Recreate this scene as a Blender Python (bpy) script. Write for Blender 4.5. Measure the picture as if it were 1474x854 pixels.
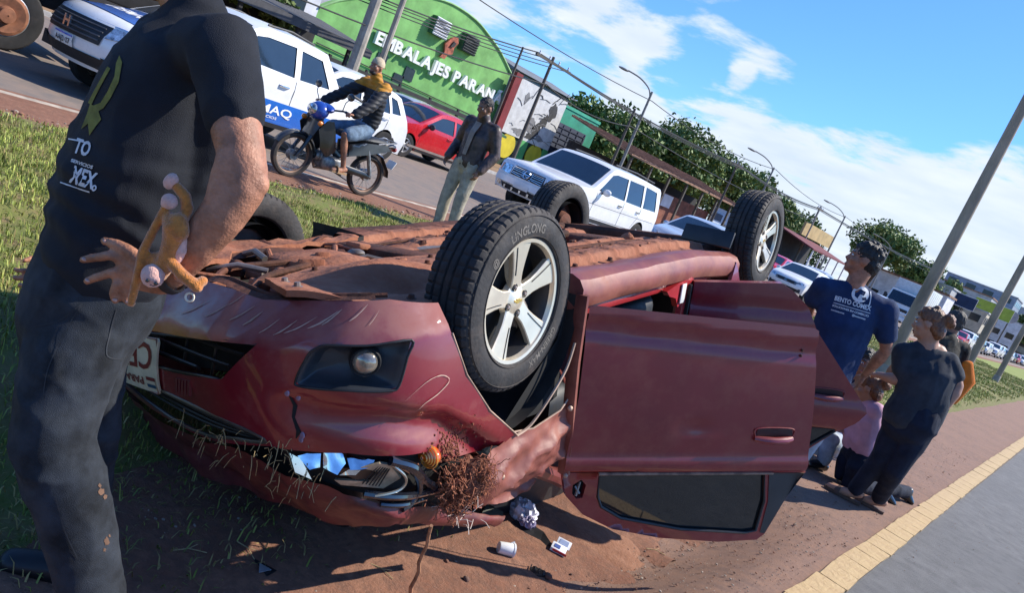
import bpy, bmesh, math, random
import numpy as np
from mathutils import Vector, Matrix, Quaternion, noise as mnoise
from mathutils.geometry import delaunay_2d_cdt
SC = bpy.context.scene
for _o in list(bpy.data.objects):
    bpy.data.objects.remove(_o)
COL = SC.collection
R_ = math.radians
PI = math.pi
random.seed(7)
RNG = np.random.default_rng(11)
# ---------------------------------------------------------------- camera
CAM_F, CAM_PITCH, CAM_ROLL, CAM_H, CAM_YAW = 1100.0, 10.5, 22.7, 1.5, 36.62
def _cam_axes():
    p, r, a = R_(CAM_PITCH), R_(CAM_ROLL), R_(CAM_YAW)
    fw = Vector((-math.sin(a), math.cos(a), 0)); r0 = Vector((math.cos(a), math.sin(a), 0))
    F = fw * math.cos(p) + Vector((0, 0, -math.sin(p))); u0 = fw * math.sin(p) + Vector((0, 0, math.cos(p)))
    return r0 * math.cos(r) + u0 * math.sin(r), -r0 * math.sin(r) + u0 * math.cos(r), F, fw
CR, CU, CF, CFW = _cam_axes()
CPOS = Vector((0, 0, CAM_H))
cam_data = bpy.data.cameras.new('camera'); cam = bpy.data.objects.new('camera', cam_data); COL.objects.link(cam)
cam_data.lens = 36 * CAM_F / 1474; cam_data.sensor_width = 36; cam_data.clip_start = 0.05; cam_data.clip_end = 5000
m = Matrix((CR, CU, -CF)).transposed().to_4x4(); m.translation = CPOS
cam.matrix_world = m
SC.camera = cam
def ray(px, py):
    return CF + CR * ((px - 737) / CAM_F) - CU * ((py - 427) / CAM_F)
def gp(px, py, z=0.0):           # point of the ground plane seen at a photo pixel
    d = ray(px, py); return CPOS + d * ((z - CAM_H) / d.z)
def at(px, py, D):               # point at distance D along the heading
    d = ray(px, py); return CPOS + d * (D / d.dot(CFW))
def atX(px, py, X):
    d = ray(px, py); return CPOS + d * (X / d.x)
# ---------------------------------------------------------------- light
SUN_AZ, SUN_EL = 35.5, 44.0      # azimuth clockwise from the road direction +Y
sd = Vector((math.sin(R_(SUN_AZ)) * math.cos(R_(SUN_EL)), math.cos(R_(SUN_AZ)) * math.cos(R_(SUN_EL)), math.sin(R_(SUN_EL))))
sl = bpy.data.lights.new('sun', 'SUN'); sl.energy = 5.0; sl.angle = R_(0.53); sl.color = (1.0, 0.93, 0.82)
so = bpy.data.objects.new('sun', sl); COL.objects.link(so); so.rotation_euler = sd.to_track_quat('Z', 'Y').to_euler(); so.location = (10, 10, 30)
SC.view_settings.view_transform = 'Standard'; SC.view_settings.look = 'None'; SC.view_settings.exposure = 0.55; SC.view_settings.gamma = 1
SC.render.engine = 'CYCLES'
SC.cycles.max_bounces = 6; SC.cycles.transparent_max_bounces = 12; SC.cycles.use_denoising = True
W = bpy.data.worlds.new('World'); SC.world = W; W.use_nodes = True
def build_sky():
    nt = W.node_tree; N = nt.nodes; L = nt.links; N.clear()
    out = N.new('ShaderNodeOutputWorld'); bg = N.new('ShaderNodeBackground'); bg.inputs[1].default_value = 0.10
    sky = N.new('ShaderNodeTexSky'); sky.sky_type = 'NISHITA'; sky.sun_disc = False
    sky.sun_elevation = R_(SUN_EL); sky.sun_rotation = R_(SUN_AZ); sky.air_density = 1.0; sky.dust_density = 0.6; sky.ozone_density = 2.2; sky.altitude = 300
    tc = N.new('ShaderNodeTexCoord'); sp = N.new('ShaderNodeSeparateXYZ'); L.new(tc.outputs['Generated'], sp.inputs[0])
    def mth(op, a, b=None, c=None, clamp=False):
        n = N.new('ShaderNodeMath'); n.operation = op; n.use_clamp = clamp
        for i, v in enumerate((a, b, c)):
            if v is None: continue
            if hasattr(v, 'links'): L.new(v, n.inputs[i])
            else: n.inputs[i].default_value = v
        return n.outputs[0]
    zz = mth('ADD', mth('MAXIMUM', sp.outputs[2], 0.0), 0.16)
    cx = mth('DIVIDE', sp.outputs[0], zz); cy = mth('DIVIDE', sp.outputs[1], zz)
    cb = N.new('ShaderNodeCombineXYZ'); L.new(cx, cb.inputs[0]); L.new(cy, cb.inputs[1]); L.new(mth('MULTIPLY', sp.outputs[2], 1.2), cb.inputs[2])
    ns = N.new('ShaderNodeTexNoise'); ns.inputs['Scale'].default_value = 2.3; ns.inputs['Detail'].default_value = 10; ns.inputs['Roughness'].default_value = 0.60; ns.inputs['Distortion'].default_value = 0.15
    mp = N.new('ShaderNodeMapping'); mp.inputs['Rotation'].default_value = (0, 0, 0.5); mp.inputs['Scale'].default_value = (1.0, 1.25, 1.0); mp.inputs['Location'].default_value = (3.1, 1.7, 0)
    L.new(cb.outputs[0], mp.inputs[0]); L.new(mp.outputs[0], ns.inputs['Vector'])
    # cloud banks: where the photograph shows them (directions in the sky) plus scattered cloud elsewhere
    tot = None
    for (px, py, rad, amp) in CLOUDS:
        d = ray(px, py).normalized()
        dp = N.new('ShaderNodeVectorMath'); dp.operation = 'DOT_PRODUCT'; L.new(tc.outputs['Generated'], dp.inputs[0]); dp.inputs[1].default_value = d
        mr = N.new('ShaderNodeMapRange'); mr.interpolation_type = 'SMOOTHSTEP'
        mr.inputs['From Min'].default_value = math.cos(R_(rad)); mr.inputs['From Max'].default_value = math.cos(R_(rad * .25)); mr.inputs['To Max'].default_value = amp
        L.new(dp.outputs['Value'], mr.inputs['Value'])
        tot = mr.outputs[0] if tot is None else mth('ADD', tot, mr.outputs[0])
    low = N.new('ShaderNodeMapRange'); low.interpolation_type = 'SMOOTHSTEP'; low.inputs['From Min'].default_value = 0.26; low.inputs['From Max'].default_value = 0.0; low.inputs['To Max'].default_value = 0.09
    L.new(sp.outputs[2], low.inputs['Value'])
    dens = mth('ADD', mth('ADD', ns.outputs['Fac'], tot), low.outputs[0])
    cr = N.new('ShaderNodeMapRange'); cr.interpolation_type = 'SMOOTHSTEP'; cr.inputs['From Min'].default_value = 0.61; cr.inputs['From Max'].default_value = 0.80; cr.inputs['To Max'].default_value = 0.94
    L.new(dens, cr.inputs['Value'])
    n2 = N.new('ShaderNodeTexNoise'); n2.inputs['Scale'].default_value = 3.0; n2.inputs['Detail'].default_value = 6; L.new(mp.outputs[0], n2.inputs['Vector'])
    sh = N.new('ShaderNodeMixRGB'); sh.inputs[1].default_value = (4.2, 5.1, 6.4, 1); sh.inputs[2].default_value = (7.2, 7.5, 8.0, 1); L.new(n2.outputs['Fac'], sh.inputs[0])
    tint = N.new('ShaderNodeMixRGB'); tint.blend_type = 'MULTIPLY'; tint.inputs[0].default_value = 1; tint.inputs[2].default_value = (0.58, 1.0, 1.60, 1)
    L.new(sky.outputs[0], tint.inputs[1])
    mx = N.new('ShaderNodeMixRGB'); L.new(cr.outputs[0], mx.inputs[0]); L.new(tint.outputs[0], mx.inputs[1]); L.new(sh.outputs[0], mx.inputs[2])
    L.new(mx.outputs[0], bg.inputs[0]); L.new(bg.outputs[0], out.inputs[0])
CLOUDS = [(850, 45, 7, .18), (930, 78, 4, .16), (1085, 40, 6, .23), (760, 0, 7, .18), (1330, 270, 13, .21), (1430, 300, 14, .19), (1170, 270, 12, .17), (1040, 190, 7, .10), (905, 165, 3, .22), (1000, 190, 6, .12), (1066, 108, 1.3, .16), (1500, 430, 13, .13), (1260, 80, 12, -.22), (1430, 110, 12, -.26), (770, 105, 6, -.20), (1000, 130, 5, -.16)]
build_sky()
# ---------------------------------------------------------------- materials
MATS = {}
def M(name, col=(.5, .5, .5), rough=.6, metal=0., var=.18, vs=6., col2=None, bump=0., bs=60., coat=0., spec=.5, alpha=1., dust=0., dustcol=(.30, .115, .055), ds=3.5, trans=0., emit=0., up=0., detail=5., stretch=(1, 1, 1), sheen=0., rvar=.12):
    if name in MATS: return MATS[name]
    mt = bpy.data.materials.new(name); mt.use_nodes = True; nt = mt.node_tree; N = nt.nodes; L = nt.links
    b = N['Principled BSDF']; b.inputs['Roughness'].default_value = rough; b.inputs['Metallic'].default_value = metal
    b.inputs['Coat Weight'].default_value = coat; b.inputs['Coat Roughness'].default_value = .06; b.inputs['Specular IOR Level'].default_value = spec
    if sheen: b.inputs['Sheen Weight'].default_value = sheen; b.inputs['Sheen Roughness'].default_value = .5
    if trans: b.inputs['Transmission Weight'].default_value = trans
    if alpha < 1: b.inputs['Alpha'].default_value = alpha
    tc = N.new('ShaderNodeTexCoord'); mp = N.new('ShaderNodeMapping'); mp.inputs['Scale'].default_value = stretch; L.new(tc.outputs['Object'], mp.inputs[0])
    ns = N.new('ShaderNodeTexNoise'); ns.inputs['Scale'].default_value = vs; ns.inputs['Detail'].default_value = detail; ns.inputs['Roughness'].default_value = .62; L.new(mp.outputs[0], ns.inputs['Vector'])
    c2 = col2 if col2 else tuple(max(0, c * (1 - var * 1.6)) for c in col); c1 = tuple(min(1, c * (1 + var * (0 if col2 else .6))) for c in col)
    rp = N.new('ShaderNodeValToRGB'); rp.color_ramp.elements[0].position = .34; rp.color_ramp.elements[1].position = .66
    rp.color_ramp.elements[0].color = (*c2, 1); rp.color_ramp.elements[1].color = (*c1, 1); L.new(ns.outputs['Fac'], rp.inputs[0])
    colout = rp.outputs[0]
    rr = N.new('ShaderNodeMapRange'); rr.inputs['To Min'].default_value = max(.02, rough - rvar * rough * 2); rr.inputs['To Max'].default_value = min(1, rough + rvar * rough * 2)
    n3 = N.new('ShaderNodeTexNoise'); n3.inputs['Scale'].default_value = vs * 2.3; n3.inputs['Detail'].default_value = 4; L.new(mp.outputs[0], n3.inputs['Vector'])
    L.new(n3.outputs['Fac'], rr.inputs['Value']); rout = rr.outputs[0]
    if dust > 0:
        n2 = N.new('ShaderNodeTexNoise'); n2.inputs['Scale'].default_value = ds; n2.inputs['Detail'].default_value = 9; n2.inputs['Roughness'].default_value = .7; L.new(tc.outputs['Object'], n2.inputs['Vector'])
        mr = N.new('ShaderNodeMapRange'); mr.inputs['From Min'].default_value = .75 - dust * .6; mr.inputs['From Max'].default_value = 1.0 - dust * .55; mr.inputs['To Max'].default_value = min(1, dust * 1.3)
        L.new(n2.outputs['Fac'], mr.inputs['Value'])
        dm = mr.outputs[0]
        if up:                   # dust that has settled on the faces turned upward
            ge = N.new('ShaderNodeNewGeometry'); sx = N.new('ShaderNodeSeparateXYZ'); L.new(ge.outputs['Normal'], sx.inputs[0])
            u1 = N.new('ShaderNodeMapRange'); u1.inputs['From Min'].default_value = .12; u1.inputs['From Max'].default_value = .85; u1.inputs['To Max'].default_value = up; L.new(sx.outputs[2], u1.inputs['Value'])
            u3 = N.new('ShaderNodeMapRange'); u3.inputs['From Min'].default_value = .30; u3.inputs['From Max'].default_value = .62; u3.inputs['To Min'].default_value = .35; L.new(n2.outputs['Fac'], u3.inputs['Value'])
            u2 = N.new('ShaderNodeMath'); u2.operation = 'MULTIPLY'; L.new(u1.outputs[0], u2.inputs[0]); L.new(u3.outputs[0], u2.inputs[1])
            u4 = N.new('ShaderNodeMath'); u4.operation = 'MAXIMUM'; L.new(u2.outputs[0], u4.inputs[0]); L.new(mr.outputs[0], u4.inputs[1]); dm = u4.outputs[0]
        mx = N.new('ShaderNodeMixRGB'); L.new(dm, mx.inputs[0]); L.new(colout, mx.inputs[1]); mx.inputs[2].default_value = (*dustcol, 1); colout = mx.outputs[0]
        m2 = N.new('ShaderNodeMath'); m2.operation = 'MAXIMUM'; m3 = N.new('ShaderNodeMath'); m3.operation = 'MULTIPLY'; m3.inputs[1].default_value = .85
        L.new(dm, m3.inputs[0]); L.new(m3.outputs[0], m2.inputs[0]); L.new(rout, m2.inputs[1]); rout = m2.outputs[0]
        if coat:
            m4 = N.new('ShaderNodeMapRange'); m4.inputs['To Min'].default_value = coat; m4.inputs['To Max'].default_value = 0; L.new(dm, m4.inputs['Value']); L.new(m4.outputs[0], b.inputs['Coat Weight'])
    L.new(colout, b.inputs['Base Color']); L.new(rout, b.inputs['Roughness'])
    if bump:
        nb = N.new('ShaderNodeTexNoise'); nb.inputs['Scale'].default_value = bs; nb.inputs['Detail'].default_value = 5; L.new(mp.outputs[0], nb.inputs['Vector'])
        bp = N.new('ShaderNodeBump'); bp.inputs['Strength'].default_value = bump; bp.inputs['Distance'].default_value = .02; L.new(nb.outputs['Fac'], bp.inputs['Height']); L.new(bp.outputs[0], b.inputs['Normal'])
    if emit: b.inputs['Emission Color'].default_value = (*col, 1); b.inputs['Emission Strength'].default_value = emit
    MATS[name] = mt; return mt
def lin(r, g, b):                # sRGB 0-255 to linear
    f = lambda c: (c / 255 / 12.92) if c / 255 <= .04045 else ((c / 255 + .055) / 1.055) ** 2.4
    return (f(r), f(g), f(b))
# ---------------------------------------------------------------- mesh building
class MB:
    def __init__(s): s.v = []; s.f = []; s.m = []
    def add(s, vf, mi=0):
        o = len(s.v); v, f = vf; s.v += [tuple(x) for x in v]; s.f += [tuple(i + o for i in q) for q in f]; s.m += [mi] * len(f); return s
    def obj(s, name, mats, parent=None, ang=35, xf=None, flip=False):
        me = bpy.data.meshes.new(name); vs = s.v if xf is None else [xf(p) for p in s.v]
        me.from_pydata([tuple(p) for p in vs], [], [q[::-1] for q in s.f] if flip else s.f)
        mats = mats if isinstance(mats, (list, tuple)) else [mats]
        for mm in mats: me.materials.append(mm)
        if len(mats) > 1: me.polygons.foreach_set('material_index', s.m)
        me.validate(); shade(me, ang)
        return link(name, me, parent)
def shade(me, ang=35):
    if ang is None: return
    me.polygons.foreach_set('use_smooth', [True] * len(me.polygons))
    if ang < 180:
        try: me.set_sharp_from_angle(angle=R_(ang))
        except Exception: pass
    me.update()
def link(name, me, parent=None):
    o = bpy.data.objects.new(name, me); COL.objects.link(o)
    if parent is not None: o.parent = parent
    return o
def tag(o, label=None, cat=None, group=None, kind=None):
    if label: o['label'] = label
    if cat: o['category'] = cat
    if group: o['group'] = group
    if kind: o['kind'] = kind
    return o
def thing(name, label, cat, loc=(0, 0, 0), rz=0., group=None, mat=None):
    o = bpy.data.objects.new(name, None); COL.objects.link(o); o.empty_display_size = .1
    if mat is not None: o.matrix_world = mat
    else: o.location = loc; o.rotation_euler = (0, 0, rz)
    return tag(o, label, cat, group)
def world_to(root):              # transform taking world points to a root's local space
    mi = root.matrix_basis.inverted(); return lambda p: mi @ Vector(p)
def copytree(o, loc=None, rz=None, label=None, parent=None):
    c = o.copy(); COL.objects.link(c)
    if parent is not None: c.parent = parent
    for ch in KIDS.get(o.name, None) or [x for x in o.children]: copytree(ch, parent=c)
    if loc is not None: c.location = loc
    if rz is not None: c.rotation_euler = (0, 0, rz)
    if label: c['label'] = label
    return c
KIDS = {}
def box(c, s, rot=None, taper=1.):
    v = []
    for z in (-1, 1):
        t = taper if z > 0 else 1
        for x, y in ((-1, -1), (1, -1), (1, 1), (-1, 1)):
            p = Vector((x * s[0] / 2 * t, y * s[1] / 2 * t, z * s[2] / 2))
            if rot is not None: p = rot @ p
            v.append(p + Vector(c))
    return v, [(3, 2, 1, 0), (4, 5, 6, 7), (0, 1, 5, 4), (1, 2, 6, 5), (2, 3, 7, 6), (3, 0, 4, 7)]
def rbox(c, s, r=.02, rot=None, seg=2):
    bm = bmesh.new(); bmesh.ops.create_cube(bm, size=1)
    for q in bm.verts: q.co = Vector((q.co.x * s[0], q.co.y * s[1], q.co.z * s[2]))
    bmesh.ops.bevel(bm, geom=bm.edges[:], offset=min(r, min(s) * .49), segments=seg, profile=.5, affect='EDGES')
    bm.verts.ensure_lookup_table(); v = [(rot @ q.co if rot is not None else q.co) + Vector(c) for q in bm.verts]
    f = [tuple(x.index for x in q.verts) for q in bm.faces]; bm.free(); return v, f
def frames(pts, lat=None):
    pts = [Vector(p) for p in pts]; out = []; prev = None
    for i, p in enumerate(pts):
        a = pts[max(0, i - 1)]; b = pts[min(len(pts) - 1, i + 1)]; t = (b - a)
        t = t.normalized() if t.length > 1e-9 else Vector((0, 0, 1))
        if lat is not None: x = Vector(lat) - t * Vector(lat).dot(t)
        elif prev is None:
            x = t.orthogonal()
        else: x = prev - t * prev.dot(t)
        if x.length < 1e-6: x = t.orthogonal()
        x.normalize(); prev = x; out.append((p, t, x, t.cross(x)))
    return out
def tube(pts, rad, n=8, lat=None, caps=True, ry=None, closed=False):
    fr = frames(pts, lat); v = []; f = []; k = len(fr)
    for i, (p, t, x, y) in enumerate(fr):
        r = rad[i] if isinstance(rad, list) else rad
        r2 = (r[1] if isinstance(r, (list, tuple)) else r) if ry is None else ry
        r1 = r[0] if isinstance(r, (list, tuple)) else r
        for j in range(n):
            a = 2 * PI * j / n; v.append(p + x * (r1 * math.cos(a)) + y * (r2 * math.sin(a)))
    for i in range(k - 1 + (1 if closed else 0)):
        i2 = (i + 1) % k
        for j in range(n):
            j2 = (j + 1) % n; f.append((i * n + j, i * n + j2, i2 * n + j2, i2 * n + j))
    if caps and not closed: f.append(tuple(range(n))[::-1]); f.append(tuple((k - 1) * n + j for j in range(n)))
    return v, f
def capsule(pts, rad, n=12, lat=None):
    """closed tube with rounded ends; radii scalar or (lateral, other)"""
    pts = [Vector(p) for p in pts]; rr = [(r if isinstance(r, (list, tuple)) else (r, r)) for r in rad]
    def ends(p, t, r, sgn):
        o = []; m_ = min(r)
        for a in (80, 55, 28): o.append((p + t * (sgn * m_ * math.sin(R_(a))), (max(.0008, r[0] * math.cos(R_(a))), max(.0008, r[1] * math.cos(R_(a))))))
        return o
    t0 = (pts[1] - pts[0]).normalized(); t1 = (pts[-1] - pts[-2]).normalized()
    P = ends(pts[0], t0, rr[0], -1) + list(zip(pts, rr)) + ends(pts[-1], t1, rr[-1], 1)[::-1]
    return tube([p for p, _ in P], [r for _, r in P], n, lat)
def ellipsoid(c, r, rot=None, n=14, k=9):
    v = []; f = []; c = Vector(c); r = (r, r, r) if not isinstance(r, (list, tuple, Vector)) else r
    v.append((0, 0, -1))
    for i in range(1, k):
        th = PI * i / k - PI / 2
        for j in range(n): a = 2 * PI * j / n; v.append((math.cos(th) * math.cos(a), math.cos(th) * math.sin(a), math.sin(th)))
    v.append((0, 0, 1)); L_ = len(v) - 1
    for j in range(n): f.append((0, 1 + (j + 1) % n, 1 + j)); f.append((L_, 1 + (k - 2) * n + j, 1 + (k - 2) * n + (j + 1) % n))
    for i in range(k - 2):
        for j in range(n): a = 1 + i * n + j; b = 1 + i * n + (j + 1) % n; f.append((a, b, b + n, a + n))
    o = []
    for p in v:
        q = Vector((p[0] * r[0], p[1] * r[1], p[2] * r[2])); o.append((rot @ q if rot is not None else q) + c)
    return o, f
def lathe(prof, n=32, axis='y', c=(0, 0, 0), a0=0, a1=2 * PI):
    """prof: (radius, offset along axis)"""
    v = []; f = []; full = abs(a1 - a0 - 2 * PI) < 1e-6; m_ = n if full else n + 1; c = Vector(c)
    for (r, h) in prof:
        for j in range(m_):
            a = a0 + (a1 - a0) * j / n; p, q = r * math.cos(a), r * math.sin(a)
            v.append(c + Vector((p, h, q) if axis == 'y' else (p, q, h) if axis == 'z' else (h, p, q)))
    for i in range(len(prof) - 1):
        for j in range(n):
            j2 = (j + 1) % m_; f.append((i * m_ + j, i * m_ + j2, (i + 1) * m_ + j2, (i + 1) * m_ + j))
    return v, f
def prism(poly, fn, d):
    """poly: 2D outline; fn(u, v, w) -> 3D; extruded from w=0 to w=d"""
    n = len(poly); v = [fn(u, w, 0) for u, w in poly] + [fn(u, w, d) for u, w in poly]
    f = [tuple(range(n))[::-1], tuple(range(n, 2 * n))] + [(i, (i + 1) % n, n + (i + 1) % n, n + i) for i in range(n)]
    return v, f
def inpoly(x, y, poly):
    c = False; n = len(poly); j = n - 1
    for i in range(n):
        xi, yi = poly[i]; xj, yj = poly[j]
        if (yi > y) != (yj > y) and x < (xj - xi) * (y - yi) / (yj - yi) + xi: c = not c
        j = i
    return c
def densify(poly, s, closed=True):
    o = []; n = len(poly)
    for i in range(n if closed else n - 1):
        a = poly[i]; b = poly[(i + 1) % n]; k = max(1, int(math.hypot(b[0] - a[0], b[1] - a[1]) / s + .5))
        for t in range(k): o.append((a[0] + (b[0] - a[0]) * t / k, a[1] + (b[1] - a[1]) * t / k))
    if not closed: o.append(tuple(poly[-1]))
    return o
def panel(poly, fn, holes=(), s=.05, thick=0., inn=None):
    """constrained triangulation of an outline with holes, mapped by fn(u, v) -> 3D. thick: rim depth along inn"""
    loops = [densify(poly, s)] + [densify(h, s) for h in holes]; P = []; E = []
    for lp in loops:
        o = len(P); P += lp; E += [(o + i, o + (i + 1) % len(lp)) for i in range(len(lp))]
    nb = len(P); xs = [p[0] for p in poly]; ys = [p[1] for p in poly]
    row = 0; y = min(ys) + s * .5
    while y < max(ys):
        x = min(xs) + s * (.25 if row % 2 else .75)
        while x < max(xs):
            if inpoly(x, y, poly) and not any(inpoly(x, y, h) for h in holes):
                if min((x - q[0]) ** 2 + (y - q[1]) ** 2 for q in P[:nb]) > (s * .45) ** 2: P.append((x, y))
            x += s
        y += s * .87; row += 1
    r = delaunay_2d_cdt([Vector(p) for p in P], E, [], 0, 1e-6); V = r[0]; F = []
    for t in r[2]:
        cx = sum(V[i].x for i in t) / len(t); cy = sum(V[i].y for i in t) / len(t)
        if inpoly(cx, cy, poly) and not any(inpoly(cx, cy, h) for h in holes): F.append(tuple(t))
    v3 = [Vector(fn(q.x, q.y)) for q in V]
    if thick:
        # outer/hole rims as folded edges
        key = {(round(q.x, 5), round(q.y, 5)): i for i, q in enumerate(V)}; inn = Vector(inn)
        for li, lp in enumerate(loops):
            ids = [key.get((round(p[0], 5), round(p[1], 5))) for p in lp]
            if None in ids: continue
            o = len(v3); v3 += [v3[i] + inn * thick for i in ids]; n = len(ids)
            for i in range(n): F.append((ids[i], ids[(i + 1) % n], o + (i + 1) % n, o + i))
    return v3, F
def grid(nu, nv, fn, cu=False):
    v = [fn(i / (nu if cu else nu - 1), j / (nv - 1)) for j in range(nv) for i in range(nu)]; f = []
    for j in range(nv - 1):
        for i in range(nu if cu else nu - 1):
            i2 = (i + 1) % nu; f.append((j * nu + i, j * nu + i2, (j + 1) * nu + i2, (j + 1) * nu + i))
    return v, f
def smooth_curve(pts, n=6, closed=False):
    """Catmull-Rom through 2D/3D points"""
    P = [Vector(p) for p in pts]; k = len(P); out = []
    for i in range(k if closed else k - 1):
        p0 = P[(i - 1) % k] if closed or i > 0 else P[0]; p1 = P[i]; p2 = P[(i + 1) % k]; p3 = P[(i + 2) % k] if closed or i + 2 < k else P[-1]
        for t in range(n):
            t /= n; out.append(.5 * ((2 * p1) + (p2 - p0) * t + (2 * p0 - 5 * p1 + 4 * p2 - p3) * t * t + (3 * p1 - p0 - 3 * p2 + p3) * t ** 3))
    if not closed: out.append(P[-1])
    return out
def text_mesh(body, size, depth=.01, bold=0.):
    cu = bpy.data.curves.new('t', 'FONT'); cu.body = body; cu.size = size; cu.extrude = depth; cu.offset = bold; cu.resolution_u = 3
    o = bpy.data.objects.new('t', cu); COL.objects.link(o); dg = bpy.context.evaluated_depsgraph_get(); me = bpy.data.meshes.new_from_object(o.evaluated_get(dg))
    v = [tuple(q.co) for q in me.vertices]; f = [tuple(p.vertices) for p in me.polygons]
    bpy.data.objects.remove(o); bpy.data.curves.remove(cu); bpy.data.meshes.remove(me); return v, f
def text_w(v): return max(p[0] for p in v) - min(p[0] for p in v)
def fb(p, s=1., o=4): return mnoise.fractal(Vector(p) * s, 1.0, 2.0, o)
def itp(x, xs, ys):
    if x <= xs[0]: return ys[0]
    if x >= xs[-1]: return ys[-1]
    lo = 0; hi = len(xs) - 1
    while hi - lo > 1:
        m_ = (lo + hi) // 2
        if xs[m_] <= x: lo = m_
        else: hi = m_
    return ys[lo] + (ys[hi] - ys[lo]) * (x - xs[lo]) / (xs[hi] - xs[lo])
def sst(a, b, x):
    t = max(0., min(1., (x - a) / (b - a))); return t * t * (3 - 2 * t)
# ================================================================ GROUND, ROADS, GRASS
def struct(nm, mb, mat, ang=35): o = mb.obj(nm, mat, None, ang); o['kind'] = 'structure'; return o
def gmat(name, cols, scales, rough=.95, bump=.4, bs=40, speck=None, spec=.3):
    mt = bpy.data.materials.new(name); mt.use_nodes = True; nt = mt.node_tree; N = nt.nodes; L = nt.links; b = N['Principled BSDF']; b.inputs['Specular IOR Level'].default_value = spec
    b.inputs['Roughness'].default_value = rough; tc = N.new('ShaderNodeTexCoord'); cur = None
    for i, (c, s) in enumerate(zip(cols[1:], scales)):
        n = N.new('ShaderNodeTexNoise'); n.inputs['Scale'].default_value = s; n.inputs['Detail'].default_value = 7; n.inputs['Roughness'].default_value = .65; L.new(tc.outputs['Object'], n.inputs['Vector'])
        r = N.new('ShaderNodeMapRange'); r.inputs['From Min'].default_value = .40; r.inputs['From Max'].default_value = .64; L.new(n.outputs['Fac'], r.inputs['Value'])
        m_ = N.new('ShaderNodeMixRGB'); L.new(r.outputs[0], m_.inputs[0]); m_.inputs[2].default_value = (*c, 1)
        if cur is None: m_.inputs[1].default_value = (*cols[0], 1)
        else: L.new(cur, m_.inputs[1])
        cur = m_.outputs[0]
    if speck:
        v = N.new('ShaderNodeTexVoronoi'); v.inputs['Scale'].default_value = speck[1]; L.new(tc.outputs['Object'], v.inputs['Vector'])
        w = N.new('ShaderNodeMapRange'); w.inputs['From Min'].default_value = speck[2]; w.inputs['From Max'].default_value = speck[2] * .6; L.new(v.outputs['Distance'], w.inputs['Value'])
        m_ = N.new('ShaderNodeMixRGB'); L.new(w.outputs[0], m_.inputs[0]); L.new(cur, m_.inputs[1]); m_.inputs[2].default_value = (*speck[0], 1); cur = m_.outputs[0]
    L.new(cur, b.inputs['Base Color'])
    n = N.new('ShaderNodeTexNoise'); n.inputs['Scale'].default_value = bs; n.inputs['Detail'].default_value = 8; n.inputs['Roughness'].default_value = .7; L.new(tc.outputs['Object'], n.inputs['Vector'])
    bp = N.new('ShaderNodeBump'); bp.inputs['Strength'].default_value = bump; bp.inputs['Distance'].default_value = .02; L.new(n.outputs['Fac'], bp.inputs['Height']); L.new(bp.outputs[0], b.inputs['Normal'])
    return mt
G_EARTH = gmat('earth_dry', [(.26, .15, .085), (.17, .15, .06), (.30, .19, .12)], [.5, 2.0], bs=6)
G_DIRT = gmat('dirt_red_shoulder', [(.240, .112, .070), (.175, .075, .046), (.285, .145, .092), (.17, .088, .06)], [1.1, 5.0, 26.], bump=.55, bs=60, speck=((.36, .26, .20), 70, .10))
G_SHO = gmat('shoulder_dusty_asphalt', [(.235, .145, .108), (.18, .115, .090), (.27, .160, .11)], [1.5, 14.], bump=.5, bs=140, speck=((.34, .27, .22), 160, .16))
G_ROAD = gmat('road_asphalt', [(.165, .162, .156), (.195, .190, .182), (.135, .132, .128)], [.8, 9.], rough=.85, bump=.7, bs=160, speck=((.07, .07, .07), 120, .16))
G_ROAD2 = gmat('road_asphalt_dusty', [(.185, .155, .135), (.15, .13, .118), (.23, .175, .14)], [.35, 3.], rough=.85, bump=.3, bs=120, speck=((.27, .24, .21), 120, .14))
G_VERGE = gmat('verge_soil', [(.150, .165, .045), (.115, .145, .030), (.20, .145, .07)], [1.3, 7.], bs=30, bump=.6)
G_FARG = gmat('verge_grass_far', [(.20, .25, .05), (.15, .20, .035), (.25, .26, .08)], [.4, 2.2], bs=10, bump=.8)
def sheet(nm, x0, x1, y0, y1, z, mat, nx=2, ny=2, edge=0, hz=None):
    def fn(u, w):
        x = x0 + (x1 - x0) * u; y = y0 + (y1 - y0) * w; zz = z + (hz(x, y) if hz else 0)
        if edge and u in (0., 1.): x += edge * fb((x * 3, y * 1.3, 5.)) + edge * .4 * fb((x * 9, y * 6, 1.))
        return (x, y, zz)
    return struct(nm, MB().add(grid(nx, ny, fn)), mat, 60)
def drop(x, y):                  # shallow gutter beside the shoulder where the car lies
    return -.20 * sst(-.76, -1.30, x) * sst(-3.3, -2.4, x) * sst(5.8, 4.0, y)
def gpd(px, py, dz=0.):          # ground point seen at a photo pixel, gutter included
    p = gp(px, py)
    for _ in range(8): p = gp(px, py, drop(p.x, p.y))
    p.z += dz; return p
sheet('ground', -900, 900, -60, 1900, -.45, G_EARTH)
struct('roadside_bank', MB().add(grid(2, 2, lambda u, w: (7.5 + 300 * u, -60 + 1000 * w, -.02 - .3 * u))), G_EARTH)
struct('far_bank', MB().add(grid(2, 2, lambda u, w: (-59 - 400 * u, -60 + 1960 * w, .10 - .3 * u))), G_EARTH)
sheet('near_road', -.56, 7.5, -20, 900, .0, G_ROAD)
sheet('road_shoulder', -2.2, -.56, -8, 12, .004, G_SHO, 34, 160, 0, drop)
sheet('road_shoulder', -2.2, -.56, 12, 900, .004, G_SHO)
sheet('far_road', -21.8, -9.25, -30, 900, .0, G_ROAD2)
sheet('far_shoulder', -9.25, -7.6, -30, 900, .004, G_DIRT)
sheet('far_pavement', -60, -21.8, -30, 900, .10, G_EARTH)
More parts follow.
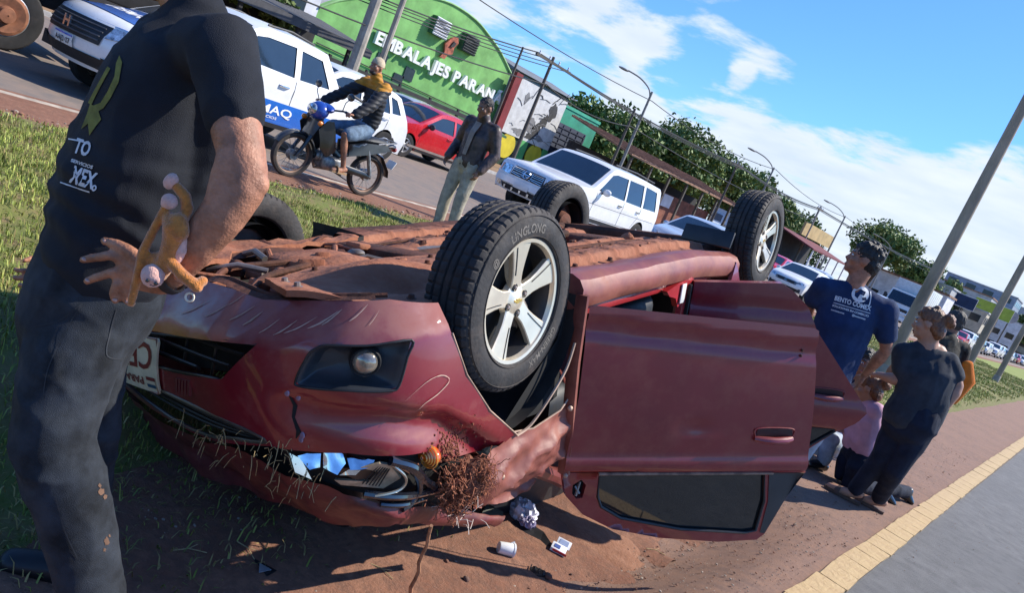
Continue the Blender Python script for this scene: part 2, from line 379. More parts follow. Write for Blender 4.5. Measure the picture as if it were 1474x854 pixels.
struct('far_kerb', MB().add(box((-21.75, 400, .055), (.14, 900, .13))), M('kerb_concrete', (.42, .40, .37), rough=.9))
def vz(x, y):                    # height of the verge between the carriageways
    e = sst(-7.95, -7.2, x) * sst(-1.7, -2.6, x); h = .02 + .07 * fb((x * .7, y * .5, 0)) + .03 * fb((x * 3, y * 3, 2))
    near = sst(4.2, 7.5, y) if x > -5.2 + max(0, (2.5 - y)) * .5 else 1.
    d = max(0., 1 - math.hypot((x + 2.4) / 2.0, (y - 2.5) / 3.2)); k = sst(0, .35, 1 - 1.0 * sst(0, .5, d))
    return e * (max(0, h + .07) * (.25 + .75 * k)) * (.35 + .65 * near) - .012 * (1 - e) + drop(x, y)
sheet('verge', -8.0, -1.62, -6, 60, .012, G_VERGE, 110, 420, .10, vz)
sheet('verge_distant', -7.9, -1.66, 59.9, 900, .03, G_FARG, 4, 60, .12)
# red earth torn open around the car and on the shoulder
def dirtpatch():
    c = [(-1.30, -3), (-1.15, .5), (-1.10, 2.2), (-1.20, 4.0), (-1.45, 6.0), (-1.75, 8.5), (-2.1, 9.5), (-2.6, 7.5), (-3.0, 5.6), (-3.1, 3.6), (-3.05, 2.9), (-2.95, 2.1), (-2.6, 1.4), (-2.15, .7), (-1.95, 0), (-2.1, -3)]
    c = [(p.x, p.y) for p in smooth_curve([(a, b, 0) for a, b in c], 4, closed=True)]
    return panel(c, lambda x, y: (x, y, .012 + drop(x, y) + max(.010, vz(x, y) - drop(x, y) + .014) + .010 * fb((x * 6, y * 6, 3)) - .05 * sst(.30 + .25 * fb((x * 2.5, y * 2.5, 1)), 0., min(math.hypot(x - a, y - b) for a, b in c))), (), .12)
struct('dirt_patch', MB().add(dirtpatch()), G_DIRT, 60)
def mound(): # loose sand heap beside the window frame of the open door
    ctr = gpd(850, 770)
    return grid(26, 26, lambda u, w: (ctr.x - .45 + .9 * u, ctr.y - .40 + .8 * w, drop(ctr.x - .45 + .9 * u, ctr.y - .40 + .8 * w) - .03 + .062 * max(0, 1 - ((u - .5) ** 2 + (w - .5) ** 2) * 3.9) * (1 + .35 * fb((u * 6, w * 6, 0)))))
struct('sand_heap', MB().add(mound()), gmat('sand_loose', [(.265, .130, .078), (.22, .10, .06), (.30, .155, .098)], [4., 20.], bump=.6, bs=60), 60)
# white edge line of the far carriageway, yellow rumble strip of the near one
WL = M('road_paint_worn_white', (.50, .42, .33), rough=.8, var=.35, vs=3, dust=.35)
struct('white_edge_line', MB().add(box((-9.05, 200, .006), (.13, 460, .006))), WL)
for k in range(14): struct('lane_mark', MB().add(box((-13.6, 2 + k * 8, .006), (.13, 3, .006))), WL)
YL = M('rumble_strip_yellow', (.47, .335, .165), rough=.8, var=.30, vs=9, bump=.5, bs=60, dust=.28, dustcol=(.36, .22, .12), ds=8, col2=(.40, .27, .13))
strip = thing('rumble_strip', 'yellow ribbed edge strip between the red shoulder and the grey asphalt', 'road marking', (-.583, 0, 0))
struct('strip_gap', MB().add(box((0, 200, .003), (.158, 440, .012))), M('strip_joint', (.12, .085, .055), rough=.9), None).parent = strip
y = 1.6; k = 0
rs = random.Random(3); meshes = []
for q in range(6):
    jx = [rs.uniform(-.004, .004) for _ in range(8)]; pl = [(-.079 + jx[0], -.132 + jx[1]), (.079 + jx[2], -.132 + jx[3]), (.079 + jx[4], .132 + jx[5]), (-.079 + jx[6], .132 + jx[7])]
    mbq = MB().add(panel(pl, lambda u, w: (u, w, .016 + .003 * fb((u * 30, w * 30, q * 3.))), (), .04, .012, (0, 0, -1))); me = bpy.data.meshes.new('strip_block'); me.from_pydata([tuple(p) for p in mbq.v], [], mbq.f); me.materials.append(YL); meshes.append(me)
while y < 38:
    o = link('strip_block', meshes[k % 6], strip); o.location = (rs.uniform(-.004, .004) - .0016 * max(0, y - 6), y, rs.uniform(-.002, .002)); o.rotation_euler = (0, 0, rs.uniform(-.03, .03)); y += .270; k += 1
mb = MB()
for j in range(400): mb.add(box((0, y + j * .5, .008), (.235, .46, .012)))
o = mb.obj('strip_block', YL, strip, None); o['kind'] = 'stuff'
# grass
GRASS = [M('grass_blade', (.215, .265, .040), rough=.55, var=.4, vs=1.6, col2=(.13, .18, .025), spec=.3), M('grass_blade_dry', (.36, .28, .105), rough=.7, var=.3, vs=3, spec=.3), M('grass_blade_light', (.36, .40, .085), rough=.55, var=.35, vs=2, spec=.3)]
def blades(nm, pts, hmin, hmax, wd, lean, seg=2, flat=.3):
    n = len(pts); r = np.random.default_rng(len(nm) + n)
    h = r.uniform(hmin, hmax, n) * r.uniform(.5, 1., n); a = r.uniform(0, 2 * PI, n); ln = r.uniform(lean * .3, lean, n); w = wd * r.uniform(.6, 1.2, n)
    d = np.stack([np.cos(a), np.sin(a)], 1); s = np.stack([-np.sin(a), np.cos(a)], 1); P = np.array(pts)
    V = np.zeros((n, 5, 3))
    V[:, 0, :2] = P[:, :2] - s * w[:, None]; V[:, 1, :2] = P[:, :2] + s * w[:, None]; V[:, 0, 2] = V[:, 1, 2] = P[:, 2] - .01
    mid = P[:, :2] + d * (ln * h * .35)[:, None]; V[:, 2, :2] = mid - s * w[:, None] * .8; V[:, 3, :2] = mid + s * w[:, None] * .8; V[:, 2, 2] = V[:, 3, 2] = P[:, 2] + h * .62
    V[:, 4, :2] = P[:, :2] + d * (ln * h)[:, None]; V[:, 4, 2] = P[:, 2] + h * (1 - .35 * ln)
    me = bpy.data.meshes.new(nm); base = np.arange(n)[:, None] * 5
    q = (base + np.array([0, 1, 3, 2])).ravel(); t = (base + np.array([2, 3, 4])).ravel()
    me.vertices.add(n * 5); me.vertices.foreach_set('co', V.ravel()); me.loops.add(n * 7); idx = np.concatenate([q, t]); me.loops.foreach_set('vertex_index', idx.astype(np.int32))
    me.polygons.add(2 * n); me.polygons.foreach_set('loop_start', np.concatenate([np.arange(n) * 4, n * 4 + np.arange(n) * 3]).astype(np.int32))
    for mm in GRASS: me.materials.append(mm)
    mi = r.choice([0, 0, 0, 1, 2, 2, 2] if flat < .5 else [0, 1, 1, 2], n); me.polygons.foreach_set('material_index', np.concatenate([mi, mi]).astype(np.int32)); me.update(); me.validate()
    o = link(nm, me); o['kind'] = 'stuff'; return o
def scatter(n, x0, x1, y0, y1, dens, zf=lambda x, y: .012 + vz(x, y)):
    out = []; r = random.Random(n)
    while n > 0:
        x = r.uniform(x0, x1); y = r.uniform(y0, y1); n -= 1
        if r.random() < dens(x, y): out.append((x, y, zf(x, y)))
    return out
def d_left(x, y):
    e = sst(-7.75, -7.1, x + .25 * fb((0, y * 1.5, 0))); bare = math.hypot((x + 1.3) / .95, (y - 2.4) / 1.6)
    return e * sst(.85, 1.25, bare) * sst(-2.2, -3.1, x + .3 * fb((x * 2, y * 2, 8))) * max(0, min(1, .62 + 1.1 * fb((x * 1.1, y * 1.1, 4)) + .5 * fb((x * 5, y * 5, 1))))
def d_right(x, y): return sst(-1.85, -2.35, x + .2 * fb((0, y * 1.2, 3))) * sst(-7.9, -7.2, x) * max(0, min(1, .65 + .9 * fb((x * .9, y * .9, 7))))
blades('verge_grass', scatter(190000, -7.8, -1.75, .6, 8.5, d_left), .025, .078, .0030, .9)
blades('verge_grass', scatter(120000, -7.8, -1.9, 8.5, 26, d_right), .04, .10, .0055, .9)
blades('verge_grass', scatter(50000, -7.8, -1.9, 26, 60, d_right), .05, .12, .012, .8)
def d_near(x, y): return .24 * sst(.85, 1.25, math.hypot((x + 1.3) / .95, (y - 2.4) / 1.6)) * sst(-3.3, -2.5, x) * max(0, min(1, .5 + 1.3 * fb((x * 2, y * 2, 5))))
blades('dry_verge_grass', scatter(42000, -3.4, -1.75, .5, 4.5, d_near), .02, .065, .0028, 1.5, flat=.6)
def d_under(x, y): return max(0, min(1, .35 + 1.2 * fb((x * 2, y * 2, 9)))) * sst(-1.55, -2.0, x) * sst(-2.6, -2.0, x + .6)
blades('dry_grass', scatter(5000, -3.4, -1.7, .5, 2.6, lambda x, y: .6 * max(0, min(1, .5 + 1.1 * fb((x * 2, y * 2, 9)))) * sst(-1.62, -1.9, x), lambda x, y: .03 + vz(x, y)), .02, .07, .003, 1.6, flat=.6)
# loose stones and gravel
ST = [M('stone_red', (.24, .11, .065), rough=.9, var=.35, vs=20), M('stone_grey', (.34, .28, .22), rough=.9, var=.3, vs=20), M('stone_dark', (.16, .085, .06), rough=.9, var=.3, vs=20)]
def gravel(nm, n, x0, x1, y0, y1, s0, s1, z, dens=None):
    mb = MB(); r = random.Random(n + 5)
    for _ in range(n):
        x = r.uniform(x0, x1); y = r.uniform(y0, y1)
        if dens and r.random() > dens(x, y): continue
        s = s0 * (s1 / s0) ** (r.random() ** 3); b = ellipsoid((x, y, (z(x, y) if callable(z) else z) + s * .2), (s * r.uniform(.7, 1.3), s * r.uniform(.6, 1.1), s * .6), Matrix.Rotation(r.uniform(0, 6), 3, 'Z'), 5, 3); mb.add(b, r.choice([0, 0, 1, 1, 2]))
    o = mb.obj(nm, ST, None, 20); o['kind'] = 'stuff'
gravel('gravel', 6500, -2.2, -.70, 1.4, 5.5, .002, .009, lambda x, y: .012 + drop(x, y) if x > -1.3 else .014 + vz(x, y) + .012)
gravel('gravel', 1300, -2.0, -.74, 5.5, 12, .003, .009, lambda x, y: .005 + drop(x, y))
gravel('gravel', 3500, -8.2, -7.0, 1.5, 11, .006, .035, lambda x, y: .004 + max(0, vz(x, y)), lambda x, y: .5 + fb((x * 2, y * 2, 0)))
gravel('gravel', 900, -.5, 2.5, 2.5, 9, .002, .006, .001)
# ================================================================ OVERTURNED CAR
_SX=[];_SY=[];_SS=[]
def _init():
    n=160
    for i in range(n+1):
        t=i/n; t=1-(1-t)**2
        _SX.append(.45+.43*(max(0,1-t**3.2))**.4545); _SY.append(.845*t)
    for i in range(1,61): _SX.append(.45-.0135*i); _SY.append(.845)
    a=0;_SS.append(0)
    for i in range(1,len(_SX)):
        a+=math.hypot(_SX[i]-_SX[i-1],_SY[i]-_SY[i-1]);_SS.append(a)
_init()
def itp(x,xs,ys):
    if x<=xs[0]: return ys[0]
    if x>=xs[-1]: return ys[-1]
    lo=0;hi=len(xs)-1
    while hi-lo>1:
        m=(lo+hi)//2
        if xs[m]<=x: lo=m
        else: hi=m
    return ys[lo]+(ys[hi]-ys[lo])*(x-xs[lo])/(xs[hi]-xs[lo])
_ZCs=[0,.37,.546,.747,.947,1.06];_ZCz=[.40,.343,.321,.278,.263,.25]
_DCs=[.5,.62,.886,1.10,1.36,1.6];_DCz=[.46,.452,.476,.535,.70,.86]
def sst(a,b,x):
    t=max(0,min(1,(x-a)/(b-a)));return t*t*(3-2*t)
def bsurf(s,z,off=0.):
    a=abs(s);x=itp(a,_SS,_SX);y=itp(a,_SS,_SY);k=-.07*((z-.42)/.28)**2 if z<1.0 else -.30
    nx=max(0,min(1,(x-.45)/.43)); x+=k*nx; y+=k*(1-nx)*.4
    zc=itp(a,_ZCs,_ZCz); push=off
    if z<zc: push+=.62*(zc-z)
    if s<-.45:
        w=sst(.5,.66,a); dz=z-itp(a,_DCs,_DCz); push+=w*(.042*sst(-.02,.03,dz)-.030*sst(.05,.13,dz))
    ix,iy=.12-x,-y*.9; l=math.hypot(ix,iy); x+=ix/l*push; y+=iy/l*push
    return (x, math.copysign(y,s) if s else y*0, z)
CAR_M = Matrix(((0.11015, -0.97961, 0.16805), (-0.97453, -0.07322, 0.21195), (-0.19532, -0.18712, -0.96272))).to_4x4()
CAR_M.translation = Vector((-2.3391, 2.0040, 1.1011))
CAR_I = CAR_M.inverted()
def cpl(px, py, n, d):           # photo pixel -> point of a plane n.l = d in the car's own frame
    o = CAR_I @ CPOS; r = CAR_I.to_3x3() @ ray(px, py); n = Vector(n); return o + r * ((d - n.dot(o)) / n.dot(r))
def build_car():
    root = thing('overturned_car', 'maroon hatchback lying upside down on its roof with both right doors hanging open', 'car', mat=CAR_M)
    PAINT = M('car_paint_maroon', (.205, .008, .020), rough=.30, coat=.85, var=.10, vs=3, dust=.40, dustcol=(.30, .115, .10), ds=9, up=1.7)
    PAINT2 = M('car_paint_dusty', (.150, .018, .026), rough=.42, coat=.35, up=.6, var=.15, vs=4, dust=.50, dustcol=(.22, .072, .042), ds=3.5, bump=.06, bs=12)
    DOORP = M('door_paint', (.205, .013, .022), rough=.36, coat=.55, var=.08, vs=2.5, dust=.46, dustcol=(.28, .080, .060), ds=7, up=.7)
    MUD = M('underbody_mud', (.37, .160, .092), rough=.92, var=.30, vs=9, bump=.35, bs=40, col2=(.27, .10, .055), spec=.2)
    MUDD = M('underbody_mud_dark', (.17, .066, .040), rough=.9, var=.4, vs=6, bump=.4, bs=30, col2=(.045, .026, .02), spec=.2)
    BLK = M('black_plastic', (.016, .017, .019), rough=.5, var=.3, vs=12, dust=.22, dustcol=(.10, .05, .035), ds=7)
    BEZ = M('fog_bezel_plastic', (.030, .034, .040), rough=.42, var=.2, vs=9, dust=.15, dustcol=(.09, .06, .045), ds=6)
    DARK = M('dark_void', (.006, .006, .006), rough=.9, var=.1)
    RUB = M('tyre_rubber', (.020, .020, .021), rough=.78, var=.25, vs=9, dust=.45, dustcol=(.105, .075, .055), ds=7, bump=.15, bs=70, up=.35)
    RUBT = M('tyre_lettering', (.15, .135, .115), rough=.8, var=.2)
    ALLOY = M('machined_alloy', (.84, .73, .55), rough=.36, metal=.65, var=.10, vs=6, dust=.14, dustcol=(.5, .38, .25), ds=9)
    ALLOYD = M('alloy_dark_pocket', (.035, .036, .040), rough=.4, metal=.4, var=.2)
    STEEL = M('dusty_steel', (.30, .26, .23), rough=.5, metal=.6, var=.3, dust=.4)
    GLASSK = M('door_glass_dark', (.012, .016, .018), rough=.04, spec=.8, var=.1, rvar=0., dust=.06, dustcol=(.08, .06, .05), ds=3)
    CHROME = M('reflector_chrome', (.85, .88, .92), rough=.08, metal=1., var=.05)
    RED = M('inner_red_paint', (.42, .018, .022), rough=.4, coat=.4, var=.15)
    UNDER = {'floor_pan', 'crossmember', 'engine_undertray', 'engine_bay', 'engine_sump', 'gearbox', 'engine_bracket', 'engine_hose', 'engine_pulley', 'engine_clod', 'control_arm', 'drive_shaft', 'steering_arm', 'rear_spring', 'trailing_arm', 'rear_axle_beam', 'fuel_tank', 'exhaust_pipe', 'exhaust_muffler', 'mud_clod', 'mud_crumb', 'boot_floor', 'hub_carrier', 'brake_pipe', 'floor_bolt', 'heat_shield', 'sill', 'left_side', 'side_window'}
    def twist(p):                # the wrecked shell is racked: its far side sits lower
        x, y, z = p; return (x, y, z + .085 * max(0, y + .55) + .07 * sst(-1.5, -2.6, x))
    def part(nm, mb, mat, par=root, ang=35): return mb.obj(nm, mat, par, ang, xf=twist if nm in UNDER else None)
    # ---------------- front bumper
    low = [(.30, .31), (.10, .33), (.075, .326), (-.128, .242), (-.28, .232), (-.428, .230), (-.68, .188), (-.86, .170), (-1.064, .186)]
    arch = [(-1.10, .272), (-1.184, .422), (-1.346, .590), (-1.568, .752)]
    bot = [(-1.44, .80), (-1.208, .735), (-1.05, .66), (-.896, .640), (-.764, .628), (-.60, .645), (-.50, .655), (-.146, .775), (.0, .80), (.2, .80), (.6, .76), (1.06, .70), (1.45, .74)]
    leftarch = [(1.346, .590), (1.184, .422), (1.10, .272), (1.06, .19), (.86, .18), (.6, .21)]
    outline = low + arch + bot + leftarch
    gr = [(.17, .450), (-.476, .334), (-.352, .472), (-.30, .485), (-.03, .537), (.15, .55), (.45, .48), (.52, .36)]
    fog = [(-.640, .335), (-.656, .312), (-.692, .294), (-.80, .285), (-.934, .270), (-.926, .32), (-.908, .404), (-.878, .418), (-.764, .418), (-.632, .424), (-.614, .408)]
    fogL = [(-a, b) for a, b in fog][::-1]
    slot = [(.60, .64), (.30, .655), (-.206, .628), (-.36, .622), (-.498, .640), (-.30, .70), (-.146, .755), (.1, .78), (.45, .72)]
    v, f = panel(outline, lambda a, b: bsurf(a, b), [gr, fog, fogL, slot], .028)
    def rough_(p):
        n = fb(p, 3.0, 2) * .006 + fb(p, 9, 2) * .0010
        return (p[0] + n, p[1], p[2])
    mb = MB().add(([rough_(p) for p in v], f)); bumper = part('front_bumper', mb, PAINT, ang=60)
    # lip underside: turned edge back under the engine
    lipc = smooth_curve([(a, b, 0) for a, b in low], 4)
    lp = [Vector(bsurf(p.x, p.y)) for p in lipc][:-5]
    mb = MB(); n = len(lp)
    vv = lp + [p + Vector((-.05 if abs(p.y) < .7 else -.02, -.03 * (1 if p.y > 0 else -1), -.008)) for p in lp]
    mb.add((vv, [(i, i + 1, n + i + 1, n + i) for i in range(n - 1)])); mb.add(tube([p + Vector((-.045, 0, -.006)) for p in lp], .008, 6)); part('lip_flange', mb, MUDD)
    def bez(lo, off, r, closed=True):
        c = smooth_curve([(a, b, 0) for a, b in lo], 4, closed=True); return tube([bsurf(p.x, p.y, off) for p in c], r, 6, closed=True)
    # fog lamp recess: rim, tapering scoop, lamp
    def foglamp(sg):
        F_ = [(a * sg, b) for a, b in fog]
        c = smooth_curve([(a, b, 0) for a, b in F_], 5, closed=True); k = len(c); cs, cz = .79 * -sg, .345
        mb = MB(); v = []; f = []
        for r, (q, dp) in enumerate(((1.0, -.003), (.93, .002), (.86, .022), (.60, .05), (.2, .06))):
            for p in c: v.append(bsurf(cs * (1 - q) + p.x * q - (0.0 if r < 3 else -.02 * sg), cz * (1 - q) + p.y * q, dp))
        for r in range(4):
            for i in range(k): f.append((r * k + i, r * k + (i + 1) % k, (r + 1) * k + (i + 1) % k, (r + 1) * k + i))
        f.append(tuple(4 * k + i for i in range(k))); mb.add((v, f)); z = part('fog_lamp_bezel', mb, BEZ, ang=50)
        ce = Vector(bsurf(-.806 * sg if sg > 0 else .806, .338, .014)); nx = (Vector(bsurf(-.806 * sg, .338, -.1)) - Vector(bsurf(-.806 * sg, .338, 0))).normalized()
        q = nx.to_track_quat('Z', 'Y').to_matrix()
        lens = lathe([(.001, .020), (.014, .0185), (.026, .014), (.033, .006), (.036, -.002)], 28, 'z'); rim = lathe([(.036, -.002), (.042, .004), (.045, -.004), (.046, -.03)], 28, 'z')
        o = MB().add(([q @ p + ce for p in lens[0]], lens[1])).obj('fog_lamp', M('fog_glass', (.42, .36, .28), rough=.08, metal=.55, var=.45, vs=22, coat=1), z, 60)
        MB().add(([q @ p + ce for p in rim[0]], rim[1])).obj('lamp_ring', BLK, z, 60)
        MB().add(bez(F_, -.002, .004)).obj('bezel_edge', BLK, z, 60)
    foglamp(1); foglamp(-1)
    # grille openings: dark backing, bars
    mb = MB().add(panel([(a * 1.02, b) for a, b in gr], lambda a, b: bsurf(a, b, .07), (), .05)); g = part('lower_grille', mb, DARK)
    MB().add(bez(gr, .004, .006)).obj('grille_edge', BLK, g, 60)
    for (a0, b0, a1, b1) in ((.46, .42, -.42, .39), (.40, .47, -.36, .44), (.30, .52, -.2, .49)):
        MB().add(tube([bsurf(a0 + (a1 - a0) * t / 12, b0 + (b1 - b0) * t / 12, .03) for t in range(13)], .0055, 6, ry=.012)).obj('grille_bar', BLK, g)
    for a in (-.28, -.13, .0, .2, .36):
        MB().add(tube([bsurf(a - .01, .40 - abs(a) * .05 + .005, .035), bsurf(a + .02, .50, .035)], .005, 6)).obj('grille_rib', BLK, g)
    mb = MB().add(panel(slot, lambda a, b: bsurf(a, b, .06), (), .05)); g = part('upper_grille', mb, DARK)
    MB().add(bez(slot, .002, .007)).obj('grille_edge', M('grille_dull_trim', (.10, .085, .075), rough=.4, metal=.4, dust=.3), g, 60)
    for k in range(3):
        t0 = .25 + k * .25
        MB().add(tube([bsurf(.55 - 1.02 * t / 12, .648 - .01 * t / 12 + t0 * (.10 * math.sin(PI * (t + 1) / 14)), .02) for t in range(13)], .004, 6, ry=.010)).obj('grille_bar', BLK, g)
    # number plate, upside down with the car
    PL = M('plate_cream', (.68, .61, .44), rough=.45, var=.12, vs=14, dust=.22, ds=6)
    def pf(u, w, off=-.008):     # u from the right edge (0) to the left (1); w from the photo's top (0) to bottom (1)
        return bsurf(-.045 + .075 * w + u * .50, .430 + .225 * w + u * .10, off)
    pm = MB().add(panel([(0.02, 0), (.98, 0), (1, .06), (1, .94), (.98, 1), (.02, 1), (0, .94), (0, .06)], pf, (), .06, .006, (-1, 0, 0))); pl = part('number_plate', pm, PL)
    INK = M('plate_ink', (.20, .035, .03), rough=.5, var=.1); INKB = M('plate_ink_blue', (.03, .09, .16), rough=.5)
    def ptext(s, u0, w0, size, wd):
        v, f = text_mesh(s, 1, 0, .015); tw = text_w(v); x0 = min(p[0] for p in v)
        return [pf(u0 + (p[0] - x0) / tw * wd, w0 - p[1] * size, -.0095) for p in v], f
    MB().add(ptext('CEH 480', .05, .62, -.0 + .78 * -1 * -1, .9)).obj('plate_number', INK, pl, None) if False else None
    def ptextr(s, u0, w0, size, wd):   # rotated half a turn: first letter at the right edge, tops pointing down
        v, f = text_mesh(s, 1, 0, .015); tw = text_w(v); x0 = min(p[0] for p in v)
        return [pf(u0 + (p[0] - x0) / tw * wd, w0 + p[1] * size, -.0105) for p in v], [q for q in f]
    MB().add(ptextr('CEH', .06, .10, .66, .48)).obj('plate_number', INK, pl, None)
    MB().add(ptextr('PARAGUAY', .20, .73, .22, .60)).obj('plate_country', INK, pl, None)
    for k, cc in enumerate((INK, PL, INKB)):
        MB().add(panel([(.03, .70 + k * .07), (.15, .70 + k * .07), (.15, .765 + k * .07), (.03, .765 + k * .07)], lambda u, w: pf(u, w, -.0105), (), .05)).obj('plate_flag_stripe', cc, pl, None)
    MB().add(tube([pf(u, w, -.010) for u, w in ((.02, .01), (.98, .01), (.99, .99), (.02, .99))], .0035, 6, closed=True)).obj('plate_rim', M('plate_rim', (.35, .2, .16), rough=.5), pl)
    mb = MB()
    for k in range(5): mb.add(box(Vector(bsurf(-.105 - .018 * k, .625 - .004 * k - .05, -.002)), (.01, .009, .05)))
    part('plate_bracket', mb, PAINT2)
    # scratches, cracks (worn through to primer)
    SCR = M('scratch_primer', (.55, .36, .27), rough=.7, var=.2)
    mb = MB()
    def scr(p, w=.003):
        q = smooth_curve([(a, b, 0) for a, b in p], 5); k = len(q); v = []
        for i, c_ in enumerate(q):
            ww = w * math.sin(PI * (i + .6) / (k + .2)) * random.uniform(.6, 1.2); v += [rough_(bsurf(c_.x, c_.y - ww, -.0035)), rough_(bsurf(c_.x, c_.y + ww, -.0035))]
        mb.add((v, [(2 * i, 2 * i + 1, 2 * i + 3, 2 * i + 2) for i in range(k - 1)]))
    for a, b, l in ((-.47, .305, .05), (-.52, .30, .06), (-.55, .29, .09), (-.62, .265, .08), (-.66, .25, .05), (-.40, .30, .05), (-.34, .30, .07), (-.22, .32, .08), (-.1, .34, .1), (-.74, .23, .05), (-.8, .235, .03), (-.30, .27, .05)):
        scr([(a, b), (a - l * .45, b - .012 - l * .1), (a - l, b - .03 - l * .3)], random.uniform(.0018, .004))
    scr([(-.93, .455), (-1.0, .405), (-1.06, .395), (-1.10, .42), (-1.06, .45), (-1.0, .475), (-.97, .505)], .0022)
    part('bumper_scratches', mb, SCR, ang=None)
    mb = MB(); cr = [(-.592, .47), (-.606, .50), (-.600, .535), (-.616, .575), (-.604, .60)]
    v = []
    for i, (a, b) in enumerate(cr): w = (.003, .007, .005, .008, .002)[i]; v += [bsurf(a - w, b, -.004), bsurf(a + w, b, -.004)]
    mb.add((v, [(2 * i, 2 * i + 1, 2 * i + 3, 2 * i + 2) for i in range(4)])); part('bumper_crack', mb, DARK, ang=None)
    mb = MB()
    for (a, b) in ((-.585, .455), (-.615, .47), (-.625, .585), (-.618, .6)): mb.add(ellipsoid(bsurf(a, b, -.002), (.004, .012, .012), None, 7, 5))
    part('chipped_paint', mb, M('paint_chip', (.36, .24, .33), rough=.4, var=.3))
    # ---------------- crushed bonnet edge on the ground and headlamp remains
    hb = [(.82, 1.08), (.39, 1.082), (.142, 1.09), (-.116, 1.045), (-.38, 1.005), (-.64, .97), (-.902, .922), (-1.12, .98), (-1.328, 1.075), (-1.652, 1.21)]
    ht = [(.82, .86), (.39, .87), (.142, .86), (-.10, .80), (-.33, .745), (-.59, .768), (-.788, .805), (-1.118, .905), (-1.40, 1.04), (-1.70, 1.185)]
    A = smooth_curve([(a, b, 0) for a, b in hb], 5); B = smooth_curve([(a, b, 0) for a, b in ht], 5)
    def hoodf(u, w):
        i = u * (len(A) - 1); k = min(int(i), len(A) - 2); t = i - k; a = A[k].lerp(A[k + 1], t); b = B[k].lerp(B[k + 1], t); c_ = b.lerp(a, w)
        p = bsurf(c_.x, min(c_.y, .99), -.012 * math.sin(PI * w)); z = c_.y
        return rough_((p[0] - .02 * fb((c_.x * 5, w * 2, 0)), p[1], z + .012 * fb((c_.x * 6, w, 3))))
    part('bonnet_edge', MB().add(grid(90, 10, hoodf)), M('bonnet_scraped_paint', (.13, .018, .020), rough=.5, coat=.2, var=.3, vs=7, dust=.5, dustcol=(.24, .085, .045), ds=6, bump=.15, bs=20), ang=60)
    mb = MB().add(grid(12, 12, lambda u, w: rough_((.22 - .60 * w, -.45 + 1.0 * u, 1.10 - .03 * w + .08 * math.sin(PI * u) * 0 + .02 * fb((u * 4, w * 4, 1)))))); part('bonnet', mb, PAINT2, ang=60)
    def blockf(u, w):
        i = u * (len(A) - 1); k = min(int(i), len(A) - 2); c_ = A[k].lerp(A[k + 1], i - k); p = Vector(bsurf(c_.x, .99, .34 + .10 * w)); return (p.x, p.y, min(c_.y, 1.0) - .06 + .34 * w)
    part('sun_block_sheet', MB().add(grid(60, 5, blockf)), BLK, ang=60)  # added black sheet set back under the nose, stops sunlight passing below the car
    for sg in (-1,): part('roofline_sheet', MB().add(grid(20, 5, lambda u, w: (-.30 - 1.9 * u, -.42 + .06 * u + .04 * w, 1.0 + .36 * sst(0, .35, u) - .06 + .36 * w))), BLK, ang=60)  # another added black sheet along the roof line, only there to block sun
    mb = MB(); rj = random.Random(5)
    for k in range(300):
        s_ = rj.gauss(-1.19, .06); z_ = rj.gauss(.69, .035) - .05 * (s_ + 1.17)
        r_ = rj.uniform(.0015, .005); mb.add(ellipsoid(bsurf(s_, min(z_, .74 - .25 * (s_ + 1.2)), -.002), (r_, r_, r_ * 1.3), None, 5, 3))
    o = part('mud_splash', mb, M('mud_splash_red', (.25, .075, .035), rough=.95, var=.4, vs=60)); o['kind'] = 'stuff'
    # headlamp shell: dark cavity behind the bumper
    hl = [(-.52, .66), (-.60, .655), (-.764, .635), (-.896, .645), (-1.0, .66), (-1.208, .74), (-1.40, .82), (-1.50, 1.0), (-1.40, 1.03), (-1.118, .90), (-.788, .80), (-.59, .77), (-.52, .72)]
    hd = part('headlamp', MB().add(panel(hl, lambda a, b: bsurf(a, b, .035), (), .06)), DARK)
    def piece(pts, off, mat, nm, th=.008):
        v = [Vector(bsurf(a, b, off + d)) for (a, b, d) in pts]; k = len(v); w = [p + Vector((-.012, .008, 0)) for p in v]
        MB().add((v + w, [tuple(range(k))] + [(i, k + i, k + (i + 1) % k, (i + 1) % k) for i in range(k)])).obj(nm, mat, hd, 20)
    def shardp(pts, mt, k, sl=.9, sd=0.):
        o = MB().add(panel(pts, lambda a, b: bsurf(a, b, .03 - (b - .645) * sl + .008 * fb((a * 14, b * 14, sd), 1, 2)), (), .012)); o.obj('lens_shard', mt, hd, 12)
        return o
    LC = M('lamp_lens_chrome', (.82, .86, .90), rough=.06, metal=1., var=.12, vs=30)
    shardp([(-.59, .672), (-.64, .655), (-.672, .651), (-.665, .69), (-.63, .70)], LC, 1, .9, 1.); shardp([(-.68, .651), (-.745, .646), (-.752, .672), (-.72, .705), (-.675, .692)], LC, 1, .75, 2.); shardp([(-.755, .647), (-.85, .660), (-.835, .676), (-.765, .685)], LC, 1, 1.05, 3.); shardp([(-.725, .708), (-.76, .69), (-.80, .688), (-.78, .705)], LC, 1, .6, 4.)
    if False: piece([(a, b, .03 - (b - .645) * .9) for a, b in ((-.59, .672), (-.66, .652), (-.76, .646), (-.85, .660), (-.84, .685), (-.72, .712), (-.63, .705))], -.005, M('lamp_lens_chrome', (.82, .86, .90), rough=.06, metal=1., var=.12, vs=30), 'lens_shard')
    piece([(a, b, .03 - (b - .66) * .8) for a, b in ((-.56, .672), (-.60, .68), (-.63, .73), (-.575, .72))], -.008, CHROME, 'lens_shard')
    piece([(-.80, .675, .0), (-.86, .66, 0), (-.90, .67, .0), (-.95, .735, .012), (-.88, .77, .02), (-.72, .758, .012), (-.70, .74, .01), (-.82, .735, .012), (-.86, .70, .012)], -.006, M('reflector_beige', (.55, .44, .30), rough=.3, metal=.3, var=.3, vs=20), 'reflector')
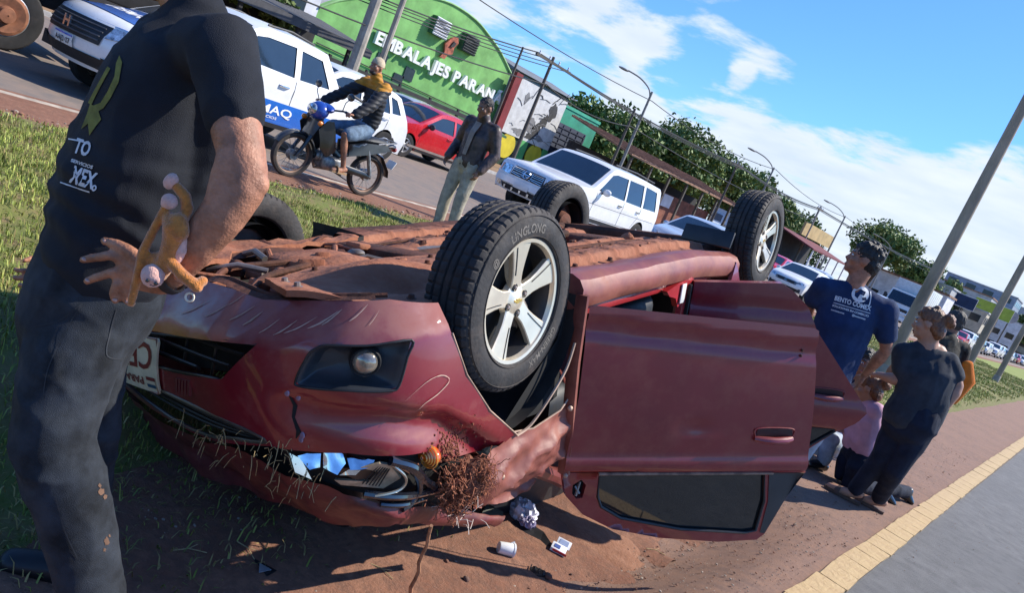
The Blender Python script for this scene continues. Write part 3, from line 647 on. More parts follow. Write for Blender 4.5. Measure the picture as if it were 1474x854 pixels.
    piece([(-.70, .70, 0), (-.82, .685, 0), (-.86, .72, 0), (-.78, .735, 0)], .012, M('lamp_brown', (.09, .05, .03), rough=.5), 'bulb_housing')
    for k in range(6): MB().add(tube([bsurf(-.86 - .008 * k, .672 + .003 * k, .0), bsurf(-.80 - .012 * k, .742 + .002 * k, .004)], .0022, 5)).obj('reflector_rib', BLK, hd)
    GB = M('gloss_black_trim', (.010, .012, .018), rough=.08, coat=1, var=.1)
    for pts, r in (([(-.90, .655), (-1.0, .70), (-1.10, .785), (-1.16, .83)], .016), ([(-.93, .668), (-1.02, .73), (-1.08, .80), (-1.06, .85), (-.98, .86)], .012), ([(-.80, .775), (-.95, .80), (-1.08, .83), (-1.2, .86)], .013), ([(-.86, .82), (-1.0, .845), (-1.14, .87)], .010)):
        MB().add(tube([bsurf(a, b, -.004) for a, b in smooth_curve([(a, b, 0) for a, b in pts], 5) and [(q.x, q.y) for q in smooth_curve([(a, b, 0) for a, b in pts], 5)]], r, 8)).obj('lamp_trim', GB, hd)
    MB().add(tube([bsurf(q.x, q.y, -.012) for q in smooth_curve([(-.90, .662, 0), (-.965, .725, 0), (-.95, .765, 0), (-.84, .78, 0)], 5)], .005, 6)).obj('lamp_chrome_strip', M('dull_chrome', (.55, .50, .42), rough=.25, metal=.8), hd)
    ce = Vector(bsurf(-1.085, .685, .010)); ORA = M('indicator_orange', (.85, .16, .01), rough=.12, coat=1, var=.45, vs=40, col2=(.45, .05, .005))
    MB().add(ellipsoid(ce, (.030, .046, .032), None, 16, 10)).obj('indicator_lamp', ORA, hd, 60)
    for k in range(5): MB().add(lathe([(.010 + .007 * k, .0), (.012 + .007 * k, .004), (.014 + .007 * k, .0)], 20, 'x', ce + Vector((.029 - .005 * k, -.008, 0)))).obj('indicator_ring', M('indicator_bright', (.95, .42, .06), rough=.15, coat=1), hd)
    # ---------------- right wing behind the wheel, crumpled and dusty
    FD = M('wing_dusty_paint', (.21, .045, .034), rough=.58, coat=.05, var=.25, vs=4, dust=.66, dustcol=(.28, .105, .070), ds=4, bump=.10, bs=10)
    fo = [(-.056, .752), (-.17, .768), (-.281, .765), (-.36, .745), (-.425, .705), (-.445, .80), (-.462, .927), (-.462, 1.05), (-.38, 1.07), (-.43, 1.14), (-.42, 1.17), (-.2, 1.15), (.0, 1.10), (.10, 1.02), (.14, .88), (.115, .79)]
    def fendf(x, z):
        y = -.80 - .030 * (1 - abs(math.sin((z - .42 * x) * 22 + .8 * fb((x * 4, z * 4, 2))))) ** 1.4 * sst(.77, .86, z) + .02 * fb((x * 6, 0, z * 8)) + .13 * sst(.93, 1.12, z) - .012 * (1 - abs(math.sin(x * 17 + z * 30))) ** 2 * sst(.85, 1, z)
        return (x, y, z)
    part('front_wing', MB().add(panel(fo, fendf, (), .015, .01, (0, 1, 0))), FD, ang=70)
    EDGE = M('bare_metal_edge', (.48, .33, .24), rough=.6, var=.3, metal=.2)
    mb = MB().add(tube([fendf(*p) for p in fo[:5]], .0035, 6)); mb.add(tube([bsurf(a, b, -.001) for a, b in arch + [(-1.58, .762)]], .0035, 6)); part('wing_edge', mb, EDGE)
    jt = [(-.402, .27), (-.405, .40), (-.408, .55), (-.425, .72), (-.455, .90), (-.462, 1.06)]
    part('door_jamb', MB().add(tube([(x - .002, -.800, z) for x, z in jt], .016, 6, lat=(1, 0, 0), ry=.03)), FD)
    mb = MB()
    for (x, z, r) in ((-.41, .745, .012), (.02, .90, .012), (-.455, 1.06, .012)): mb.add(ellipsoid((x, -.815, z), r, None, 8, 6))
    part('loose_bolts', mb, EDGE)
    # wheel arch liner
    LIN = M('arch_liner', (.020, .018, .017), rough=.75, var=.4, vs=7, dust=.25, dustcol=(.12, .06, .04), ds=5)
    for sg in (-1, 1):
        mb = MB().add(lathe([(.40, sg * .79), (.41, sg * .6), (.40, sg * .42), (.05, sg * .40)], 40, 'y', (.0, 0, .34)))
        vv = mb.v; mb.f = [q for q in mb.f if all(vv[i][2] > .24 for i in q)]; part('wheel_arch_liner', mb, LIN)
    a_ = smooth_curve([(-.06, -.803, .765), (-.14, -.806, .745), (-.24, -.812, .66), (-.33, -.815, .56), (-.375, -.812, .46)], 6)
    part('liner_rim', MB().add(tube(a_, .006, 6)), EDGE)
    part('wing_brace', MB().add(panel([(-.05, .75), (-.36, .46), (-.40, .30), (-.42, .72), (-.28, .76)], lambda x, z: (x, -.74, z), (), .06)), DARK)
    # ---------------- sills, floor, underside
    SILL = M('sill_dusty_paint', (.22, .050, .042), rough=.55, coat=.1, var=.2, vs=5, dust=.62, dustcol=(.33, .12, .07), ds=4, bump=.08, bs=14)
    def sillf(sg):
        prof = [(-.62, .22), (-.70, .205), (-.745, .20), (-.785, .215), (-.805, .25), (-.806, .29), (-.79, .325), (-.76, .34), (-.70, .36)]
        v = []; n = len(prof); K = 24
        for i in range(K + 1):
            x = -.40 - 1.75 * i / K
            for y, z in prof: v.append((x, sg * (y + .006 * fb((x * 4, z * 9, sg))), z + .02 * (i / K) - .012 * fb((x * 3, y * 5, 2))))
        return v, [(i * n + j, i * n + j + 1, (i + 1) * n + j + 1, (i + 1) * n + j) for i in range(K) for j in range(n - 1)] + [tuple(range(n)), tuple(K * n + j for j in range(n))[::-1]]
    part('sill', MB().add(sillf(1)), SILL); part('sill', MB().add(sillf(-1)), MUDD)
    def floorf(u, w):
        x = -.34 - 1.80 * u; y = -.68 + 1.36 * w; z = .215
        ay = abs(y); z += .020
        z -= .036 * sst(.085, .06, abs(ay - .50)) + .012 * sst(.03, .02, abs(ay - .38)); z += .07 * sst(.17, .09, ay); z -= .025 * sst(.06, .02, abs(ay - .26)) * sst(-.5, -.6, x)
        z -= .008 * sst(.025, .01, abs((x * 4.2) % 1 - .5) / 4.2) * (ay > .2) * (ay < .62)
        z += .005 * fb((x * 4, y * 4, 0)) + .002 * fb((x * 17, y * 17, 0)) + (.05 * sst(.60, .68, ay) if False else 0)
        return (x, y, z)
    part('floor_pan', MB().add(grid(150, 110, floorf)), MUD, ang=60)
    # front undertray and crossmembers
    def trayf(x, y):
        z = .205 + .008 * fb((x * 5, y * 5, 1)) - .055 * math.exp(-((x - .25) ** 2 / .05 + (y + .33) ** 2 / .012)) + .05 * math.exp(-((x - .30) ** 2 / .03 + (y + .50) ** 2 / .006)) - .03 * sst(.55, .75, x)
        return (x, y, z)
    tr = [(.77, -.50), (.70, -.34), (.62, -.20), (.35, -.10), (-.1, -.08), (-.30, -.12), (-.32, -.30), (.02, -.42), (.22, -.66), (.45, -.74), (.62, -.68)]
    part('engine_undertray', MB().add(panel(tr, trayf, (), .025, .02, (0, 0, 1))), MUD, ang=60)
    tl_ = [(.72, .05), (.74, .35), (.62, .62), (.3, .68), (.1, .50), (-.3, .46), (-.34, .40), (.1, .36), (.4, .3), (.55, .1)]
    part('engine_undertray', MB().add(panel(tl_, lambda x, y: (x, y, .19 + .03 * fb((x * 4, y * 4, 5)) - .02 * sst(.5, .7, x)), (), .03, .02, (0, 0, 1))), MUD, ang=60)
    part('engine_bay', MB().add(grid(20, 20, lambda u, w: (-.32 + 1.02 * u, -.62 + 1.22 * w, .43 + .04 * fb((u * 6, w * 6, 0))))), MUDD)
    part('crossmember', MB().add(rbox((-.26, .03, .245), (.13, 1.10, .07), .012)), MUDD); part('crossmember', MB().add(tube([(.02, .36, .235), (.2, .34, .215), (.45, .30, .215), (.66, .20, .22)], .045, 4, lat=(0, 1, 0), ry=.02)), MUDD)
    part('crossmember', MB().add(tube([(.70, .5, .24), (.735, .2, .23), (.74, -.1, .235), (.70, -.42, .24)], .024, 4, lat=(1, 0, 0), ry=.018)), MUDD)
    rnd = random.Random(4)
    part('engine_sump', MB().add(rbox((.18, .10, .27), (.32, .24, .16), .04)), MUD); part('gearbox', MB().add(ellipsoid((.12, -.0, .28), (.20, .16, .09), None, 16, 10)), MUD, ang=60)
    for k in range(84):
        x = rnd.uniform(-.2, .72); y = rnd.uniform(-.20, .40); z = rnd.uniform(.20, .29); t = rnd.random(); rz = Matrix.Rotation(rnd.uniform(0, 3), 3, 'Z') @ Matrix.Rotation(rnd.uniform(-.4, .4), 3, 'X')
        if t < .35: mb = MB().add(rbox((x, y, z), (rnd.uniform(.04, .11), rnd.uniform(.03, .07), rnd.uniform(.02, .06)), .008, rz)); nm = 'engine_bracket'
        elif t < .6:
            L_ = rnd.uniform(.08, .3); d = rz @ Vector((1, 0, 0)); mb = MB().add(tube([Vector((x, y, z)), Vector((x, y, z)) + d * L_ * .5 + Vector((0, 0, -.02)), Vector((x, y, z)) + d * L_], rnd.uniform(.006, .013), 8)); nm = 'engine_hose'
        elif t < .85:
            q = lathe([(.005, -.012), (.02, -.012), (.026, -.004), (.026, .02), (.012, .02), (.012, .0)], 14, 'z'); mb = MB().add(([rz @ p * rnd.uniform(.9, 1.0) + Vector((x, y, z)) for p in q[0]], q[1])); nm = 'engine_pulley'
        else: mb = MB().add(ellipsoid((x, y, z), (rnd.uniform(.02, .05), rnd.uniform(.02, .04), .02), rz, 10, 7)); nm = 'engine_clod'
        part(nm, mb, MUD if rnd.random() < .55 else (MUDD if rnd.random() < .7 else STEEL))
    for sg in (-1, 1):
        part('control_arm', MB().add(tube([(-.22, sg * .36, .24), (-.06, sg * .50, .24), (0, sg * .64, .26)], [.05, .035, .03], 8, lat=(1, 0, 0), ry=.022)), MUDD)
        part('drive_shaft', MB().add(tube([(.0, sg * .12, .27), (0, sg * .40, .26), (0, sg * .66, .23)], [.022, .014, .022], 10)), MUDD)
        part('strut', MB().add(tube([(-.02, sg * .60, .27 + .10 * (sg > 0)), (-.04, sg * .56, .62)], .03, 10)), STEEL)
        part('steering_arm', MB().add(tube([(-.13, sg * .3, .25), (-.11, sg * .62, .24)], .011, 8)), MUDD)
        part('rear_spring', MB().add(tube([(-2.42 + .05 * math.cos(a * .55), sg * .50 + .05 * math.sin(a * .55), .28 + .003 * a) for a in range(60)], .008, 6)), MUDD)
        part('trailing_arm', MB().add(tube([(-2.1, sg * .52, .24), (-2.35, sg * .56, .23), (-2.55, sg * .62, .24)], [.035, .04, .05], 8)), MUDD)
    part('rear_axle_beam', MB().add(tube([(-2.46, -.66, .24), (-2.42, -.3, .225), (-2.42, .3, .225), (-2.46, .66, .24)], .045, 10)), MUDD)
    part('fuel_tank', MB().add(rbox((-1.98, .12, .31), (.44, .80, .16), .05, None, 3)), MUDD); part('exhaust_pipe', MB().add(tube([(-.3, .04, .24), (-1.0, .05, .235), (-1.7, .10, .23), (-1.95, .5, .23), (-2.3, .58, .22), (-2.65, .5, .28)], .024, 10)), MUDD)
    part('exhaust_muffler', MB().add(capsule([(-2.72, .25, .30), (-2.72, .62, .30)], [.09, .09], 14)), MUDD)
    for (x, y) in ((.70, -.46), (.62, -.30), (.40, -.18), (.10, -.15), (-.2, -.18), (.20, -.58), (.42, -.66), (.56, -.58), (-.22, -.27), (.02, -.36)):
        part('floor_bolt', MB().add(lathe([(.001, -.012), (.009, -.011), (.011, .0), (.018, .002)], 8, 'z', (x, y, trayf(x, y)[2] - .002))), STEEL if (x > .5) else MUDD)
    for q_ in range(2): part('engine_hose', MB().add(tube(smooth_curve([(.70, -.24 + .2 * q_, .22), (.55, -.12 + .2 * q_, .21), (.30, -.04 + .1 * q_, .205), (.02, .10 + .1 * q_, .21)], 4), .012, 7)), MUDD)
    for y0 in (-.36, -.33, .30):
        part('brake_pipe', MB().add(tube(smooth_curve([(-.30, y0, .225), (-.8, y0 + .01, .215), (-1.4, y0 - .01, .215), (-2.1, y0 + .03, .225)], 4), .007, 6)), MUDD)
    part('heat_shield', MB().add(grid(14, 8, lambda u, w: (-.45 - .7 * u, -.13 + .26 * w, .222 + .06 * (abs(w - .5) * 2) ** 2 * -.5 + .03 + .004 * math.sin(u * 60)))), STEEL)
    for k in range(18):
        x, y = rnd.uniform(-2.0, -.5), rnd.choice((-.62, -.40, -.2, .22, .42, .6)); part('floor_bolt', MB().add(lathe([(.001, -.016), (.011, -.014), (.013, .0), (.02, .002)], 8, 'z', (x, y, .222))), MUDD)
    part('mud_flap', MB().add(rbox((-2.07, -.62, .185), (.02, .30, .10), .006, Matrix.Rotation(.5, 3, 'Y'))), BLK)
    for (x, y, s) in ((-1.22, -.02, .10), (-1.30, .10, .07), (-1.36, -.04, .05), (-1.15, .14, .06), (-.86, .10, .05), (-1.75, -.28, .05), (-1.9, -.38, .045)):
        b = ellipsoid((x, y, .215 ), (s, s * .8, s * .5), None, 16, 10); part('mud_clod', MB().add(([(p + Vector((0, 0, 1)) * .02 * fb(p, 20) + p.normalized() * .02 * fb(p, 14)) for p in b[0]], b[1])), MUD, ang=60)
    for k in range(60):
        x = rnd.uniform(-2.0, -.45); y = rnd.uniform(-.66, .4); b = ellipsoid((x, y, floorf((-.34 - x) / 1.8, (y + .68) / 1.36)[2] - .004), (rnd.uniform(.005, .016), rnd.uniform(.004, .010), .006), None, 7, 5); part('mud_crumb', MB().add(b), MUD if k % 3 else MUDD)
    # rear underside, bumper, body shell
    part('boot_floor', MB().add(grid(24, 24, lambda u, w: (-2.14 - .80 * u, -.68 + 1.36 * w, .34 - .08 * sst(.2, .4, u) * sst(.5, .3, abs(w - .5)) + .01 * fb((u * 7, w * 7, 2))))), MUDD, ang=60)
    def rearb(u, w): 
        a = (u - .5) * 2; x = -2.65 - .38 * max(0, 1 - abs(a) ** 3.2) ** .4545; return (x + .05 * (abs(w - .4)) ** 2, -.83 * a, .52 + .22 * w)
    part('rear_bumper', MB().add(grid(40, 8, rearb)), PAINT2)
    def sidey(x, z, sg): 
        t = sst(.95, 1.46, z); return sg * (.82 - .20 * t * t - .03 * sst(-2.3, -3.1, x) - .02 * sst(.4, .2, z))
    lo = [(.44, .19), (.30, .26), (.33, .40), (.26, .60), (.05, .70), (-.18, .68), (-.34, .50), (-.37, .42), (-.40, .38), (-2.12, .38), (-2.17, .42), (-2.3, .62), (-2.53, .69), (-2.76, .62), (-2.88, .60), (-3.0, .60), (-3.05, .72), (-3.02, .95), (-2.75, 1.40), (-2.5, 1.46), (-1.0, 1.45), (-.75, 1.38), (-.1, 1.0), (.55, .86), (.72, .7)]
    wins = [[(-.55, 1.05), (-1.38, 1.05), (-1.36, 1.38), (-.92, 1.37)], [(-1.46, 1.05), (-2.25, 1.05), (-2.42, 1.2), (-2.2, 1.38), (-1.44, 1.38)]]
    part('left_side', MB().add(panel(lo, lambda x, z: (x, sidey(x, z, 1), z), wins, .08)), PAINT2, ang=50)
    for wn in wins: part('side_window', MB().add(panel(wn, lambda x, z: (x, sidey(x, z, 1) - .012, z), (), .1)), GLASSK)
    rq = [(-2.08, .30), (-2.17, .42), (-2.3, .60), (-2.53, .66), (-2.74, .62), (-2.84, .60), (-2.95, .60), (-3.02, .72), (-3.0, .95), (-2.75, 1.40), (-2.5, 1.46), (-2.2, 1.42), (-2.35, 1.05), (-2.30, .85), (-2.12, .62), (-2.02, .40)]
    part('rear_quarter', MB().add(panel(rq, lambda x, z: (x, sidey(x, z, -1), z), (), .06, .02, (0, 1, 0))), PAINT, ang=50)
    part('roof', MB().add(grid(20, 16, lambda u, w: (-.85 - 1.75 * u, -.60 + 1.2 * w, 1.42 - .05 * (abs(w - .5) * 2) ** 2 + (.02 if u > .3 else 0) + .025 * fb((u * 4, w * 4, 0)) - .10 * sst(.45, .0, u) - .16 * sst(.3, 1, w)))), PAINT2, ang=60)
    part('tailgate', MB().add(grid(16, 14, lambda u, w: (-3.0 + .35 * w ** 1.3 - .07 * (1 - (abs(u - .5) * 2) ** 2), (-.72 + 1.44 * u) * (1 - .18 * w), .72 + .68 * w))), PAINT2, ang=60)
    part('tailgate_glass', MB().add(grid(10, 8, lambda u, w: (-2.93 + .28 * w, -.56 + 1.12 * u, 1.02 + .32 * w))), GLASSK)
    for p0, p1, p2 in (((-.30, -.74, 1.0), (-.55, -.70, 1.14), (-.95, -.58, 1.38)),): part('windscreen_pillar', MB().add(tube([p0, p1, p2], .035, 8)), PAINT2)
    part('centre_pillar', MB().add(tube([(-1.50, -.765, .30), (-1.50, -.765, .6), (-1.52, -.76, .95), (-1.54, -.62, 1.40)], [.07, .06, .05, .04], 8, lat=(1, 0, 0), ry=.03)), RED)
    part('windscreen', MB().add(grid(10, 8, lambda u, w: (-.18 - .62 * w, (-.66 + 1.32 * u) * (1 - .1 * w), .98 + .30 * w + .02 * fb((u * 5, w * 5, 9))))), GLASSK)
    # interior
    part('inner_floor', MB().add(grid(6, 6, lambda u, w: (-.4 - 1.8 * u, -.70 + 1.38 * w, .40))), M('carpet_dark', (.02, .02, .022), rough=.95))
    part('bulkhead', MB().add(grid(4, 6, lambda u, w: (-.36 - .02 * u, -.74 + 1.48 * w, .3 + .72 * u))), DARK)
    part('inner_sill', MB().add(rbox((-1.25, -.72, .355), (1.7, .07, .07), .02)), RED)
    part('seat_base', MB().add(rbox((-1.28, -.38, .56), (.5, .48, .2), .06, None, 3)), BLK); part('seat_back', MB().add(rbox((-1.58, -.38, .90), (.16, .46, .62), .06, Matrix.Rotation(-.25, 3, 'Y'), 3)), BLK)
    part('dashboard', MB().add(rbox((-.52, 0, .85), (.34, 1.36, .24), .08, None, 3)), BLK)
    part('rear_seat', MB().add(rbox((-2.2, 0, .75), (.3, 1.2, .6), .08, None, 3)), BLK)
    lab = part('white_label', MB().add(rbox((-1.42, -.795, .40), (.05, .008, .10), .003)), M('label_white', (.75, .74, .72), rough=.6))
    part('seat_belt', MB().add(tube([(-1.49, -.80, .36), (-1.49, -.80, .55)], .012, 4)), BLK)
    part('red_bracket', MB().add(panel([(-1.50, .33), (-1.36, .345), (-1.24, .37), (-1.28, .40), (-1.36, .42), (-1.40, .47), (-1.52, .47)], lambda x, z: (x, -.787, z), (), .04, .03, (0, 1, 0))), RED)
    # ---------------- doors
    def door(hx, ang, name, skin, wins_, frame, label=None):
        a = R_(ang); e = Vector((-math.cos(a), -math.sin(a), 0)); n = Vector((math.sin(a), -math.cos(a), 0)); h = Vector((hx, -.80, 0))
        def P(Lc, z, off=0.):
            off += .030 * (1 - ((z - .62) / .5) ** 2) if z < 1.05 else -.01
            return h + e * Lc + n * off + Vector((0, 0, z))
        return P, n
    P, n = door(-.45, 40, '', None, None, None)
    def crease(Lc, z):           # pressed mould line low on the door, shoulder at the waist, dents
        zc = .365 + .062 * Lc; d = -.016 * sst(zc - .004, zc + .006, z) + .016 * sst(zc + .02, zc + .10, z) * 1.0
        d += .010 * sst(zc + .05, zc + .03, z)
        d += -.010 * math.exp(-((Lc - .57) ** 2 / .004 + (z - .835) ** 2 / .0012)) + .004 * math.exp(-((Lc - .60) ** 2 / .006 + (z - .87) ** 2 / .0008)) + .0012 * fb((Lc * 3, z * 3, 3), 1, 2)
        return d + .012 * sst(.96, 1.0, z) * sst(1.06, 1.03, z)
    sk = [(.0, .318), (.03, .312), (1.03, .358), (1.055, .37), (1.115, .70), (1.165, 1.0), (1.165, 1.045), (.02, 1.052), (.0, 1.03), (.012, .70)]
    fd = part('front_door', MB().add(panel(sk, lambda a, z: P(a, z, crease(a, z)), (), .021, .05, -n)), DOORP, ang=50)
    DB = M('door_inner_trim', (.03, .028, .028), rough=.7)
    MB().add(panel([(.03, .34), (1.02, .38), (1.12, 1.04), (.03, 1.04)], lambda a, z: P(a, z, -.062), (), .1)).obj('inner_trim', DB, fd)
    fo_ = [(.0, 1.053), (1.165, 1.046), (1.10, 1.20), (1.035, 1.37), (1.0, 1.40), (.80, 1.405), (.50, 1.375), (.27, 1.325), (.12, 1.25), (.03, 1.16)]
    gl = [(.166, 1.062), (.965, 1.062), (.995, 1.20), (.985, 1.352), (.93, 1.362), (.60, 1.335), (.30, 1.272), (.20, 1.215), (.176, 1.165)]
    mh = [(.055, 1.11), (.09, 1.085), (.115, 1.11), (.108, 1.17), (.08, 1.175), (.058, 1.15)]
    MB().add(panel(fo_, lambda a, z: P(a, z, .012), [gl, mh], .03, .035, -n)).obj('window_frame', DOORP, fd, 50)
    MB().add(panel(gl, lambda a, z: P(a, z, .0), (), .06)).obj('door_window', GLASSK, fd)
    MB().add(panel([(.985, 1.055), (1.155, 1.05), (1.09, 1.215), (1.03, 1.365), (1.005, 1.36), (1.012, 1.2)], lambda a, z: P(a, z, .016), (), .04)).obj('pillar_trim', M('satin_black', (.03, .032, .036), rough=.45, var=.15, dust=.2), fd)
    MB().add(tube([P(a, z, .010) for a, z in gl], .007, 6, closed=True)).obj('window_seal', BLK, fd)
    MB().add(tube([P(a, 1.053, .022) for a in (.16, .5, .8, 1.0)], .008, 6)).obj('waist_seal', M('waist_seal_worn', (.30, .19, .13), rough=.6, var=.4, vs=14), fd)
    MB().add(panel(mh, lambda a, z: P(a, z, -.02), (), .03)).obj('mirror_hole', DARK, fd)
    for q in ((.07, 1.12, .09, 1.15), (.09, 1.10, .075, 1.16)): MB().add(tube([P(q[0], q[1], .0), P(q[2], q[3], .012)], .006, 5)).obj('mirror_remains', STEEL, fd)
    def handle(P, L0, L1, z, par, w=.036):
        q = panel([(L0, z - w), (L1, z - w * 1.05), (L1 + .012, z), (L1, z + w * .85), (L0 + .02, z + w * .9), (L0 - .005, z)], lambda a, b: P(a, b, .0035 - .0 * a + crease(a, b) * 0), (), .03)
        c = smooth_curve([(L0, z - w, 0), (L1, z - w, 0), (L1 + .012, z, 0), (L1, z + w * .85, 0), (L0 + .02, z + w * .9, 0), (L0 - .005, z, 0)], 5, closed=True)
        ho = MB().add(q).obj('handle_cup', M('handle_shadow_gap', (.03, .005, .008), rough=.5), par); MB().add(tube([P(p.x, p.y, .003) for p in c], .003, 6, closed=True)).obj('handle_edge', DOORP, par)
        MB().add(tube([P(L0 - .008, z + .012, .006), P(L0 + .03, z + .012, .022), P((L0 + L1) / 2, z + .014, .026), P(L1 - .03, z + .012, .022), P(L1 + .008, z + .012, .006)], [.012, .016, .017, .016, .012], 10, lat=tuple(n), ry=None)).obj('handle', DOORP, par)
    handle(P, .865, 1.035, .865, fd)
    for a in (.955, .985): MB().add(ellipsoid(P(1.0, .42 + .08 * (a - .9) * 10, crease(1.0, .5) + .001), (.006, .006, .006), None, 7, 5)).obj('mud_spot', MUDD, fd)
    P2, n2 = door(-1.52, 55, '', None, None, None); P = P2; n = n2
    sk2 = [(.0, .345), (.44, .30), (.50, .33), (.60, .41), (.66, .52), (1.0, .90), (1.01, .93), (.97, 1.0), (.72, 1.235), (.0, 1.235)]
    qg = [(.42, 1.07), (.88, 1.055), (.89, 1.065), (.74, 1.19), (.42, 1.20)]
    def cr2(a, z): return -.014 * sst(.0, .02, z - (.42 - .05 * a)) + .014 * sst(.02, .10, z - (.42 - .05 * a)) + .018 * sst(.86, .93, z) * sst(1.04, .96, z)
    rd = part('rear_door', MB().add(panel(sk2, lambda a, z: P2(a, z, cr2(a, z)), [qg], .03, .05, -n2)), DOORP, ang=50)
    MB().add(panel([(.02, .37), (.42, .34), (.62, .52), (.95, .92), (.7, 1.05), (.02, 1.05)], lambda a, z: P2(a, z, -.065), (), .1)).obj('inner_trim', DB, rd)
    MB().add(panel(qg, lambda a, z: P2(a, z, -.006), (), .06)).obj('door_window', GLASSK, rd); MB().add(tube([P2(a, z, .002) for a, z in qg], .007, 6, closed=True)).obj('window_seal', BLK, rd)
    handle(P2, .71, .86, .855, rd, .03)
    # ---------------- wheels
    def wheel(c, R, nm, letters, spin, right=True):
        sg = -1 if right else 1; w = .19; c = Vector(c)
        prof = []   # (radius, y from inner to outer)
        tw = w * .40
        for t in (-1, -.72, -.68, -.60, -.56, -.26, -.22, -.15, -.11, .11, .15, .22, .26, .56, .60, .68, .72, 1): 
            gr_ = t in (-.68, -.60, -.22, -.15, .15, .22, .60, .68); prof.append((R - (.008 if gr_ else 0) - .006 * abs(t) ** 3, t * tw))
        side = [(R - .016, w * .455), (R - .034, w * .492), (R - .065, w * .515), (R - .09, w * .505), (R - .105, w * .47), (R - .112, w * .42)]
        full = [(r, -y) for r, y in side[::-1]] + prof + side
        N_ = 270; v = []; f = []; K = len(full)
        for j in range(N_):
            a = 2 * PI * j / N_; sp = (j % 5 == 0)
            for i, (r, y) in enumerate(full):
                rr = r
                if sp and (i in (6, 7, K - 8, K - 7) or i in (5, K - 6)): rr -= .006
                if sp and i in (10, 11, K - 12, K - 11): rr -= .003
                v.append((rr * math.cos(a), sg * y, rr * math.sin(a)))
        for j in range(N_):
            j2 = (j + 1) % N_
            for i in range(K - 1): f.append((j * K + i, j * K + i + 1, j2 * K + i + 1, j2 * K + i))
        tag_ = lambda o: o
        mk = lambda mb, n_, mat, par, ang=35: mb.obj(n_, mat, par, ang)
        ty = mk(MB().add((v, f)), nm, RUB, root, 28); ty.location = c
        rr = R - .108; yo = sg * w * .43
        # sidewall circles and lettering
        for r_, h in ((R - .028, .490), (R - .098, .498)): mk(MB().add(lathe([(r_ - .002, sg * w * (h + .0)), (r_, sg * w * (h + .018)), (r_ + .002, sg * w * h)], 72, 'y')), 'sidewall_ring', RUB, ty)
        for s_, a0, hgt, inv in letters:
            tv, tf = text_mesh(s_, 1, 0, .02); x0 = min(p[0] for p in tv); arc = hgt / (R - .065)
            vv_ = []
            for p in tv:
                if not inv: r_ = R - .084 + p[1] * hgt * 1.0; a = a0 - (p[0] - x0) * arc * .95
                else: r_ = R - .045 - p[1] * hgt * 1.0; a = a0 + (p[0] - x0) * arc * .95
                yy = itp(R - r_, [.03, .065, .09], [w * .492, w * .515, w * .505]) + .0012
                vv_.append((r_ * math.cos(a), sg * yy, r_ * math.sin(a)))
            mk(MB().add((vv_, tf)), 'lettering', RUBT, ty, None)
        mk(MB().add(lathe([(rr + .004, yo), (rr, yo + sg * .006), (rr - .012, yo + sg * .004), (rr - .018, yo - sg * .012)], 64, 'y')), 'rim_lip', ALLOY, ty)
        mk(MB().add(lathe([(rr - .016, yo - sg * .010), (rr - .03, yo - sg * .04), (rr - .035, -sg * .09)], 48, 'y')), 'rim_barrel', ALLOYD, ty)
        mk(MB().add(lathe([(.02, yo - sg * .085), (.125, yo - sg * .085), (.125, yo - sg * .105)], 40, 'y')), 'brake_disc', M('brake_disc', (.16, .13, .11), rough=.5, metal=.6, var=.3), ty)
        mk(MB().add(rbox((-.09, yo - sg * .075, .07), (.06, .05, .10), .015, Matrix.Rotation(.8, 3, 'Y'))), 'brake_caliper', STEEL, ty)
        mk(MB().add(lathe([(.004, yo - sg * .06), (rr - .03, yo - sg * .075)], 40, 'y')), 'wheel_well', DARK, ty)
        for k in range(5):
            a = spin + k * 2 * PI / 5; q = Matrix.Rotation(-a, 3, 'Y')
            secs = [(.030, .034), (.060, .030), (.095, .029), (.130, .035), (.165, .044), (rr - .012, .056)]
            v = []; m_ = 6
            for r_, hw in secs:
                y_ = yo + sg * (-.012 - .014 * (1 - (r_ / rr)) * 1.2 + .012 * (r_ / rr))
                for (x_, dy) in ((-hw, -.020), (-hw, -.003), (-hw + .004, 0), (hw - .004, 0), (hw, -.003), (hw, -.020)): v.append(q @ Vector((r_, y_ + sg * dy, x_)))
            f = [(i * m_ + j, i * m_ + j + 1, (i + 1) * m_ + j + 1, (i + 1) * m_ + j) for i in range(len(secs) - 1) for j in range(m_ - 1)]
            so_ = MB().add((v, f)).obj('rim_spoke', ALLOY, ty, 30)
            ln = [q @ Vector((r_, yo + sg * (-.012 - .014 * (1 - r_ / rr) * 1.2 + .012 * r_ / rr) + sg * .0006, hw * .55)) for r_, hw in secs[2:]]
            if True: MB().add(tube(ln, .0022, 4)).obj('spoke_groove', BLK, ty)
        mk(MB().add(lathe([(.001, yo - sg * .014), (.028, yo - sg * .015), (.036, yo - sg * .020), (.062, yo - sg * .026), (.068, yo - sg * .045)], 40, 'y')), 'rim_hub', ALLOY, ty)
        gold = M('emblem_gold', (.65, .42, .10), rough=.3, metal=.7)
        em = [(-.021, -.004), (-.008, -.004), (-.008, -.008), (.008, -.008), (.008, -.004), (.021, -.004), (.018, .004), (.008, .004), (.008, .008), (-.008, .008), (-.008, .004), (-.024, .004)]
        mk(MB().add(prism(em, lambda u, w_, d: Vector((u, yo - sg * .014 + sg * d, w_)), .003)), 'wheel_emblem', gold, ty)
        for k in range(4):
            a = PI / 2 * k + .35; p = Vector((.05 * math.cos(a), yo - sg * .020, .05 * math.sin(a)))
            mk(MB().add(lathe([(.0135, -sg * .006), (.0135, sg * .002), (.011, sg * .002), (.010, -sg * .006)], 12, 'y', p)), 'nut_recess', BLK, ty); mk(MB().add(lathe([(.001, sg * .007), (.006, sg * .006), (.0085, sg * .002), (.0085, -sg * .004)], 8, 'y', p)), 'wheel_nut', STEEL, ty)
        return ty
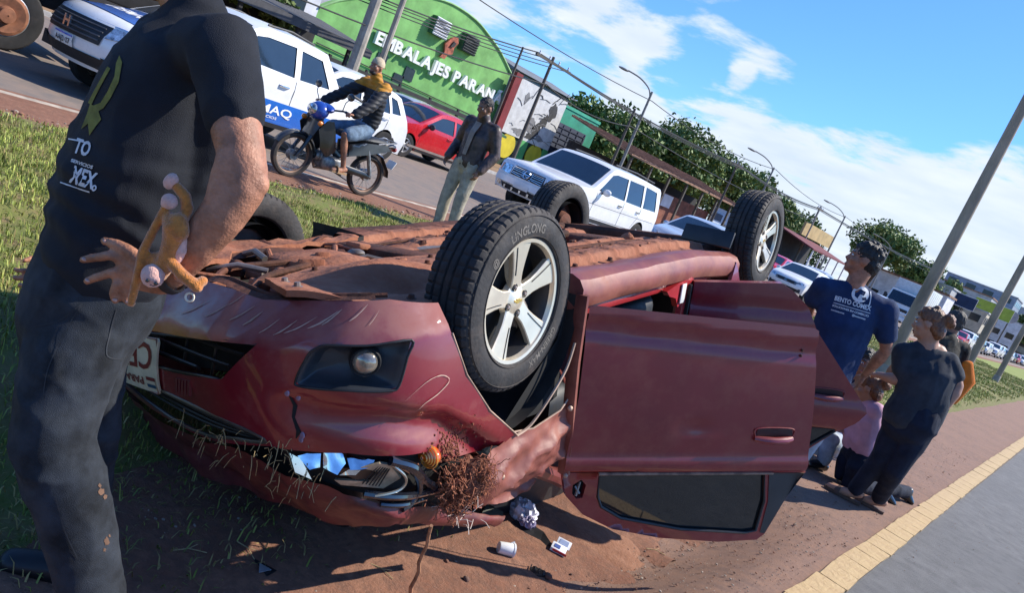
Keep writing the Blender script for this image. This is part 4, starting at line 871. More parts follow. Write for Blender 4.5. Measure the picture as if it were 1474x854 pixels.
    w1 = wheel((.060, -.745, .228), .326, 'front_wheel', [('LINGLONG', -1.06, .043, False), ('GREEN-MAX', 2.62, .036, False), ('@', -.60, .036, False)], -1.42)
    w1.rotation_euler = (0, 0, R_(-2))
    w2 = wheel((-2.495, -.745, .205), .292, 'rear_wheel', [('GREEN-MAX', 2.62, .036, False)], -1.4)
    w3 = wheel((-2.53, .68, .385), .31, 'rear_wheel', [], .3, False); w4 = wheel((.09, .68, .385), .30, 'front_wheel', [], .7, False)
    for sg in (-1, 1):   # inner wheel faces as seen across the car
        part('hub_carrier', MB().add(lathe([(.02, .60 * sg), (.08, .62 * sg), (.10, .66 * sg), (.19, .69 * sg)], 24, 'y', (-2.53, 0, .21))), MUDD)
    return root
CAR = build_car()
# ================================================================ VEHICLES ON THE FAR CARRIAGEWAY
V_WHITE = M('paint_white', (.78, .78, .77), rough=.3, coat=.6, var=.04, dust=.16, dustcol=(.42, .26, .17), ds=1.6)
V_SILVER = M('paint_silver', (.55, .58, .62), rough=.3, coat=.6, metal=.3, var=.05, dust=.14, dustcol=(.4, .26, .18), ds=1.6)
V_RED = M('paint_red', (.55, .012, .018), rough=.28, coat=.8, var=.05, dust=.08)
V_BLUE = M('paint_blue', (.012, .13, .52), rough=.28, coat=.8, var=.06)
V_GREY = M('paint_grey', (.12, .125, .13), rough=.3, coat=.7, var=.06, dust=.15)
V_BLACK = M('paint_black', (.012, .012, .014), rough=.25, coat=.8, var=.06, dust=.12)
V_MAROON = M('paint_wine', (.16, .012, .02), rough=.3, coat=.7, var=.06)
V_GLASS = M('car_glass', (.014, .026, .042), rough=.05, spec=.9, var=.1, rvar=0.)
V_TRIM = M('car_trim_black', (.022, .022, .024), rough=.55, var=.2, dust=.22, dustcol=(.2, .11, .07), ds=3)
V_LAMP = M('car_headlamp', (.75, .78, .80), rough=.08, metal=.75, var=.5, vs=14, coat=1)
V_TAIL = M('car_tail_lamp', (.45, .012, .012), rough=.12, coat=1, var=.2, vs=20)
V_CHROME = M('car_chrome', (.75, .76, .78), rough=.15, metal=1., var=.1)
V_TYRE = M('car_tyre', (.022, .021, .021), rough=.85, var=.25, dust=.3, dustcol=(.13, .085, .06), ds=5)
V_RIM = M('car_rim', (.55, .55, .56), rough=.35, metal=.7, var=.15, dust=.2)
V_SEAM = M('car_seam', (.05, .05, .052), rough=.8)
V_PLATE = M('car_plate', (.75, .75, .73), rough=.5, var=.05); V_PINK = M('plate_dark_print', (.03, .03, .04), rough=.6)
V_ORANGE = M('car_indicator', (.8, .22, .02), rough=.15, coat=1)
WHEEL_CACHE = {}
def road_wheel(R, w):
    k = (R, w)
    if k not in WHEEL_CACHE:
        ty = MB().add(lathe([(R * .60, -w * .46), (R * .82, -w * .5), (R * .95, -w * .47), (R, -w * .36), (R - .006, -w * .1), (R, 0), (R - .006, w * .1), (R, w * .36), (R * .95, w * .47), (R * .82, w * .5), (R * .62, w * .46), (R * .60, w * .40)], 36, 'y'))
        ri = MB().add(lathe([(R * .62, w * .44), (R * .585, w * .46), (R * .55, w * .30), (R * .52, -.0)], 32, 'y')); ri.add(lathe([(.001, w * .36), (R * .14, w * .37), (R * .2, w * .30)], 16, 'y'))
        for j in range(5):
            a = j * 2 * PI / 5 + .3; q = Matrix.Rotation(a, 3, 'Y'); b = box((R * .37, w * .31, 0), (R * .46, w * .12, R * .17)); ri.add(([q @ p for p in b[0]], b[1]))
        ba = MB().add(lathe([(.001, w * .02), (R * .56, w * .02)], 24, 'y'))
        o1 = ty.obj('wheel', V_TYRE); o2 = ri.obj('rim', V_RIM); o3 = ba.obj('wheel_back', V_TRIM); WHEEL_CACHE[k] = (o1.data, o2.data, o3.data)
        for o in (o1, o2, o3): bpy.data.objects.remove(o)
    return WHEEL_CACHE[k]
def add_wheel(root, x, y, R, w, sg):
    m1, m2, m3 = road_wheel(R, w); t = link('wheel', m1, root); t.location = (x, y, R); t.rotation_euler = (random.uniform(0, 0), 0, 0 if sg > 0 else PI)
    link('rim', m2, t); link('wheel_back', m3, t); return t
def vehicle(name, label, cat, loc, yaw, S, group=None, detail=2):
    root = thing(name, label, cat, (*loc, 0), R_(yaw), group)
    L_, Wd, H_ = S['L'], S['W'], S['H']; hw = Wd / 2; prof = S['prof']; belt = S['belt']; paint = S['paint']; R = S['R']; wx = S['wx']; ra = R * 1.16
    wc = S.get('warp', .16); tum = S.get('tumble', .16)
    def warp(p):
        x, y, z = p; a = abs(x) / (L_ / 2); return (x - math.copysign(1, x) * wc * (abs(y) / hw) ** 2.4 * sst(.45, 1.0, a), y * (1 - .05 * sst(.5, 1, a)), z)
    def sy(x, z): return hw - tum * sst(belt - .05, H_ + .1, z) ** .9 - .05 * sst(.55, .2, z) + .012 * math.exp(-((z - belt + .12) / .06) ** 2)
    front = prof[:S['nf']]; fz = [p[1] for p in front]; fx = [p[0] for p in front]
    nr = S['nr']; rear = prof[-nr:][::-1]; rz_ = [p[1] for p in rear]; rx = [p[0] for p in rear]
    def FP(y, z, off=.0): return warp((itp(z, fz, fx) + off, y, z))
    def RP(y, z, off=.0): return warp((itp(z, rz_, rx) - off, y, z))
    bot = [(prof[-1][0], S['gc'])]
    for x in sorted(wx):
        a0 = math.asin(max(-1, min(1, (S['gc'] - R) / ra)))
        for j in range(13):
            a = PI - a0 - (PI - 2 * a0) * j / 12 if True else 0
            bot.append((x + ra * math.cos(a), R + ra * math.sin(a)))
    bot.append((prof[0][0], S['gc'])); poly = list(prof) + bot
    pp = []
    for p in poly:
        if not pp or math.hypot(p[0] - pp[-1][0], p[1] - pp[-1][1]) > .004: pp.append(p)
    mb = MB(); sp = .12 if detail > 1 else .3
    for sg in (1, -1):
        v, f = panel(pp, lambda x, z: warp((x, sg * sy(x, z), z)), S['wins'], sp); mb.add((v, f if sg < 0 else [q[::-1] for q in f]))
    P2 = [(p.x, p.y) for p in [Vector((*q, 0)) for q in densify(prof, .14, False)]]; T_ = 13
    def topf(u, w):
        k = min(int(round(w * (len(P2) - 1))), len(P2) - 1); x, z = P2[k]; t = -1 + 2 * u; s = sy(x, z); cr = S.get('crown', .05); a = 1 - abs(t) ** 2.6
        i0 = max(0, k - 1); i1 = min(len(P2) - 1, k + 1); dx, dz = P2[i1][0] - P2[i0][0], P2[i1][1] - P2[i0][1]; l = math.hypot(dx, dz) or 1
        return warp((x + dz / l * cr * a * .6, t * s, z - dx / l * cr * a))
    mb.add(grid(T_, len(P2), topf)); body = mb.obj('body', [paint], root, 40)
    part = lambda nm, m_, mt, par=root, ang=35: m_.obj(nm, mt, par, ang)
    part('underside', MB().add(box((0, 0, S['gc'] + .12), (L_ * .94, Wd * .82, .16))), V_TRIM)
    for x in wx:
        for sg in (1, -1): add_wheel(root, x, sg * (hw - S.get('tw', .2) / 2 - .02), R, S.get('tw', .2), sg)
        part('wheel_housing', MB().add(lathe([(ra * 1.0, -hw * .93), (ra * 1.0, hw * .93)], 20, 'y', (x, 0, R), .15, PI - .15)), V_TRIM)
    # glass
    for wn in S['wins']:
        for sg in (1, -1): part('side_window', MB().add(panel(wn, lambda x, z: warp((x, sg * (sy(x, z) - .014), z)), (), .25)), V_GLASS)
    for nm, (z0, z1, i) in S['glass'].items():     # between profile points i and i+1
        a, b = prof[i], prof[i + 1]; dx, dz = b[0] - a[0], b[1] - a[1]; l = math.hypot(dx, dz)
        def gf(u, w):
            w = z0 + (z1 - z0) * w; x, z = a[0] + dx * w, a[1] + dz * w; t = (-1 + 2 * u) * (.90 - .0 * w); s = sy(x, z); aa = 1 - abs(t) ** 2.6; cr = S.get('crown', .05)
            return warp((x + dz / l * (cr * aa * .6 + .006), t * s, z - dx / l * (cr * aa + .006)))
        part(nm, MB().add(grid(11, 6, gf)), V_GLASS)
    for (x0, x1, z0, z1, mt, nm) in S.get('bands', []):
        for sg in (1, -1): part(nm, MB().add(panel([(x0, z0), (x1, z0), (x1, z1), (x0, z1)], lambda x, z: warp((x, sg * (sy(x, z) + .006), z)), (), .3)), mt)
    def fpan(poly, mt, nm, off=.012, rear_=False, mirror=True, par=root, s=.06):
        FF = RP if rear_ else FP
        for sg in ((1, -1) if mirror else (1,)):
            o = part(nm, MB().add(panel(poly, lambda y, z: FF(sg * y, z, S.get('crown', .05) * .6 * (1 - min(1, abs(y) / hw) ** 2.6) + off), (), s)), mt, par)
        return o
    for poly, mt, nm, off, mir in S.get('front', []): fpan(poly, mt, nm, off, False, mir)
    for poly, mt, nm, off, mir in S.get('rear', []): fpan(poly, mt, nm, off, True, mir)
    if detail > 1:
        for ln in S.get('seams', []):
            for sg in (1, -1): part('door_seam', MB().add(tube([warp((x, sg * (sy(x, z) + .001), z)) for x, z in densify(ln, .12, False)], .0045, 4)), V_SEAM)
        for (x, z) in S.get('handles', []):
            for sg in (1, -1):
                y = sy(x, z); part('door_handle', MB().add(tube([warp((x - .09, sg * (y + .0), z)), warp((x - .06, sg * (y + .028), z)), warp((x + .06, sg * (y + .028), z)), warp((x + .09, sg * y, z))], .013, 6)), S.get('handle_mat', paint))
    mx, mz = S['mirror']
    for sg in (1, -1):
        y = sy(mx, mz); part('wing_mirror', MB().add(ellipsoid(warp((mx - .02, sg * (y + .11), mz + .05)), (.06, .115, .085), None, 12, 8)), S.get('mirror_mat', paint))
        if detail > 1: part('mirror_arm', MB().add(tube([warp((mx, sg * (y - .02), mz - .01)), warp((mx - .01, sg * (y + .06), mz + .02))], .022, 6)), V_TRIM)
    for ln, r, mt, nm in S.get('tubes', []):
        for sg in (1, -1): part(nm, MB().add(tube([(x, sg * y, z) for x, y, z in ln], r, 8)), mt)
    return root, FP, RP, sy, warp
def front_text(root, FP, s, y0, z0, w, h, mt, nm='plate_number', off=.07, flip=1):
    v, f = text_mesh(s, 1, 0, .01); x0 = min(p[0] for p in v); tw = text_w(v)
    MB().add(([FP(flip * (-w / 2 + (p[0] - x0) / tw * w) + y0, z0 + p[1] * h, off) for p in v], f)).obj(nm, mt, root, None)
# ---- white four-wheel drive wagon
S4 = dict(L=5.05, W=1.93, H=1.86, belt=1.14, paint=V_WHITE, R=.385, wx=(1.42, -1.52), gc=.42, tw=.25, warp=.12, tumble=.15, crown=.05, nf=5, nr=3,
    prof=[(2.46, .44), (2.52, .60), (2.50, .80), (2.44, 1.02), (2.34, 1.10), (1.28, 1.20), (.52, 1.76), (.35, 1.815), (-1.0, 1.84), (-2.20, 1.80), (-2.32, 1.72), (-2.46, 1.12), (-2.52, .80), (-2.50, .44)],
    wins=[[(1.02, 1.20), (.52, 1.64), (.30, 1.69), (-.28, 1.70), (-.28, 1.18)], [(-.36, 1.18), (-.36, 1.70), (-1.16, 1.71), (-1.22, 1.18)], [(-1.32, 1.18), (-1.28, 1.71), (-2.06, 1.68), (-2.24, 1.20)]],
    glass={'windscreen': (.06, .96, 5), 'rear_window': (.08, .85, 10)}, mirror=(.86, 1.16), handles=[(-.14, 1.03), (-1.12, 1.03)], handle_mat=V_TRIM,
    seams=[[(1.05, 1.14), (1.08, .62)], [(-.32, 1.14), (-.32, .55)], [(-1.26, 1.14), (-1.24, .92), (-1.05, .60)], [(1.08, .56), (-1.0, .56)], [(2.2, .80), (1.9, .86), (-2.4, .90)]],
    bands=[(1.0, -1.05, .44, .53, V_TRIM, 'sill_step')],
    front=[([(-.50, .80), (.50, .80), (.46, 1.02), (-.46, 1.02)], V_TRIM, 'grille', .012, False), ([(.52, .78), (.86, .80), (.84, .98), (.54, 1.00)], V_LAMP, 'headlight', .014, True), ([(.86, .80), (.93, .82), (.92, .97), (.85, .98)], V_ORANGE, 'indicator', .014, True),
        ([(-.92, .60), (.92, .60), (.92, .74), (-.92, .74)], V_WHITE, 'bumper', .045, False), ([(-.62, .46), (.62, .46), (.66, .57), (-.66, .57)], V_TRIM, 'bumper_intake', .03, False), ([(.68, .50), (.84, .50), (.84, .58), (.68, .58)], V_LAMP, 'fog_lamp', .035, True),
        ([(-.22, .56), (.22, .56), (.22, .68), (-.22, .68)], V_PLATE, 'number_plate', .06, False)],
    rear=[([(.72, .85), (.90, .85), (.88, 1.25), (.74, 1.25)], V_TAIL, 'tail_light', .012, True), ([(-.9, .46), (.9, .46), (.9, .68), (-.9, .68)], V_WHITE, 'rear_bumper', .05, False)],
    tubes=[([(.2, .62, 1.90), (-.9, .64, 1.93), (-2.0, .62, 1.89)], .018, V_TRIM, 'roof_rail'), ([(1.0, .86, .40), (-1.0, .86, .40)], .035, V_TRIM, 'side_step')])
p4, FP, RP, sy_, wp_ = vehicle('four_wheel_drive', 'white boxy four-wheel-drive with roof rails facing us beyond the upturned wheels', 'car', (-11.45, 16.6), -87, S4)
p4.scale = (1.05, 1.05, 1.05)
for (y0, y1) in ((-.46, -.16), (-.14, .14), (.16, .46)):
    MB().add(tube([FP(a, b, .05) for a, b in ((y0, .84), (y1, .82), (y1 * .97, .99), (y0 * .97, .99))], .010, 6, closed=True)).obj('grille_chrome', V_CHROME, p4)
for zz in (.87, .92, .96): MB().add(tube([FP(-.45, zz, .05), FP(0, zz, .06), FP(.45, zz, .05)], .006, 5)).obj('grille_bar', V_CHROME, p4)
MB().add(tube([FP(.085 * math.cos(a), .91 + .085 * math.sin(a), .085) for a in [i * PI / 10 for i in range(20)]], .014, 6, closed=True)).obj('emblem_ring', V_CHROME, p4); MB().add(tube([FP(-.11, .91, .09), FP(.11, .91, .09)], .018, 6)).obj('emblem_bar', V_CHROME, p4)
for k in range(5): MB().add(box(FP(-.5 + .25 * k, .50, .09), (.02, .05, .07))).obj('bumper_slot', V_CHROME, p4)
# ---- pickup with blue bonnet and blue livery
SP = dict(L=4.45, W=1.73, H=1.60, belt=1.02, paint=V_WHITE, R=.325, wx=(1.36, -1.40), gc=.34, tw=.2, warp=.22, tumble=.19, crown=.05, nf=5, nr=3,
    prof=[(2.10, .36), (2.20, .55), (2.19, .74), (2.10, .90), (1.98, .96), (1.12, 1.09), (.34, 1.52), (.18, 1.565), (-.30, 1.585), (-.92, 1.55), (-1.28, 1.09), (-2.10, 1.05), (-2.22, .98), (-2.22, .62), (-2.16, .36)],
    wins=[[(.92, 1.10), (.34, 1.42), (.16, 1.455), (-.34, 1.47), (-.34, 1.08)], [(-.44, 1.08), (-.44, 1.46), (-.84, 1.44), (-1.02, 1.10)]],
    glass={'windscreen': (.05, .95, 5), 'rear_window': (.15, .9, 9)}, mirror=(.78, 1.06), handles=[(-.20, .93)], handle_mat=V_CHROME,
    seams=[[(1.0, 1.04), (1.02, .5), (.9, .40)], [(-.39, 1.04), (-.39, .40)], [(.95, .40), (-.39, .40)]],
    bands=[(.98, -2.05, .40, .70, V_BLUE, 'blue_livery'), (1.0, -1.0, .335, .40, V_TRIM, 'sill_trim')],
    front=[([(-.56, .64), (.56, .64), (.60, .88), (-.60, .88)], V_TRIM, 'grille', .012, False), ([(.60, .74), (.82, .78), (.80, .90), (.60, .88)], V_LAMP, 'headlight', .016, True),
        ([(-.7, .38), (.7, .38), (.74, .50), (-.74, .50)], V_TRIM, 'bumper_intake', .02, False), ([(.62, .42), (.78, .42), (.78, .52), (.62, .52)], V_TRIM, 'fog_recess', .025, True), ([(-.20, .50), (.20, .50), (.20, .63), (-.20, .63)], V_PLATE, 'number_plate', .03, False)],
    rear=[([(.66, .62), (.80, .62), (.80, .95), (.66, .95)], V_TAIL, 'tail_light', .012, True)],
    tubes=[([(.1, .56, 1.60), (-.3, .57, 1.64), (-.75, .56, 1.60)], .016, V_TRIM, 'roof_rail'), ([(-.95, .60, 1.56), (-1.25, .64, 1.2), (-1.9, .72, 1.10)], .022, V_TRIM, 'bed_rail')])
pk, FPp, RPp, syp, wpp = vehicle('pickup_truck', 'white pickup with a blue bonnet and blue door livery facing left behind the man', 'pickup', (-10.95, 6.1), -81, SP)
pk.scale = (1.07, 1.07, 1.07)
def hoodp(u, w):
    x = 1.14 + .82 * w; z = 1.09 - (x - 1.12) / .86 * .13; t = (-1 + 2 * u) * .93; s = syp(x, z); a = 1 - abs(t) ** 2.6; return wpp((x + .004, t * s, z + .05 * a + .008))
MB().add(grid(13, 9, hoodp)).obj('bonnet', V_BLUE, pk); MB().add(panel([(-.78, .905), (.78, .905), (.74, .955), (-.74, .955)], lambda y, z: FPp(y, z, .045 * (1 - (abs(y) / .86) ** 2.6) * .6 + .02), (), .08)).obj('bonnet_edge', V_BLUE, pk)
for zz in (.69, .74, .79, .84): MB().add(tube([FPp(y, zz, .035 + .03 * (1 - (y / .6) ** 2)) for y in (-.54, -.27, 0, .27, .54)], .008, 5)).obj('grille_bar', M('grille_grey', (.10, .10, .11), rough=.4), pk)
for yy in (-.05, .05): MB().add(box(FPp(yy, .765, .075), (.02, .03, .13))).obj('grille_emblem', V_CHROME, pk)
MB().add(box(FPp(0, .765, .075), (.02, .10, .025))).obj('grille_emblem', V_CHROME, pk)
front_text(pk, FPp, 'AAJD 07', 0, .522, .32, .085, V_PINK, off=.066); MB().add(panel([(-.19, .605), (.19, .605), (.19, .625), (-.19, .625)], lambda y, z: FPp(y, z, .0645), (), .1)).obj('plate_band', V_BLUE, pk)
def side_text(root, sy, wp, s, x0, z0, w, h, mt, nm, sg=1):
    v, f = text_mesh(s, 1, 0, .015); a0 = min(p[0] for p in v); tw = text_w(v)
    MB().add(([wp((x0 - (p[0] - a0) / tw * w * -1 * -1 if sg > 0 else x0 + (p[0] - a0) / tw * w, sg * (sy(x0, z0 + p[1] * h) + .010), z0 + p[1] * h)) for p in v], f)).obj(nm, mt, root, None)
WT = M('print_white', (.8, .8, .8), rough=.5, var=.03)
side_text(pk, syp, wpp, 'DEMAQ', .42, .53, .90, .16, WT, 'door_lettering'); side_text(pk, syp, wpp, 'SERVICIOS', .15, .46, .40, .05, WT, 'door_lettering')
v, f = text_mesh('DEMAQ', 1, 0, .02); a0 = min(p[0] for p in v); tw = text_w(v)
MB().add(([Vector(hoodp(.5 + .0 + ((p[0] - a0) / tw - .5) * .62, .62 - p[1] * .38)) + Vector((0, 0, .004)) for p in v], f)).obj('bonnet_lettering', WT, pk, None)
# ---- hatchback / small SUV shape shared by several cars
def hatch(paint, L_=4.15, W_=1.76, H_=1.55, **k):
    s = L_ / 4.15; h = H_ / 1.55; d = dict(L=L_, W=W_, H=H_, belt=.98 * h, paint=paint, R=.32 * h, wx=(1.28 * s, -1.28 * s), gc=.26, tw=.2, warp=.24, tumble=.2, crown=.05, nf=5, nr=4,
    prof=[(x * s, z * h) for x, z in [(1.97, .28), (2.07, .46), (2.06, .64), (1.96, .80), (1.80, .88), (1.02, 1.00), (.22, 1.45), (.02, 1.50), (-.55, 1.52), (-1.30, 1.45), (-1.50, 1.40), (-1.92, .98), (-2.03, .80), (-2.07, .55), (-2.0, .28)]],
    wins=[[(x * s, z * h) for x, z in q] for q in ([(.80, 1.02), (.20, 1.36), (.0, 1.39), (-.32, 1.40), (-.32, 1.0)], [(-.40, 1.0), (-.40, 1.40), (-1.05, 1.37), (-1.18, 1.02)], [(-1.26, 1.04), (-1.14, 1.36), (-1.36, 1.33), (-1.62, 1.06)])],
    glass={'windscreen': (.05, .95, 5), 'rear_window': (.08, .85, 10)}, mirror=(.70 * s, .98 * h), handles=[(-.22 * s, .88 * h), (-1.08 * s, .90 * h)],
    seams=[[(x * s, z * h) for x, z in q] for q in ([(.88, .94), (.92, .35)], [(-.36, .96), (-.36, .32)], [(-1.20, .96), (-1.16, .7), (-.98, .4)], [(.9, .32), (-.95, .32)])],
    bands=[(.9 * s, -.9 * s, .262, .33, V_TRIM, 'sill_trim')],
    front=[([(-.5, .60 * h), (.5, .60 * h), (.54, .74 * h), (-.54, .74 * h)], V_TRIM, 'grille', .014, False), ([(.50, .66 * h), (.80, .70 * h), (.78, .82 * h), (.56, .78 * h)], V_LAMP, 'headlight', .016, True), ([(-.6, .30 * h), (.6, .30 * h), (.64, .44 * h), (-.64, .44 * h)], V_TRIM, 'bumper_intake', .014, False),
        ([(.64, .36 * h), (.76, .36 * h), (.76, .46 * h), (.66, .46 * h)], V_TRIM, 'fog_recess', .016, True), ([(-.2, .46), (.2, .46), (.2, .58), (-.2, .58)], V_PLATE, 'number_plate', .03, False)],
    rear=[([(.50, .80 * h), (.82, .78 * h), (.80, .96 * h), (.62, .96 * h)], V_TAIL, 'tail_light', .014, True), ([(-.2, .62), (.2, .62), (.2, .74), (-.2, .74)], V_PLATE, 'number_plate', .02, False), ([(-.82, .30), (.82, .30), (.8, .52), (-.8, .52)], k.pop('rb', V_TRIM), 'rear_bumper', .03, False)])
    d.update(k); return d
def car(nm, label, x, y, yaw, S, g=None, detail=2, cat='car'): return vehicle(nm, label, cat, (x, y), yaw, S, g, detail)
c_, F1, R1, s1, w1_ = car('hatchback', 'white hatchback ahead of the red car, its red tail lamp behind the motorcyclist', -14.3, 10.1, -90, hatch(V_WHITE, 4.3, 1.78, 1.62, rb=V_GREY))
c_, F1, R1, s1, w1_ = car('red_car', 'bright red car with dark windows between the motorcycle and the jacketed man', -17.0, 15.7, -89, hatch(V_RED, 4.25, 1.80, 1.58, mirror_mat=V_TRIM))
MB().add(panel([(1.3, .34), (-1.3, .34), (-1.3, .40), (1.3, .40)], lambda x, z: w1_((x, s1(x, z) + .012, z)), (), .3)).obj('sill_chrome', V_CHROME, c_)
car('silver_wagon', 'silver car with a dark blue roof gap seen above the red car', -20.1, 17.4, -90, hatch(V_SILVER, 4.3, 1.78, 1.62))
bpy.data.objects['silver_wagon']['label'] = 'silver estate car in the far lane, roof showing above the red car'
c_, F1, R1, s1, w1_ = car('silver_hatchback', 'silver hatchback close behind the white four-wheel-drive, beside the upturned rear wheel', -10.2, 21.5, -88.8, hatch(M('paint_pale_blue', (.52, .60, .68), rough=.3, coat=.6, metal=.25, var=.05), 4.1, 1.78, 1.62))
for zz in (.62, .66, .70): MB().add(tube([F1(y, zz, .04) for y in (-.5, -.25, 0, .25, .5)], .009, 5)).obj('grille_chrome', V_CHROME, c_)
c_, F1, R1, s1, w1_ = car('white_sedan', 'white car facing us just right of the upturned rear wheel', -11.5, 35.4, -88.8, hatch(V_WHITE, 4.2, 1.76, 1.5))
for zz in (.63, .69): MB().add(tube([F1(y, zz, .04) for y in (-.5, 0, .5)], .009, 5)).obj('grille_chrome', V_CHROME, c_)
# ---- queue of distant cars
QG = 'distant cars queuing on the far carriageway'
variants = [car('queued_car', 'distant car queuing on the far carriageway towards the city', -11.3, 43, -90, hatch(p, l, 1.76, h), QG, 1)[0] for p, l, h in ((V_WHITE, 4.1, 1.5), (V_SILVER, 4.3, 1.62), (V_GREY, 4.2, 1.5), (V_RED, 4.0, 1.5), (V_WHITE, 4.5, 1.78), (V_BLACK, 4.2, 1.55))]
rq = random.Random(12); spots = [(-11.3, 43.5 + 6.6 * i) for i in range(38)] + [(-16.2, 38 + 6.9 * i) for i in range(36)]
spots = [s for s in spots if not (s[0] > -12 and 52 < s[1] < 70)]
for i, (x, y) in enumerate(spots):
    o = variants[i] if i < 6 else copytree(variants[rq.choice([0, 0, 0, 1, 1, 2, 3, 4, 4, 5])])
    o.location = (x + rq.uniform(-.3, .3) - .00008 * y * y * .3, y + rq.uniform(-.8, .8), 0); o.rotation_euler = (0, 0, R_(-90 + rq.uniform(-1.5, 1.5)))
# ---- white box truck
def box_truck(loc):
    t = thing('box_truck', 'white box lorry in the far queue just right of the man in the blue shirt', 'truck', (*loc, 0), R_(-90))
    P = lambda nm, mb, mt, a=35: mb.obj(nm, mt, t, a)
    P('cargo_box', MB().add(rbox((-1.0, 0, 2.15), (4.4, 2.3, 2.3), .03)), M('truck_box_grey', (.62, .62, .60), rough=.5, var=.1)); P('cab', MB().add(prism([(2.6, .7), (2.75, 1.0), (2.65, 1.6), (2.2, 2.45), (1.4, 2.5), (1.35, .7)], lambda u, w, d: (u, -1.0 + d, w), 2.0)), V_WHITE)
    P('windscreen', MB().add(prism([(2.668, 1.62), (2.24, 2.36), (2.26, 2.37), (2.69, 1.63)], lambda u, w, d: (u, -.9 + d, w), 1.8)), V_GLASS)
    for s in (-1, 1): P('side_window', MB().add(prism([(2.45, 1.55), (2.1, 2.25), (1.55, 2.25), (1.55, 1.5)], lambda u, w, d: (u, s * (1.0 + d), w), .01)), V_GLASS); P('headlight', MB().add(rbox((2.74, s * .75, 1.0), (.06, .32, .18), .02)), V_LAMP); P('wing_mirror', MB().add(rbox((2.45, s * 1.2, 1.8), (.08, .2, .4), .03)), V_TRIM)
    P('bumper', MB().add(rbox((2.72, 0, .65), (.16, 2.1, .26), .04)), V_WHITE); P('chassis', MB().add(rbox((-.4, 0, .75), (5.6, .8, .22), .02)), V_TRIM); P('grille', MB().add(rbox((2.73, 0, 1.22), (.04, 1.3, .2), .01)), V_TRIM)
    for x in (1.9, -1.9):
        for s in (-1, 1): add_wheel(t, x, s * .88, .42, .28, s)
    for k in range(7): P('box_rib', MB().add(box((-3.0 + .65 * k, 1.155, 2.15), (.05, .02, 2.2))), V_WHITE)
box_truck((-11.9, 60))
# ---- dark lorry at the left edge
def dark_lorry(loc):
    t = thing('dark_lorry', 'dark lorry cut off by the left edge, rusty wheel under its flat body', 'truck', (*loc, 0), R_(-90))
    D = M('lorry_dark', (.022, .020, .020), rough=.7, var=.3, dust=.25, dustcol=(.12, .07, .045), ds=3); P = lambda nm, mb, mt, a=35: mb.obj(nm, mt, t, a)
    P('cargo_bed', MB().add(rbox((-1.2, 0, 1.75), (6.0, 2.4, 1.2), .04)), D); P('chassis', MB().add(rbox((-.4, 0, .85), (7.4, .9, .28), .03)), D); P('cab', MB().add(rbox((2.9, 0, 1.9), (1.8, 2.3, 2.2), .15, None, 3)), D)
    P('underrun_bar', MB().add(rbox((-3.9, 0, .62), (.12, 2.2, .16), .03)), D)
    for s in (-1, 1): P('mud_guard', MB().add(rbox((-3.1, s * .95, .6), (.03, .6, .6), .01)), V_TRIM); P('side_rail', MB().add(rbox((.6, s * 1.15, .75), (2.2, .06, .14), .02)), D)
    for x in (2.6, -1.0, -2.25):
        for s in (-1, 1): add_wheel(t, x, s * .95, .48, .3, s)
    for s in (-1, 1): P('wheel_hub', MB().add(lathe([(.28, s * 1.10), (.24, s * 1.12), (.12, s * 1.10), (.10, s * 1.2), (.01, s * 1.21)], 20, 'y', (-2.25, 0, .48))), M('hub_rust', (.30, .12, .06), rough=.85, var=.3)); P('wheel_hub', MB().add(lathe([(.28, s * 1.10), (.24, s * 1.12), (.12, s * 1.10), (.10, s * 1.2), (.01, s * 1.21)], 20, 'y', (-1.0, 0, .48))), MATS['hub_rust'])
dark_lorry((-13.55, 1.4))
